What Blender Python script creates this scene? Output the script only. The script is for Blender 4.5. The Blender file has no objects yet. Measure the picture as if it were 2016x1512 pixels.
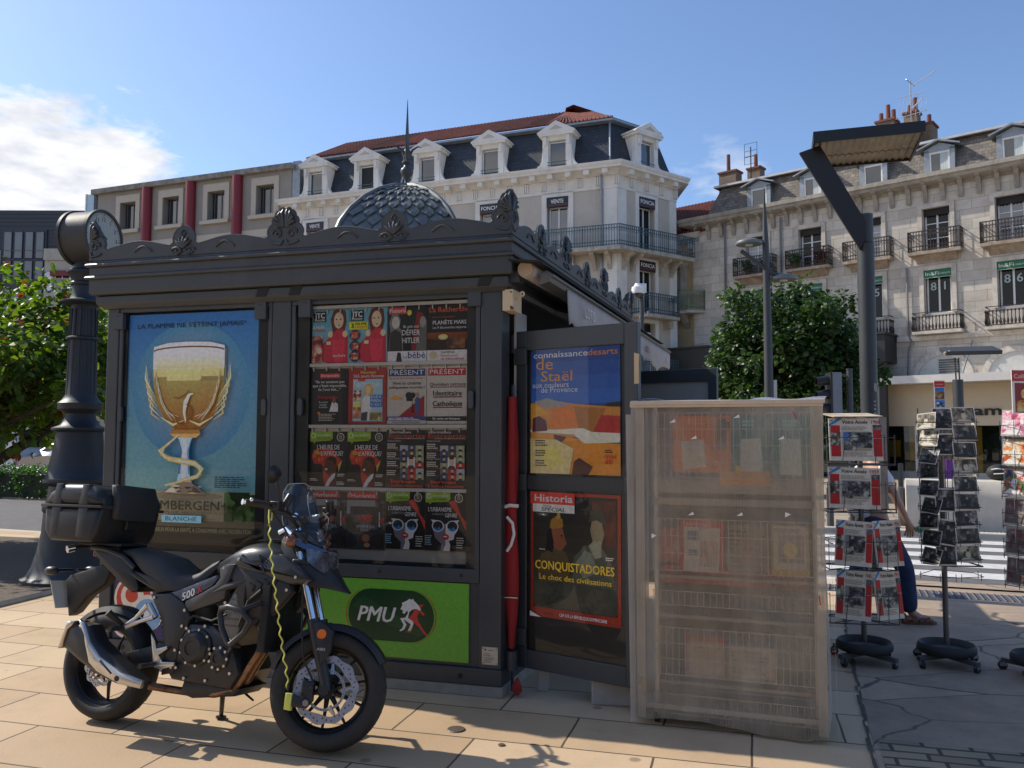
import bpy, bmesh, math, random
from mathutils import Matrix, Vector, noise as mnoise
random.seed(7)
R=math.radians; PI=math.pi
sc=bpy.context.scene; COL=sc.collection
# ---------------------------------------------------------------- camera
cd=bpy.data.cameras.new('camera'); cam=bpy.data.objects.new('camera',cd); COL.objects.link(cam)
cd.sensor_width=36; cd.lens=36*1650/2016; cd.clip_end=2000; cd.clip_start=.05
P,RR=R(3.68),.003
F_=Vector((0,math.cos(P),math.sin(P))); U_=Vector((0,-math.sin(P),math.cos(P))); X_=Vector((1,0,0))
X2=X_*math.cos(RR)+U_*math.sin(RR); U2=U_*math.cos(RR)-X_*math.sin(RR)
cam.matrix_world=Matrix(((X2.x,U2.x,-F_.x,0),(X2.y,U2.y,-F_.y,0),(X2.z,U2.z,-F_.z,1.65),(0,0,0,1)))
sc.camera=cam
# ---------------------------------------------------------------- sun, sky, exposure
SUN=Vector((-1.05,.45,1.0)).normalized()
EL=math.asin(SUN.z); AZ=math.atan2(SUN.x,SUN.y)
ld=bpy.data.lights.new('sun','SUN'); lo=bpy.data.objects.new('sun',ld); COL.objects.link(lo)
ld.energy=4.4; ld.angle=R(.5); ld.color=(1,.92,.80)
lo.rotation_euler=SUN.to_track_quat('Z','Y').to_euler(); lo.location=SUN*60
wd=bpy.data.worlds.new('World'); sc.world=wd; wd.use_nodes=True
nt=wd.node_tree; nt.nodes.clear()
def nd(t,nt=nt,**k):
    n=nt.nodes.new(t)
    for a,b in k.items(): setattr(n,a,b)
    return n
sky=nd('ShaderNodeTexSky'); sky.sky_type='NISHITA'; sky.sun_disc=False
sky.sun_elevation=EL; sky.sun_rotation=AZ; sky.altitude=200; sky.air_density=1.0; sky.dust_density=1.1; sky.ozone_density=3.2
out=nd('ShaderNodeOutputWorld'); bg=nd('ShaderNodeBackground'); bg.inputs[1].default_value=.15
gm=nd('ShaderNodeTexCoord'); sep=nd('ShaderNodeSeparateXYZ'); nt.links.new(gm.outputs['Generated'],sep.inputs[0])
def mth(op,a,b=None,c=None,clamp=False):
    n=nd('ShaderNodeMath',operation=op); n.use_clamp=clamp
    for i,v in enumerate((a,b,c)):
        if v is None: continue
        if isinstance(v,(int,float)): n.inputs[i].default_value=v
        else: nt.links.new(v,n.inputs[i])
    return n.outputs[0]
dx,dy,dz=sep.outputs
# clouds live on a flat layer high above the place: project the view direction on to it
inv=mth('DIVIDE',1.0,mth('MAXIMUM',mth('ADD',dz,.12),.05))
cmb=nd('ShaderNodeCombineXYZ'); nt.links.new(mth('MULTIPLY',dx,inv),cmb.inputs[0]); nt.links.new(mth('MULTIPLY',dy,inv),cmb.inputs[1]); cmb.inputs[2].default_value=2.3
nz=nd('ShaderNodeTexNoise'); nz.inputs['Scale'].default_value=7.0; nz.inputs['Detail'].default_value=9; nz.inputs['Roughness'].default_value=.58; nz.inputs['Distortion'].default_value=.3
nt.links.new(cmb.outputs[0],nz.inputs['Vector'])
nz2=nd('ShaderNodeTexNoise'); nz2.inputs['Scale'].default_value=9; nz2.inputs['Detail'].default_value=8; nt.links.new(cmb.outputs[0],nz2.inputs['Vector'])
# a bank of cumulus low in the west, wisps low in the north-east
bank=mth('MULTIPLY',mth('MULTIPLY_ADD',dx,-7.,-1.95,clamp=True),mth('MULTIPLY_ADD',dz,-9.,3.62,clamp=True))
wis=mth('MULTIPLY',mth('MULTIPLY_ADD',mth('ABSOLUTE',mth('SUBTRACT',dx,.235)),-8,1.05,clamp=True),mth('MULTIPLY_ADD',mth('ABSOLUTE',mth('SUBTRACT',dz,.30)),-9,1.0,clamp=True))
den=mth('ADD',mth('MULTIPLY_ADD',bank,.85,-.48),nz.outputs[0])
m1=mth('MULTIPLY',mth('MULTIPLY_ADD',den,5.,-2.3,clamp=True),1.0)
m2=mth('MULTIPLY',mth('MULTIPLY_ADD',mth('MULTIPLY',nz.outputs[0],wis),4.5,-1.5,clamp=True),.38)
mask=mth('MAXIMUM',m1,m2)
cc=nd('ShaderNodeMix',data_type='RGBA'); nt.links.new(mth('MULTIPLY_ADD',nz2.outputs[0],2.6,-.75,clamp=True),cc.inputs[0])
cc.inputs[6].default_value=(4.2,4.4,4.9,1); cc.inputs[7].default_value=(6.6,6.6,6.6,1)
tint=nd('ShaderNodeMix',data_type='RGBA',blend_type='MULTIPLY'); tint.inputs[0].default_value=1
nt.links.new(sky.outputs[0],tint.inputs[6]); tint.inputs[7].default_value=(.95,1.0,1.08,1)
mx=nd('ShaderNodeMix',data_type='RGBA'); nt.links.new(mask,mx.inputs[0]); nt.links.new(tint.outputs[2],mx.inputs[6]); nt.links.new(cc.outputs[2],mx.inputs[7])
nt.links.new(mx.outputs[2],bg.inputs[0]); nt.links.new(bg.outputs[0],out.inputs[0])
sc.view_settings.view_transform='Standard'; sc.view_settings.look='None'; sc.view_settings.exposure=.2; sc.view_settings.gamma=1
sc.render.film_transparent=False
sc.cycles.max_bounces=7; sc.cycles.transparent_max_bounces=24; sc.cycles.use_denoising=True
# ---------------------------------------------------------------- materials
def lin(h):
    if not isinstance(h,str): return tuple(h[:3])
    h=h.lstrip('#'); h=h if len(h)==6 else ''.join(c*2 for c in h); v=[int(h[i:i+2],16)/255 for i in (0,2,4)]
    return tuple(c/12.92 if c<=.04045 else ((c+.055)/1.055)**2.4 for c in v)
MC={}
def mat(name,col=(.5,.5,.5),rough=.6,metal=0,var=.12,vs=3.,bump=0,bs=30.,fine=0,coat=0,spec=.5,stain=0,stc=None):
    """painted / stone / metal surface: base colour broken up by two noises, optional relief and stains"""
    if name in MC: return MC[name]
    m=bpy.data.materials.new(name); m.use_nodes=True; t=m.node_tree; b=t.nodes['Principled BSDF']
    col=lin(col); MC[name]=m
    b.inputs['Roughness'].default_value=rough; b.inputs['Metallic'].default_value=metal
    b.inputs['Specular IOR Level'].default_value=spec; b.inputs['Coat Weight'].default_value=coat; b.inputs['Coat Roughness'].default_value=.08
    tc=nd('ShaderNodeTexCoord',t); n=nd('ShaderNodeTexNoise',t); n.inputs['Scale'].default_value=vs; n.inputs['Detail'].default_value=7; n.inputs['Roughness'].default_value=.65
    t.links.new(tc.outputs['Object'],n.inputs['Vector'])
    mp=nd('ShaderNodeMapRange',t); mp.inputs[1].default_value=.3; mp.inputs[2].default_value=.7; mp.inputs[3].default_value=1-var; mp.inputs[4].default_value=1+var
    t.links.new(n.outputs[0],mp.inputs[0])
    mu=nd('ShaderNodeMix',t,data_type='RGBA',blend_type='MULTIPLY'); mu.inputs[0].default_value=1; mu.inputs[6].default_value=(*col,1)
    t.links.new(mp.outputs[0],mu.inputs[7]); c=mu.outputs[2]
    if stain:
        n3=nd('ShaderNodeTexNoise',t); n3.inputs['Scale'].default_value=.9; n3.inputs['Detail'].default_value=9; n3.inputs['Roughness'].default_value=.75
        mpp=nd('ShaderNodeMapping',t); mpp.inputs['Scale'].default_value=(1.6,1.6,.35); t.links.new(tc.outputs['Object'],mpp.inputs[0]); t.links.new(mpp.outputs[0],n3.inputs['Vector'])
        m3=nd('ShaderNodeMapRange',t); m3.inputs[1].default_value=.5; m3.inputs[2].default_value=.72; m3.inputs[3].default_value=0; m3.inputs[4].default_value=stain; t.links.new(n3.outputs[0],m3.inputs[0])
        x3=nd('ShaderNodeMix',t,data_type='RGBA'); t.links.new(m3.outputs[0],x3.inputs[0]); t.links.new(c,x3.inputs[6]); x3.inputs[7].default_value=(*(lin(stc) if stc else [v*.35 for v in col]),1); c=x3.outputs[2]
    t.links.new(c,b.inputs['Base Color'])
    if rough>.15:
        mr=nd('ShaderNodeMapRange',t); mr.inputs[3].default_value=max(.05,rough-.1); mr.inputs[4].default_value=min(1,rough+.1); t.links.new(n.outputs[0],mr.inputs[0]); t.links.new(mr.outputs[0],b.inputs['Roughness'])
    if bump:
        n2=nd('ShaderNodeTexNoise',t); n2.inputs['Scale'].default_value=bs; n2.inputs['Detail'].default_value=5; t.links.new(tc.outputs['Object'],n2.inputs['Vector'])
        bp=nd('ShaderNodeBump',t); bp.inputs['Strength'].default_value=bump; bp.inputs['Distance'].default_value=.01; t.links.new(n2.outputs[0],bp.inputs['Height']); t.links.new(bp.outputs[0],b.inputs['Normal'])
    return m
def brick(name,c1,c2,cm,w,h,mortar,axes='xz',rot=0,rough=.8,offset=.5,bump=.4,var=.25,vs=1.2,stain=0,squash=1,bias=0,dist=.02,stc=(.03,.028,.025),spots=0):
    """coursed surface (ashlar, slates, slabs, tiles) in object coordinates"""
    if name in MC: return MC[name]
    m=bpy.data.materials.new(name); m.use_nodes=True; t=m.node_tree; b=t.nodes['Principled BSDF']; MC[name]=m
    tc=nd('ShaderNodeTexCoord',t); s=nd('ShaderNodeSeparateXYZ',t); t.links.new(tc.outputs['Object'],s.inputs[0])
    cb=nd('ShaderNodeCombineXYZ',t); ix={'x':0,'y':1,'z':2}
    t.links.new(s.outputs[ix[axes[0]]],cb.inputs[0]); t.links.new(s.outputs[ix[axes[1]]],cb.inputs[1])
    mp=nd('ShaderNodeMapping',t); mp.inputs['Rotation'].default_value=(0,0,rot); t.links.new(cb.outputs[0],mp.inputs[0])
    n0=nd('ShaderNodeTexNoise',t); n0.inputs['Scale'].default_value=2.5; n0.inputs['Detail'].default_value=4; t.links.new(tc.outputs['Object'],n0.inputs['Vector'])
    vm=nd('ShaderNodeVectorMath',t,operation='MULTIPLY_ADD'); t.links.new(n0.outputs['Color'],vm.inputs[0]); vm.inputs[1].default_value=(dist,dist,0); t.links.new(mp.outputs[0],vm.inputs[2])
    k=nd('ShaderNodeTexBrick',t); t.links.new(vm.outputs[0],k.inputs['Vector']); k.offset=offset; k.squash=squash
    k.inputs['Color1'].default_value=(*lin(c1),1); k.inputs['Color2'].default_value=(*lin(c2),1); k.inputs['Mortar'].default_value=(*lin(cm),1)
    k.inputs['Scale'].default_value=1; k.inputs['Mortar Size'].default_value=mortar; k.inputs['Brick Width'].default_value=w; k.inputs['Row Height'].default_value=h; k.inputs['Bias'].default_value=bias; k.inputs['Mortar Smooth'].default_value=.25
    n=nd('ShaderNodeTexNoise',t); n.inputs['Scale'].default_value=vs; n.inputs['Detail'].default_value=10; n.inputs['Roughness'].default_value=.7; t.links.new(tc.outputs['Object'],n.inputs['Vector'])
    r=nd('ShaderNodeMapRange',t); r.inputs[1].default_value=.3; r.inputs[2].default_value=.7; r.inputs[3].default_value=1-var; r.inputs[4].default_value=1+var*.7; t.links.new(n.outputs[0],r.inputs[0])
    mu=nd('ShaderNodeMix',t,data_type='RGBA',blend_type='MULTIPLY'); mu.inputs[0].default_value=1; t.links.new(k.outputs[0],mu.inputs[6]); t.links.new(r.outputs[0],mu.inputs[7]); c=mu.outputs[2]
    if stain:
        n3=nd('ShaderNodeTexNoise',t); n3.inputs['Scale'].default_value=.8; n3.inputs['Detail'].default_value=11; n3.inputs['Roughness'].default_value=.78; t.links.new(tc.outputs['Object'],n3.inputs['Vector'])
        m3=nd('ShaderNodeMapRange',t); m3.inputs[1].default_value=.5; m3.inputs[2].default_value=.74; m3.inputs[3].default_value=0; m3.inputs[4].default_value=stain; t.links.new(n3.outputs[0],m3.inputs[0])
        x3=nd('ShaderNodeMix',t,data_type='RGBA'); t.links.new(m3.outputs[0],x3.inputs[0]); t.links.new(c,x3.inputs[6]); x3.inputs[7].default_value=(*stc,1); c=x3.outputs[2]
    if spots:
        v=nd('ShaderNodeTexVoronoi',t); v.inputs['Scale'].default_value=spots; t.links.new(tc.outputs['Object'],v.inputs['Vector'])
        sr=nd('ShaderNodeMapRange',t); sr.inputs[1].default_value=.05; sr.inputs[2].default_value=.075; sr.inputs[3].default_value=.55; sr.inputs[4].default_value=0; t.links.new(v.outputs['Distance'],sr.inputs[0])
        xs=nd('ShaderNodeMix',t,data_type='RGBA'); t.links.new(sr.outputs[0],xs.inputs[0]); t.links.new(c,xs.inputs[6]); xs.inputs[7].default_value=(.10,.08,.065,1); c=xs.outputs[2]
    t.links.new(c,b.inputs['Base Color']); b.inputs['Roughness'].default_value=rough
    if bump:
        n4=nd('ShaderNodeTexNoise',t); n4.inputs['Scale'].default_value=45; n4.inputs['Detail'].default_value=6; t.links.new(tc.outputs['Object'],n4.inputs['Vector'])
        ad=nd('ShaderNodeMath',t,operation='MULTIPLY_ADD'); t.links.new(k.outputs['Fac'],ad.inputs[0]); ad.inputs[1].default_value=-1; 
        sm=nd('ShaderNodeMath',t,operation='MULTIPLY'); t.links.new(n4.outputs[0],sm.inputs[0]); sm.inputs[1].default_value=.35; t.links.new(sm.outputs[0],ad.inputs[2])
        bp=nd('ShaderNodeBump',t); bp.inputs['Strength'].default_value=bump; bp.inputs['Distance'].default_value=.012; t.links.new(ad.outputs[0],bp.inputs['Height']); t.links.new(bp.outputs[0],b.inputs['Normal'])
    return m
def glassmat(name,tint=(1,1,1),ior=1.5,rough=0.0,opac=0.0,ocol=(.5,.5,.5)):
    """thin pane: clear with fresnel reflections, optionally part diffuse (dirty / frosted)"""
    if name in MC: return MC[name]
    m=bpy.data.materials.new(name); m.use_nodes=True; t=m.node_tree; t.nodes.clear(); MC[name]=m
    o=nd('ShaderNodeOutputMaterial',t); tr=nd('ShaderNodeBsdfTransparent',t); tr.inputs[0].default_value=(*tint,1); gl=nd('ShaderNodeBsdfGlossy',t); gl.inputs['Roughness'].default_value=rough
    tro=tr.outputs[0]
    if opac and rough<.18:
        rf=nd('ShaderNodeBsdfRefraction',t); rf.inputs['IOR'].default_value=1.03; rf.inputs['Roughness'].default_value=.16; rf.inputs[0].default_value=(*tint,1); mr_=nd('ShaderNodeMixShader',t); mr_.inputs[0].default_value=.5; t.links.new(tr.outputs[0],mr_.inputs[1]); t.links.new(rf.outputs[0],mr_.inputs[2]); tro=mr_.outputs[0]
    fr=nd('ShaderNodeFresnel',t); fr.inputs[0].default_value=ior; mx=nd('ShaderNodeMixShader',t); t.links.new(fr.outputs[0],mx.inputs[0]); t.links.new(tro,mx.inputs[1]); t.links.new(gl.outputs[0],mx.inputs[2])
    s=mx.outputs[0]
    if opac:
        df=nd('ShaderNodeBsdfDiffuse',t); df.inputs[0].default_value=(*ocol,1); tl=nd('ShaderNodeBsdfTranslucent',t); tl.inputs[0].default_value=(*ocol,1)
        ma=nd('ShaderNodeMixShader',t); ma.inputs[0].default_value=.45; t.links.new(df.outputs[0],ma.inputs[1]); t.links.new(tl.outputs[0],ma.inputs[2])
        tc=nd('ShaderNodeTexCoord',t); mp=nd('ShaderNodeMapping',t); mp.inputs['Scale'].default_value=(2.2,2.2,.8); n=nd('ShaderNodeTexNoise',t); n.inputs['Scale'].default_value=2.4; n.inputs['Detail'].default_value=8; t.links.new(tc.outputs['Object'],mp.inputs[0]); t.links.new(mp.outputs[0],n.inputs['Vector'])
        wv=nd('ShaderNodeTexWave',t); wv.inputs['Scale'].default_value=38; wv.bands_direction='X'; t.links.new(tc.outputs['Object'],wv.inputs['Vector'])
        r=nd('ShaderNodeMapRange',t); r.inputs[1].default_value=.3; r.inputs[2].default_value=.7; r.inputs[3].default_value=opac-.13; r.inputs[4].default_value=opac+.12; t.links.new(n.outputs[0],r.inputs[0])
        ad=nd('ShaderNodeMath',t,operation='MULTIPLY_ADD'); t.links.new(wv.outputs['Fac'],ad.inputs[0]); ad.inputs[1].default_value=.07; t.links.new(r.outputs[0],ad.inputs[2])
        n5=nd('ShaderNodeTexNoise',t); n5.inputs['Scale'].default_value=3.5; n5.inputs['Detail'].default_value=5; n5.inputs['Distortion'].default_value=1.2; t.links.new(tc.outputs['Object'],n5.inputs['Vector'])
        bp=nd('ShaderNodeBump',t); bp.inputs['Strength'].default_value=.55; bp.inputs['Distance'].default_value=.06; t.links.new(n5.outputs[0],bp.inputs['Height'])
        for q in (gl,df,fr): t.links.new(bp.outputs[0],q.inputs['Normal'])
        m2=nd('ShaderNodeMixShader',t); t.links.new(ad.outputs[0],m2.inputs[0]); t.links.new(s,m2.inputs[1]); t.links.new(ma.outputs[0],m2.inputs[2]); s=m2.outputs[0]
    t.links.new(s,o.inputs[0]); return m
def leafmat(name,c1,c2,trans=.45,dead=None):
    if name in MC: return MC[name]
    m=bpy.data.materials.new(name); m.use_nodes=True; t=m.node_tree; t.nodes.clear(); MC[name]=m
    g=nd('ShaderNodeNewGeometry',t); cr=nd('ShaderNodeValToRGB',t); t.links.new(g.outputs['Random Per Island'],cr.inputs[0])
    cr.color_ramp.elements[0].color=(*c1,1); cr.color_ramp.elements[1].color=(*c2,1)
    if dead:
        e=cr.color_ramp.elements.new(.955); e.color=(*c2,1); cr.color_ramp.elements[2].position=.975; cr.color_ramp.elements[2].color=(*dead,1)
    p=nd('ShaderNodeBsdfPrincipled',t); p.inputs['Roughness'].default_value=.42; t.links.new(cr.outputs[0],p.inputs['Base Color'])
    tl=nd('ShaderNodeBsdfTranslucent',t); hs=nd('ShaderNodeHueSaturation',t); hs.inputs['Value'].default_value=2.0; hs.inputs['Saturation'].default_value=1.15; t.links.new(cr.outputs[0],hs.inputs['Color']); t.links.new(hs.outputs[0],tl.inputs[0])
    mx=nd('ShaderNodeMixShader',t); mx.inputs[0].default_value=trans; t.links.new(p.outputs[0],mx.inputs[1]); t.links.new(tl.outputs[0],mx.inputs[2])
    o=nd('ShaderNodeOutputMaterial',t); t.links.new(mx.outputs[0],o.inputs[0]); return m
def printmat(name='print',rough=.45):
    if name in MC: return MC[name]
    m=bpy.data.materials.new(name); m.use_nodes=True; t=m.node_tree; b=t.nodes['Principled BSDF']; MC[name]=m
    a=nd('ShaderNodeAttribute',t); a.attribute_name='Col'; tc=nd('ShaderNodeTexCoord',t); n1=nd('ShaderNodeTexNoise',t); n1.inputs['Scale'].default_value=34; n1.inputs['Detail'].default_value=8; n1.inputs['Roughness'].default_value=.7; t.links.new(tc.outputs['Object'],n1.inputs['Vector'])
    mr=nd('ShaderNodeMapRange',t); mr.inputs[1].default_value=.3; mr.inputs[2].default_value=.7; mr.inputs[3].default_value=.82; mr.inputs[4].default_value=1.14; t.links.new(n1.outputs[0],mr.inputs[0])
    mu=nd('ShaderNodeMix',t,data_type='RGBA',blend_type='MULTIPLY'); mu.inputs[0].default_value=1; t.links.new(a.outputs['Color'],mu.inputs[6]); t.links.new(mr.outputs[0],mu.inputs[7]); t.links.new(mu.outputs[2],b.inputs['Base Color']); b.inputs['Roughness'].default_value=rough
    return m
# ---------------------------------------------------------------- mesh builder
class MB:
    gain=1.0
    def __init__(s): s.v=[];s.f=[];s.m=[];s.c=[];s.X=Matrix.Identity(4);s.k=0;s.col=(.5,.5,.5)
    def add(s,vs,fs,mi=None,col=None):
        n=len(s.v); X=s.X; s.v+=[tuple(X@Vector(p)) for p in vs]
        g=s.gain
        for f in fs: s.f.append([i+n for i in f]); s.m.append(s.k if mi is None else mi); s.c.append(tuple(min(.85,q*g) for q in (col or s.col)))
    def box(s,x0,x1,y0,y1,z0,z1,**k):
        s.add([(x0,y0,z0),(x1,y0,z0),(x1,y1,z0),(x0,y1,z0),(x0,y0,z1),(x1,y0,z1),(x1,y1,z1),(x0,y1,z1)],[(0,3,2,1),(4,5,6,7),(0,1,5,4),(1,2,6,5),(2,3,7,6),(3,0,4,7)],**k); return s
    def cyl(s,a,b,r,r2=None,n=12,cap=True,**k):
        a,b=Vector(a),Vector(b); d=(b-a).normalized(); r2=r if r2 is None else r2
        x=d.orthogonal().normalized(); y=d.cross(x); vs=[]
        for i in range(n):
            t=2*PI*i/n; o=x*math.cos(t)+y*math.sin(t); vs+=[a+o*r,b+o*r2]
        fs=[(2*i,(2*i+2)%(2*n),(2*i+3)%(2*n),2*i+1) for i in range(n)]
        if cap: fs+=[tuple(range(0,2*n,2))[::-1],tuple(range(1,2*n,2))]
        s.add(vs,fs,**k); return s
    def tube(s,pts,r,n=6,closed=False,**k):
        pts=[Vector(p) for p in pts]; N=len(pts); vs=[]; rr=r if isinstance(r,(list,tuple)) else [r]*N
        px=None
        for i,p in enumerate(pts):
            if closed: d=pts[(i+1)%N]-pts[i-1]
            else: d=pts[min(i+1,N-1)]-pts[max(i-1,0)]
            d.normalize()
            if px is None: px=d.orthogonal().normalized()
            x=(px-d*px.dot(d)); x=x.normalized() if x.length>1e-6 else d.orthogonal().normalized(); px=x; y=d.cross(x)
            vs+=[p+(x*math.cos(2*PI*j/n)+y*math.sin(2*PI*j/n))*rr[i] for j in range(n)]
        fs=[]
        for i in range(N if closed else N-1):
            a,b=i*n,((i+1)%N)*n
            fs+=[(a+j,a+(j+1)%n,b+(j+1)%n,b+j) for j in range(n)]
        if not closed: fs+=[tuple(range(n))[::-1],tuple(range((N-1)*n,N*n))]
        s.add(vs,fs,**k); return s
    def lathe(s,prof,n=24,c=(0,0,0),ax='z',cap=True,**k):
        vs=[]; M={'z':lambda r,t,h:(c[0]+r*math.cos(t),c[1]+r*math.sin(t),c[2]+h),'y':lambda r,t,h:(c[0]+r*math.cos(t),c[1]+h,c[2]+r*math.sin(t)),'x':lambda r,t,h:(c[0]+h,c[1]+r*math.cos(t),c[2]+r*math.sin(t))}[ax]
        for r,h in prof: vs+=[M(r,2*PI*j/n,h) for j in range(n)]
        fs=[]
        for i in range(len(prof)-1): fs+=[(i*n+j,i*n+(j+1)%n,(i+1)*n+(j+1)%n,(i+1)*n+j) for j in range(n)]
        if cap and prof[0][0]>1e-4: fs.append(tuple(range(n))[::-1])
        if cap and prof[-1][0]>1e-4: fs.append(tuple(range((len(prof)-1)*n,len(prof)*n)))
        s.add(vs,fs,**k); return s
    def prism(s,poly,y0,y1,ax='y',**k):
        """2-D outline extruded along an axis (y: outline is x,z; x: outline is y,z; z: outline is x,y)"""
        n=len(poly); g={'y':lambda p,h:(p[0],h,p[1]),'x':lambda p,h:(h,p[0],p[1]),'z':lambda p,h:(p[0],p[1],h)}[ax]
        s.add([g(p,y0) for p in poly]+[g(p,y1) for p in poly],[tuple(range(n)),tuple(range(n,2*n))[::-1]]+[(i,(i+1)%n,n+(i+1)%n,n+i) for i in range(n)],**k); return s
    def loft(s,loops,cap=True,closed=True,**k):
        n=len(loops[0]); vs=[p for l in loops for p in l]; fs=[]
        for i in range(len(loops)-1):
            fs+=[(i*n+j,i*n+(j+1)%n,(i+1)*n+(j+1)%n,(i+1)*n+j) for j in range(n if closed else n-1)]
        if cap: fs+=[tuple(range(n))[::-1],tuple(range((len(loops)-1)*n,len(loops)*n))]
        s.add(vs,fs,**k); return s
    def ell(s,c,rx,ry,rz,n=10,**k):
        vs=[];m=n//2+1
        for i in range(m+1):
            p=PI*i/m
            vs+=[(c[0]+rx*math.sin(p)*math.cos(2*PI*j/n),c[1]+ry*math.sin(p)*math.sin(2*PI*j/n),c[2]+rz*math.cos(p)) for j in range(n)]
        s.add(vs,[(i*n+j,(i+1)*n+j,(i+1)*n+(j+1)%n,i*n+(j+1)%n) for i in range(m) for j in range(n)],**k); return s
    def text(s,txt,x,y,h,w=None,al='C',off=0,bold=0,shear=0,yv=0,**k):
        """flat lettering in the local x-z plane at depth y=yv, baseline y, cap height h, optional fitted width"""
        vs,fs=glyphs(txt,bold,shear); 
        if not vs: return s
        x0=min(p[0] for p in vs); x1=max(p[0] for p in vs); sc_=h/.72; sx=sc_
        if w: sx=w/(x1-x0)
        W=(x1-x0)*sx; ox={'C':x-W/2,'L':x,'R':x-W}[al]
        s.add([(ox+(p[0]-x0)*sx,yv-p[2],y+p[1]*sc_) for p in vs],fs,**k); return s
    def build(s,name,mats,parent=None,smooth=None,bevel=0,M=None,seg=2,norm=True,mw=None):
        me=bpy.data.meshes.new(name); me.from_pydata(s.v,[],s.f)
        if not isinstance(mats,(list,tuple)): mats=[mats]
        for m in mats: me.materials.append(m)
        me.polygons.foreach_set('material_index',s.m)
        if any(m.name.startswith('print') for m in mats):
            at=me.color_attributes.new('Col','FLOAT_COLOR','CORNER'); d=[]
            for f,c in zip(s.f,s.c):
                for _ in f: d+=[c[0],c[1],c[2],1]
            at.data.foreach_set('color',d)
        me.update()
        if norm:
            b=bmesh.new(); b.from_mesh(me); bmesh.ops.recalc_face_normals(b,faces=b.faces[:]); b.to_mesh(me); b.free()
        if smooth:
            me.shade_smooth(); me.set_sharp_from_angle(angle=R(smooth))
        o=bpy.data.objects.new(name,me); COL.objects.link(o)
        if parent is not None: o.parent=parent
        if M is not None: o.matrix_local=M
        if bevel:
            bv=o.modifiers.new('bevel','BEVEL'); bv.width=bevel; bv.segments=seg; bv.limit_method='ANGLE'; bv.angle_limit=R(35)
        return o
GC={}
def glyphs(txt,bold=0,shear=0):
    key=(txt,bold,shear)
    if key not in GC:
        cu=bpy.data.curves.new('t','FONT'); cu.body=txt; cu.shear=shear; cu.resolution_u=2
        o=bpy.data.objects.new('t',cu); me=o.to_mesh()
        V=[(v.co.x,v.co.y) for v in me.vertices]; F=[tuple(p.vertices) for p in me.polygons]; vs=[];fs=[]
        for k,(ox,oy) in enumerate(((0,0),(-bold*.7,-bold*.3),(bold*.7,bold*.3),(-bold*.7,bold*.3),(bold*.7,-bold*.3)) if bold else ((0,0),)):
            n=len(vs); vs+=[(x+ox,y+oy,k*.00006) for x,y in V]; fs+=[tuple(i+n for i in f) for f in F]
        GC[key]=(vs,fs); o.to_mesh_clear(); bpy.data.objects.remove(o); bpy.data.curves.remove(cu)
    return GC[key]
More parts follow.
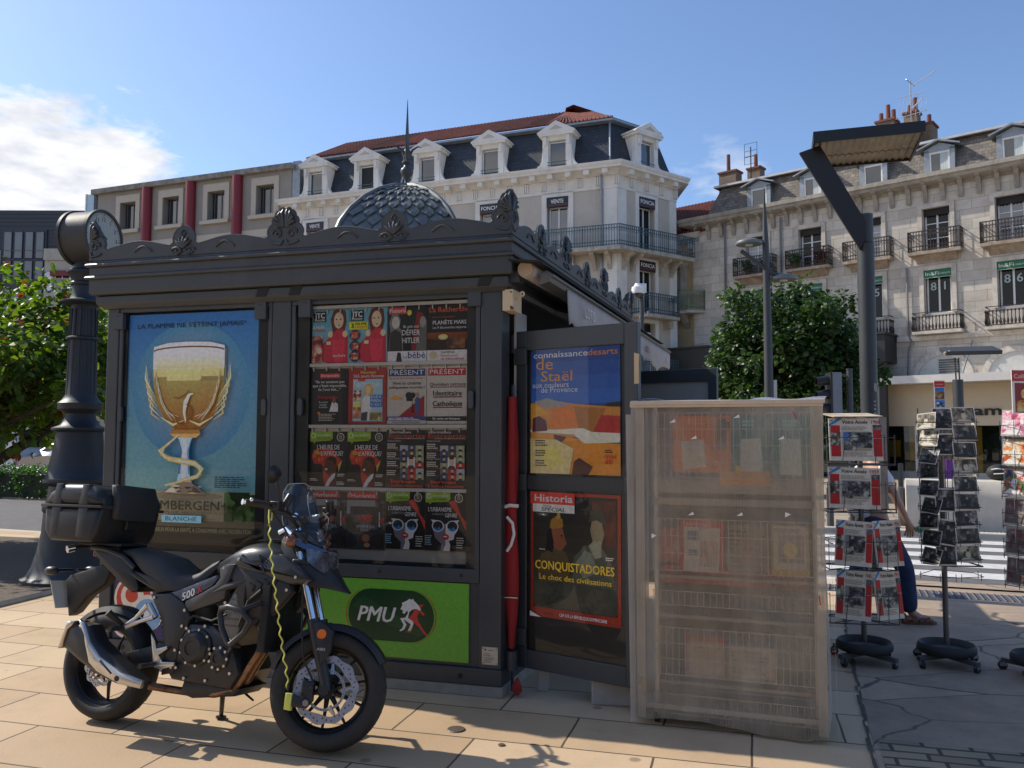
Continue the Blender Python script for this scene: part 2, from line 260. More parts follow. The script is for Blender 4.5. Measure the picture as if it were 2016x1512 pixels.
class Sheet(MB):
    """a printed sheet: real thin sheet in the x-z plane facing -y, each print layer 0.3 mm above the last; coordinates 0..1"""
    def __init__(s,w,h,base='#ffffff',th=.002,back=True,step=.0004):
        super().__init__(); s.w,s.h,s.o,s.st=w,h,0,step
        if back: s.box(0,w,0,th,0,h,col=lin(base))
    def up(s): s.o-=s.st; return s.o
    def p(s,pts,c):
        o=s.up(); s.add([(x*s.w,o,y*s.h) for x,y in pts],[tuple(range(len(pts)))],col=lin(c)); return s
    def r(s,x0,y0,x1,y1,c): return s.p([(x0,y0),(x1,y0),(x1,y1),(x0,y1)],c)
    def e(s,x,y,rx,ry,c,n=20): return s.p([(x+rx*math.cos(2*PI*i/n),y+ry*math.sin(2*PI*i/n)) for i in range(n)],c)
    def t(s,txt,x,y,h,c,w=None,al='C',bold=0,shear=0):
        o=s.up(); s.text(txt,x*s.w,y*s.h,h*s.h,w=w*s.w if w else None,al=al,bold=bold,shear=shear,yv=o,col=lin(c)); return s
    def grad(s,x0,y0,x1,y1,c0,c1,n=10):
        a,b=lin(c0),lin(c1); o=s.up()
        for i in range(n):
            t=i/(n-1); ya=y0+(y1-y0)*i/n; yb=y0+(y1-y0)*(i+1)/n
            s.add([(x0*s.w,o,ya*s.h),(x1*s.w,o,ya*s.h),(x1*s.w,o,yb*s.h),(x0*s.w,o,yb*s.h)],[(0,1,2,3)],col=tuple(a[k]+(b[k]-a[k])*t for k in range(3)))
        return s
    def patches(s,x0,y0,x1,y1,n,cols,seed,sz=.2):
        rg=random.Random(seed); o=s.up()
        for i in range(n):
            x=rg.uniform(x0,x1); y=rg.uniform(y0,y1); a=(x1-x0)*sz*rg.uniform(.4,1.2); b=(y1-y0)*sz*rg.uniform(.4,1.2); ph=rg.uniform(0,6)
            pts=[]
            for j in range(7):
                t=ph+2*PI*j/7; q=rg.uniform(.6,1.1); pts.append((min(max(x+a*q*math.cos(t),x0),x1)*s.w,o-.0001*(i%3),min(max(y+b*q*math.sin(t),y0),y1)*s.h))
            s.add(pts,[tuple(range(7))],col=lin(rg.choice(cols)))
        s.up(); return s
    def mess(s,x0,y0,x1,y1,n,cols,seed,sz=.2):
        """a printed photograph too small to read: soft tonal masses with fine grain, from its own palette"""
        o=s.up(); W=(x1-x0)*s.w; H=(y1-y0)*s.h; c=max(.0035,min(W,H)/22); nx=max(3,min(30,int(W/c))); ny=max(3,min(30,int(H/c)))
        P=sorted([lin(q) for q in cols],key=lambda q:sum(q)); rg=random.Random(seed); f=3.2/max(W,H)
        for j in range(ny):
            for i in range(nx):
                X=W*(i+.5)/nx; Y=H*(j+.5)/ny
                v=.5+.75*mnoise.noise((X*f,Y*f,seed*3.7))+.4*mnoise.noise((X*f*2.6,Y*f*2.6,seed*1.3+9))+.25*mnoise.noise((X*f*6,Y*f*6,seed+5.))+rg.uniform(-.06,.06)
                v=min(.999,max(0,v))*(len(P)-1); k=int(v); q=v-k; q=q*q*(3-2*q); cA,cB=P[k],P[min(k+1,len(P)-1)]
                xa,xb=x0*s.w+W*i/nx,x0*s.w+W*(i+1)/nx; ya,yb=y0*s.h+H*j/ny,y0*s.h+H*(j+1)/ny
                s.add([(xa,o,ya),(xb,o,ya),(xb,o,yb),(xa,o,yb)],[(0,1,2,3)],col=tuple(cA[t]+(cB[t]-cA[t])*q for t in range(3)))
        s.up(); return s
    def lines(s,x0,y0,x1,y1,n,c,seed=1,fill=.5):
        rg=random.Random(seed); o=s.up(); dh=(y1-y0)/n
        for i in range(n):
            a=y0+dh*i; e=x0+(x1-x0)*rg.uniform(.7,1); x=x0
            while x<e-.01:
                ww=min((x1-x0)*rg.uniform(.08,.22),e-x); s.add([(q[0]*s.w,o,q[1]*s.h) for q in ((x,a),(x+ww,a),(x+ww,a+dh*fill),(x,a+dh*fill))],[(0,1,2,3)],col=lin(c)); x+=ww+(x1-x0)*.025
        return s
    def make(s,name,parent=None,M=None,rough=None): return s.build(name,printmat() if rough is None else printmat('print_%g'%rough,rough),parent,M=M,norm=False)
def T(x,y,z): return Matrix.Translation((x,y,z))
def RZ(d): return Matrix.Rotation(R(d),4,'Z')
def RX(d): return Matrix.Rotation(R(d),4,'X')
def RY(d): return Matrix.Rotation(R(d),4,'Y')
def tag(o,label=None,cat=None,group=None,kind=None):
    for k,v in (('label',label),('category',cat),('group',group),('kind',kind)):
        if v: o[k]=v
    return o
def thing(name,label,cat,loc=(0,0,0),rz=0,group=None,M=None):
    o=bpy.data.objects.new(name,None); COL.objects.link(o); o.empty_display_size=.2
    if M is not None: o.matrix_world=M
    else: o.location=loc; o.rotation_euler=(0,0,R(rz))
    return tag(o,label,cat,group)
def copy_tree(o,parent=None):
    c=o.copy(); COL.objects.link(c)
    if parent is not None: c.parent=parent; c.matrix_parent_inverse=o.matrix_parent_inverse.copy()
    for ch in list(o.children): copy_tree(ch,c)
    return c
def arc(cx,cy,r,a0,a1,n): return [(cx+r*math.cos(R(a0+(a1-a0)*i/n)),cy+r*math.sin(R(a0+(a1-a0)*i/n))) for i in range(n+1)]
# ================================================================ ground
SA=-21.8   # street bearing
SM=RZ(SA)
slab=brick('stone_slabs','#d0b796','#b69a78','#564a3d',.98,.50,.007,'xy',R(15.75),rough=.72,var=.2,vs=1.6,bump=.4,stain=.5,stc=(.2,.155,.115),dist=.014,spots=2.1)
asph=mat('asphalt',(.125,.12,.115),.9,var=.22,vs=5,bump=.5,bs=160,stain=.25,stc=(.06,.058,.055))
concrete=mat('concrete',(.42,.39,.34),.85,var=.18,vs=4,bump=.3,bs=60,stain=.4,stc=(.16,.14,.12))
gravel=mat('shaded_gravel_soil',(.13,.10,.075),.95,var=.4,vs=22,bump=.8,bs=120)  # brown soil tone that also takes in the tree's shade
def crazy(name):
    m=bpy.data.materials.new(name); m.use_nodes=True; t=m.node_tree; b=t.nodes['Principled BSDF']
    tc=nd('ShaderNodeTexCoord',t); mp=nd('ShaderNodeMapping',t); mp.inputs['Rotation'].default_value=(0,0,R(15.75)); mp.inputs['Scale'].default_value=(.8,1.75,1); t.links.new(tc.outputs['Object'],mp.inputs[0])
    n=nd('ShaderNodeTexNoise',t); n.inputs['Scale'].default_value=2.2; n.inputs['Detail'].default_value=5; t.links.new(mp.outputs[0],n.inputs['Vector'])
    va=nd('ShaderNodeVectorMath',t,operation='MULTIPLY_ADD'); t.links.new(n.outputs['Color'],va.inputs[0]); va.inputs[1].default_value=(.22,.22,0); t.links.new(mp.outputs[0],va.inputs[2])
    v=nd('ShaderNodeTexVoronoi',t,feature='DISTANCE_TO_EDGE'); v.inputs['Scale'].default_value=.85; v.inputs['Randomness'].default_value=.85; t.links.new(va.outputs[0],v.inputs['Vector'])
    n1=nd('ShaderNodeTexNoise',t); n1.inputs['Scale'].default_value=1.1; n1.inputs['Detail'].default_value=3; t.links.new(tc.outputs['Object'],n1.inputs['Vector'])
    wd_=nd('ShaderNodeMapRange',t); wd_.inputs[1].default_value=.38; wd_.inputs[2].default_value=.68; wd_.inputs[3].default_value=.002; wd_.inputs[4].default_value=.011; t.links.new(n1.outputs[0],wd_.inputs[0])
    lt=nd('ShaderNodeMath',t,operation='SUBTRACT'); t.links.new(v.outputs[0],lt.inputs[0]); t.links.new(wd_.outputs[0],lt.inputs[1])
    r=nd('ShaderNodeMapRange',t); r.inputs[1].default_value=-.004; r.inputs[2].default_value=.006; t.links.new(lt.outputs[0],r.inputs[0])
    vc=nd('ShaderNodeTexVoronoi',t); vc.inputs['Scale'].default_value=.85; vc.inputs['Randomness'].default_value=.85; t.links.new(va.outputs[0],vc.inputs['Vector'])
    sp=nd('ShaderNodeSeparateColor',t); t.links.new(vc.outputs['Color'],sp.inputs[0])
    n2=nd('ShaderNodeTexNoise',t); n2.inputs['Scale'].default_value=3; n2.inputs['Detail'].default_value=10; n2.inputs['Roughness'].default_value=.72; t.links.new(tc.outputs['Object'],n2.inputs['Vector'])
    ad=nd('ShaderNodeMath',t,operation='MULTIPLY_ADD'); t.links.new(sp.outputs[0],ad.inputs[0]); ad.inputs[1].default_value=.25; t.links.new(n2.outputs[0],ad.inputs[2])
    cr=nd('ShaderNodeValToRGB',t); cr.color_ramp.elements[0].position=.3; cr.color_ramp.elements[0].color=(.21,.155,.112,1); cr.color_ramp.elements[1].position=.95; cr.color_ramp.elements[1].color=(.46,.355,.25,1); t.links.new(ad.outputs[0],cr.inputs[0])
    mx=nd('ShaderNodeMix',t,data_type='RGBA'); t.links.new(r.outputs[0],mx.inputs[0]); mx.inputs[6].default_value=(.10,.082,.067,1); t.links.new(cr.outputs[0],mx.inputs[7]); t.links.new(mx.outputs[2],b.inputs['Base Color']); b.inputs['Roughness'].default_value=.75
    bp=nd('ShaderNodeBump',t); bp.inputs['Strength'].default_value=.4; bp.inputs['Distance'].default_value=.012; t.links.new(r.outputs[0],bp.inputs['Height']); t.links.new(bp.outputs[0],b.inputs['Normal'])
    return m
def struct(name,mb,m,**k): return tag(mb.build(name,m,**k),kind='structure')
def sheet_xy(pts,z,X=None):
    b=MB(); 
    if X is not None: b.X=X
    b.add([(x,y,z) for x,y in pts],[tuple(range(len(pts)))]); return b
struct('ground',sheet_xy([(-400,-400),(400,-400),(400,400),(-400,400)],-.06),mat('far_ground',(.22,.20,.17),.9,var=.2,vs=.3))
struct('road',sheet_xy([(-90,10.4),(90,10.4),(90,16.6),(-90,16.6)],-.045,SM),asph)
b=MB(); b.X=SM; b.box(-70,70,-30,10.5,-.3,0); struct('pavement',b,slab)
b=MB(); b.X=SM; b.box(-90,90,16.5,60,-.3,0); struct('far_pavement',b,brick('far_slabs','#a99a86','#9c8d7a','#5d544a',.9,.6,.012,'xy',R(21.8),rough=.8,var=.2,bump=.2))
b=MB(); b.X=SM; b.box(-70,70,10.5,10.66,-.3,.004); b.box(-90,90,16.34,16.5,-.3,.06); struct('kerb',b,mat('kerb_stone',(.5,.45,.38),.8,var=.2,vs=2,bump=.2),bevel=.02)
b=MB(); b.X=SM; b.box(-60,-11.2,16.5,16.75,-.2,.17); struct('kerb',b,concrete,bevel=.02)
# irregular paving to the right of the kiosk, a patch of setts in it, and the broken joint between the two pavings
struct('paving',sheet_xy([(1.67,3.8),(3.14,8.08),(3.85,10.1),(3.6,10.35),(12,7.0),(9,-3),(.2,-.5)],.004),crazy('crazy_paving'))
struct('setts',sheet_xy([(2.02,4.72),(3.0,4.42),(2.86,4.02),(1.88,4.32)],.008),brick('sett_stone','#9a8a72','#857661','#4a4036',.24,.105,.012,'xy',R(15.75),rough=.8,var=.25,bump=.6,dist=.03,offset=.3))
b=MB()
rg=random.Random(3)
for i in range(46):
    t=i/45; x=1.62+t*1.55+rg.uniform(-.012,.012); y=3.75+t*4.4; w=rg.uniform(.006,.016)
    b.add([(x-w,y,.0085),(x+w,y,.0085),(x+w*.8+.034,y+.1,.0085),(x-w+.034,y+.1,.0085)],[(0,1,2,3)])
struct('paving_joint',b,mat('tar',(.085,.07,.058),.8))
struct('planting_bed',sheet_xy([(-12,15),(-7.5,13.7),(-4.3,12.1),(-3.8,10.6),(-4.75,9.2),(-4.95,8.25),(-5.9,7.0),(-12,6.4)],.004),gravel)
b=MB(); b.tube([(-8,6.1,.012),(-5.95,6.95,.012),(-4.98,8.22,.012),(-4.78,9.15,.012),(-3.82,10.55,.012)],.04,6); struct('kerb',b,concrete)
b=MB(); b.X=SM
white=mat('road_paint',(.60,.59,.56),.7,var=.15,vs=9,bump=.3,bs=120,stain=.5,stc=(.3,.29,.27))
for i in range(6): b.add([(x,y,-.041) for x,y in ((-2.5,10.75+.95*i),(10,10.75+.95*i),(10,11.25+.95*i),(-2.5,11.25+.95*i))],[(0,1,2,3)])
struct('crosswalk',b,white)
for n0,c,lab in ((9.86,(.085,.085,.10),'tactile_dark'),(16.62,(.45,.38,.30),'tactile_pale')):
    b=MB(); b.X=SM; b.box(-1.5,7,n0,n0+.42,-.05,.006 if n0<12 else .007)
    for i in range(130):
        for j in range(6): b.cyl((-1.46+i*.065,n0+.04+j*.068,.005),(-1.46+i*.065,n0+.04+j*.068,.016),.02,.013,5)
    struct('tactile_strip',b,mat(lab,c,.6,var=.15))
for q,(x,y,s) in enumerate(((-.31,4.86,.055),(2.02,3.96,.05),(-.05,4.62,.02),(1.62,3.98,.02))):
    b=MB(); b.lathe([(s,.001),(s*.9,.007),(0,.008)],14,(x,y,0)); tag(b.build('pavement_stud',mat('stud',(.16,.13,.10),.6,.6)),['round bronze stud set in the slabs below the green panel','round stud set in the slabs near the foot of the covered rack','tiny dark stud in the sunlit slabs before the kiosk','tiny dark stud beside the round one near the covered rack'][q],'stud','studs set in the paving')
# ================================================================ buildings
pane_m=mat('window_pane',(.012,.016,.022),.04,var=.1,vs=.6,spec=1.0,coat=1)
pane2=mat('dark_pane',(.012,.013,.016),.12,var=.1,vs=.6,spec=.3)
dark=mat('dark_room',(.012,.012,.014),.6)
zinc=mat('zinc',(.26,.29,.32),.45,.5,var=.2,vs=3)
whitef=mat('white_frame',(.72,.72,.70),.4,var=.06)
def rect_hole_wall(b,x0,x1,z0,z1,y,holes,th=.3,mi=0):
    xs=sorted({x0,x1,*[h[0] for h in holes],*[h[1] for h in holes]}); zs=sorted({z0,z1,*[h[2] for h in holes],*[h[3] for h in holes]})
    for i in range(len(xs)-1):
        for j in range(len(zs)-1):
            cx,cz=(xs[i]+xs[i+1])/2,(zs[j]+zs[j+1])/2
            if any(h[0]<cx<h[1] and h[2]<cz<h[3] for h in holes): continue
            b.add([(xs[i],y,zs[j]),(xs[i+1],y,zs[j]),(xs[i+1],y,zs[j+1]),(xs[i],y,zs[j+1])],[(0,1,2,3)],mi=mi)
    for a,c,e,g in holes:
        b.add([(a,y,e),(c,y,e),(c,y,g),(a,y,g),(a,y+th,e),(c,y+th,e),(c,y+th,g),(a,y+th,g)],[(0,1,5,4),(1,2,6,5),(2,3,7,6),(3,0,4,7)],mi=mi)
def inset(poly,d):
    n=len(poly); o=[]
    for i in range(n):
        p0,p1,p2=Vector(poly[i-1]),Vector(poly[i]),Vector(poly[(i+1)%n]); a=(p1-p0).normalized(); c=(p2-p1).normalized()
        na=Vector((-a.y,a.x)); nc=Vector((-c.y,c.x)); q=p1+na*d; s=p1+nc*d
        den=a.x*c.y-a.y*c.x
        if abs(den)<1e-6: o.append(tuple(q)); continue
        t=((s.x-q.x)*c.y-(s.y-q.y)*c.x)/den; o.append(tuple(q+a*t))
    return o
def ring(b,poly,prof,cap=False):
    b.loft([[(x,y,z) for x,y in inset(poly,d)] for d,z in prof],cap=cap)
def window(par,x0,x1,z0,z1,y,M=None,fm=None,lights=2,bars=0,fw=.07,glass=None,surround=None,sm=None,st=0):
    b=MB(); 
    b.box(x0,x0+fw,y,y+.07,z0,z1); b.box(x1-fw,x1,y,y+.07,z0,z1); b.box(x0+fw,x1-fw,y,y+.07,z1-fw,z1); b.box(x0+fw,x1-fw,y,y+.07,z0,z0+fw)
    for i in range(1,lights):
        xm=x0+(x1-x0)*i/lights; b.box(xm-fw*.6,xm+fw*.6,y-.005,y+.065,z0+fw,z1-fw)
    for i in range(bars):
        zb=z0+(z1-z0)*(i+1)/(bars+1); b.box(x0+fw,x1-fw,y+.01,y+.05,zb-.02,zb+.02)
    if surround:
        w,pr=surround; ys=y-.22
        zt=z1+st; b.box(x0-w,x0-.06,ys-pr,ys-.002,z0-.003,zt,mi=1); b.box(x1+.06,x1+w,ys-pr,ys-.002,z0-.003,zt,mi=1); b.box(x0-w,x1+w,ys-pr,ys-.002,zt+.003,zt+w*.8,mi=1)
    f=b.build('window',[fm or whitef]+([sm] if sm else []),par,M=M)
    g=MB(); g.box(x0+fw*.5,x1-fw*.5,y+.03,y+.04,z0+fw*.5,z1-fw*.5); g.build('pane',glass or pane_m,f)
    return f
iron_blue=mat('blue_iron',(.075,.125,.15),.5,.4,var=.2); iron_dark=mat('rusty_iron',(.05,.04,.036),.7,.3,var=.35,vs=8)
def railing(b,p0,p1,z0,z1,sp=.13,r=.014,orn=True,bal=False):
    p0,p1=Vector(p0),Vector(p1); L=(p1-p0).length; n=max(2,int(L/sp)); d=(p1-p0)/n
    P=lambda p,z:(p.x,p.y,z)
    for z in (z0+.04,z1-.18,z1): b.tube([P(p0,z),P(p1,z)],r*1.4,4)
    if orn: b.tube([P(p0,z0+.22),P(p1,z0+.22)],r,4)
    for i in range(n+1):
        p=p0+d*i
        if bal: b.lathe([(r*1.2,0),(r*3,.12),(r*1.1,.3),(r*1.1,.5),(r*2.6,z1-z0-.25),(r,z1-z0-.18)],6,(p.x,p.y,z0+.04))
        else: b.tube([P(p,z0),P(p,z1)],r*(2 if i%8==0 else 1),4)
        if orn and i<n:
            m=p+d*.5; dv=d.normalized()
            for zc,rr in ((z1-.09,.07),(z0+.13,.075)):
                b.tube([(m.x+dv.x*rr*math.cos(t*PI/4)*.8,m.y+dv.y*rr*math.cos(t*PI/4)*.8,zc+rr*math.sin(t*PI/4)) for t in range(8)],r*.8,3,closed=True)
            b.tube([P(p,z1-.18),P(m,z1-.34),P(p+d,z1-.18)],r*.7,3)
def sign(w,h,txt,bgc,col,loc,rz,lab,par_M=None,red=False,small=None,tw=None):
    s=Sheet(w,h,bgc,th=.03)
    if red: s.r(0,.17,1,.21,'#a8303a')
    if small:
        s.r(0,0,1,.04,'#d8e0d8'); s.r(0,.96,1,1,'#d8e0d8')
        s.t(txt,.05,.3,.42,col,w=.5,al='L',bold=.006); s.t(small,.58,.36,.17,col,w=.38,al='L')
    else: s.t(txt,.5,.36,.42,col,w=tw or .72,bold=.02)
    o=s.make('shop_sign'); o.matrix_world=par_M@T(*loc); return tag(o,lab,'sign')
# ---------------------------------------------------------------- corner building with slate mansard
stucco=mat('beige_stucco',(.52,.475,.415),.85,var=.09,vs=.9,bump=.15,bs=70,stain=.3,stc=(.33,.28,.22)); trim=mat('cream_trim',(.74,.715,.67),.8,var=.1,vs=1.6,bump=.1,stain=.42,stc=(.36,.33,.28))
slate=brick('slates','#363d46','#2a313a','#181c21',.26,.19,.012,'xz',rough=.55,var=.25,vs=1.5,bump=.5)
tiles=brick('roof_tiles','#8f4a36','#76392b','#3a1d16',.22,.34,.025,'xy',rough=.8,var=.3,vs=1.5,bump=1.,offset=0)
MIDM=T(5.035,39.76,0)@RZ(-20.97); M2=RZ(58.64); C2=(4.2*math.cos(R(58.64)),4.2*math.sin(R(58.64)))
mid=thing('corner_building','cream and beige corner building with dark slate mansard, white pedimented dormers and red tiled top','building',M=MIDM)
poly=[(-18.6,0),(0,0),C2,(-1.2,12),(-18.6,12)]
fx=[-3.0,-6.6,-10.2,-13.85,-17.1]
rows=[(10.8,13.1),(7.75,9.95),(4.2,6.9),(.3,3.2)]
b=MB(); rect_hole_wall(b,-18.6,0,0,13.75,0,[(x-.55,x+.55,a,c+.42) for x in fx for a,c in rows]); b.build('wall',stucco,mid)
b=MB(); rect_hole_wall(b,0,4.2,0,13.75,0,[(1.48,2.58,a,c+.42) for a,c in rows]); b.build('wall',stucco,mid,M=M2)
b=MB(); b.prism([C2,(-1.2,12),(-18.6,12),(-18.6,1.0),(-.5,1.0)],0,13.7,'z'); b.build('wall',stucco,mid)
b=MB(); b.box(-18.5,-.3,.35,.9,0,13.7); b.build('interior',dark,mid); b=MB(); b.box(.3,3.9,.35,.9,0,13.7); b.build('interior',dark,mid,M=M2)
b=MB()
ring(b,poly,[(.0,13.72),(-.06,13.72),(-.06,13.85),(-.03,13.86),(-.03,14.36),(-.1,14.37),(-.1,14.42),(-.34,14.58),(-.62,14.60),(-.62,14.68),(-.7,14.78),(-.72,14.88),(.2,14.93)])
for M,L,x0 in ((None,18.6,-18.6),(M2,4.2,0)):
    bb=b; bb.X=M or Matrix.Identity(4); n=int(L/.92)
    for i in range(n):
        x=x0+(i+.5)*L/n; bb.box(x-.14,x+.14,-.54,-.1,14.36,14.59)
        for k in (-1,0,1): bb.box(x+k*.1-.035+.46,x+k*.1+.035+.46,-.11,-.028,13.9,14.33)
    bb.X=Matrix.Identity(4)
b.build('cornice',trim,mid)
for q0,q1 in ((-.65,.004),(-18.6,-18.0)):
    b=MB(); b.box(q0,q1,-.05,-.002,0,13.71); b.build('pilaster',trim,mid)
for q0,q1 in ((0,.6),(3.7,4.2)):
    b=MB(); b.box(q0,q1,-.05,-.002,0,13.71); b.build('pilaster',trim,mid,M=M2)
b=MB(); ring(b,poly,[(.12,14.9),(.95,17.35)]); mr=b.build('mansard_roof',slate,mid)
b=MB(); ring(b,poly,[(.9,17.3),(.62,17.36),(.62,17.46),(.75,17.5)]); b.build('gutter',zinc,mid)
b=MB(); ring(b,poly,[(.62,17.49),(5.0,19.85),(5.4,19.75)]); 
for i in range(0,84): b.tube([(-18.2+i*.215,.6,17.52),(-18.2+i*.215 if i<66 else -18.2+i*.215-(i-66)*.23,4.9,19.85)],.05,4)
b.build('roof',tiles,mid)
for p in ([(-18.0,.2,14.9),(-17.9,.85,17.3)],[(-.35,.1,14.9),(-.55,.85,17.3)],[(-.75,-.12,0),(-.75,-.12,14.4)],[(-11.9,.1,14.9),(-11.75,.85,17.3)]):
    b=MB(); b.tube(p,.06,6); b.build('drainpipe',zinc,mid)
b=MB(); b.box(-18.7,-18.2,.0,.5,14.9,17.2); b.build('zinc_flashing',zinc,mid)
def dormer(par,x,M=None,open_=False):
    b=MB(); y=-.12
    for s in (-1,1):
        b.box(x+s*.60-.15,x+s*.60+.15,y,y+1.2,14.93,16.62)
        b.prism([(x+s*.74,14.93),(x+s*1.02,14.93),(x+s*1.05,15.1),(x+s*.92,15.25),(x+s*.83,15.42),(x+s*.77,15.9),(x+s*.74,15.9)],y+.05,y+.3)
        b.cyl((x+s*.92,y+.0,15.08),(x+s*.92,y+.35,15.08),.13,n=10)
        b.box(x+s*.60-.08,x+s*.60+.08,y-.12,y,16.15,16.6)
    b.box(x-.52,x+.52,y+.02,y+1.1,16.42,16.62)
    b.box(x-.9,x+.9,y-.18,y+1.3,16.62,16.74); 
    b.prism([(x-.98,16.74),(x+.98,16.74),(x+.98,16.81),(x,17.34),(x-.98,16.81)],y-.2,y+1.3)
    b.prism([(x-.36,16.9),(x+.36,16.9),(x,17.12)],y-.212,y-.2,mi=1)
    b.box(x-.55,x+.55,y+.35,y+.45,14.93,16.42,mi=2)
    for z in (15.15,15.3): b.tube([(x-.5,y-.03,z),(x+.5,y-.03,z)],.02,4,mi=3)
    d=b.build('dormer',[trim,stucco,dark,iron_blue],par,M=M)
    f=MB(); fr=.06
    for a,c in ((x-.46,x-.46+fr),(x+.46-fr,x+.46)): f.box(a,c,y+.2,y+.26,14.95,16.38)
    f.box(x-.46,x+.46,y+.2,y+.26,16.32,16.38); f.build('window_frame',whitef,d)
    g=MB(); g.box(x-.42,x+.42,y+.23,y+.24,14.95,16.33); g.build('pane',pane_m if not open_ else dark,d)
for i,x in enumerate(fx): dormer(mid,x,open_=(i==3))
dormer(mid,2.03,M2)
lace=mat('lace_pane',(.30,.31,.32),.12,var=.35,vs=2.5,coat=.6); blue_p=mat('sky_reflection_pane',(.035,.05,.08),.05,var=.4,vs=.8,spec=1,coat=1)  # the bluish pane has reflected sky put into its base colour
for i,x in enumerate(fx):
    for k,(a,c) in enumerate(rows[:3]): window(mid,x-.5,x+.5,a,c,.22,glass=(blue_p,pane2,lace,pane_m)[(i*2+k)%4],surround=(.32,.06),sm=trim,st=.43)
for k,(a,c) in enumerate(rows[:3]): window(mid,1.53,2.53,a,c,.22,M2,glass=(pane2,pane2,lace)[k],surround=(.3,.06),sm=trim,st=.43)
# balconies
stone_edge=mat('weathered_stone',(.42,.38,.32),.85,var=.3,vs=5,stain=.5,stc=(.1,.09,.08))
bp=[(-4.6,-.95),(.35,-.95),(C2[0]+1.0,C2[1]-.35),C2,(0,0),(-4.6,0)]
b=MB(); b.prism(bp,10.52,10.70,'z'); 
for M,xs in ((None,(-4.2,-2.2,-1.1,-.35)),(M2,(.35,.95,2.95,3.75))):
    b.X=M or Matrix.Identity(4)
    for x in xs: b.prism([(0,9.9),(-.12,9.75),(-.2,9.95),(-.45,10.3),(-.75,10.38),(-.78,10.52),(0,10.52)],x-.1,x+.1,'x')
    b.X=Matrix.Identity(4)
bal=b.build('balcony',stone_edge,mid)
b=MB(); 
for p,q in zip(bp[:3],bp[1:4]):
    P=Vector(p); Q=Vector(q); railing(b,(P.x,P.y+.04,0),(Q.x,Q.y+.04,0),10.72,11.72)
b.build('railing',iron_blue,bal)
b=MB(); b.box(.95,3.6,-.75,0,7.5,7.66); b.box(1.1,1.3,-.5,0,7.1,7.5); b.box(3.2,3.4,-.5,0,7.1,7.5); bal=b.build('balcony',stone_edge,mid,M=M2)
b=MB(); railing(b,(.98,-.72,0),(3.57,-.72,0),7.68,8.68); railing(b,(.98,-.72,0),(.98,0,0),7.68,8.68); railing(b,(3.57,-.72,0),(3.57,0,0),7.68,8.68); b.build('railing',iron_blue,bal)
b=MB(); b.box(.0,4.2,-.75,0,4.4,4.58); bal=b.build('balcony',stone_edge,mid,M=M2)
b=MB(); railing(b,(.0,-.72,0),(4.17,-.72,0),4.6,5.5); b.build('railing',iron_blue,bal)
nav='#1c2230'
for x,t,l in ((-3.0,'VENTE','navy VENTE window sign above the balcony railing, nearest the building corner'),(-6.6,'FONCIA','navy FONCIA sign half hidden behind the kiosk crest corner'),(-17.1,'VENTE','navy VENTE sign low at the left end of the mansard building')):
    sign(1.1,.5,t,nav,'#e8e6e0',(x-.55,-.095,13.05),0,l,MIDM,red=True,tw=.6 if t=='VENTE' else .86)
sign(1.1,.5,'FONCIA',nav,'#e8e6e0',(1.48,-.095,13.05),0,'upper navy FONCIA sign on the side face, above the long balcony',MIDM@M2,red=True,tw=.88)
sign(1.1,.5,'FONCIA',nav,'#e8e6e0',(1.48,-.095,9.88),0,'lower navy FONCIA sign on the side face, under the long balcony',MIDM@M2,red=True,tw=.88)
# ---------------------------------------------------------------- grey building with red columns
GM=T(-12.13,46.34,0)@RZ(-20.97)
greyw=mat('grey_render',(.30,.27,.235),.85,var=.08,vs=.8,stain=.25,stc=(.16,.14,.12)); pale=mat('pale_surround',(.50,.44,.36),.8,var=.06); redc=mat('dark_red_paint',(.20,.012,.022),.5,var=.1)
gb=thing('grey_building','flat roofed grey rendered building with dark red round columns between square windows','building',M=GM)
gx=[-12.32,-8.97,-5.6,-2.14]
b=MB(); rect_hole_wall(b,-15,-.35,0,16.75,0,[(x-.62,x+.62,14.4,16.05) for x in gx]+[(x-.6,x+.6,11,12.6) for x in gx],.45); b.box(-15,-.35,.8,10,0,16.7); b.build('wall',greyw,gb)
b=MB(); b.box(-15.1,-.2,-.3,10,16.75,17.05); b.build('roof_slab',mat('dirty_concrete',(.26,.24,.21),.9,var=.45,vs=2.5,stain=.6,stc=(.06,.055,.05)),gb)
for x in (-10.71,-7.39,-4.0):
    b=MB(); b.cyl((x,-.12,9),(x,-.12,16.74),.3,n=16); b.build('column',redc,gb,smooth=40)
for x in gx:
    b=MB(); b.box(x-.95,x-.62,-.06,.0,14.3,16.5); b.box(x+.62,x+.95,-.06,.0,14.3,16.5); b.box(x-.62,x+.62,-.06,0,16.05,16.5); b.box(x-1.05,x+1.0,-.2,0,14.1,14.3); b.build('window_surround',pale,gb)
    window(gb,x-.45,x+.6,14.42,16.03,.36,fm=mat('grey_frame',(.12,.12,.13),.4),lights=2,fw=.05)
b=MB(); b.box(-15,-.35,-.03,0,13.05,13.5); b.build('wall_band',pale,gb)
b=MB(); b.box(-15.75,-15.0,-.02,8,8,16.85); b.build('corner_glazing',mat('blue_glazing',(.25,.42,.55),.05,.2,var=.1,spec=.8),gb)
b=MB(); 
for z in (10.5,12.9,15.3): b.box(-15.77,-14.98,-.04,.02,z,z+.07)
b.box(-15.82,-15.72,-.05,.1,8,16.9); b.build('mullion',mat('pale_alu',(.6,.62,.55),.4,.3),gb); b=MB(); b.box(-15.1,-14.85,-.05,.2,8,16.9); b.build('corner_post',mat('black_alu',(.03,.03,.035),.4),gb)
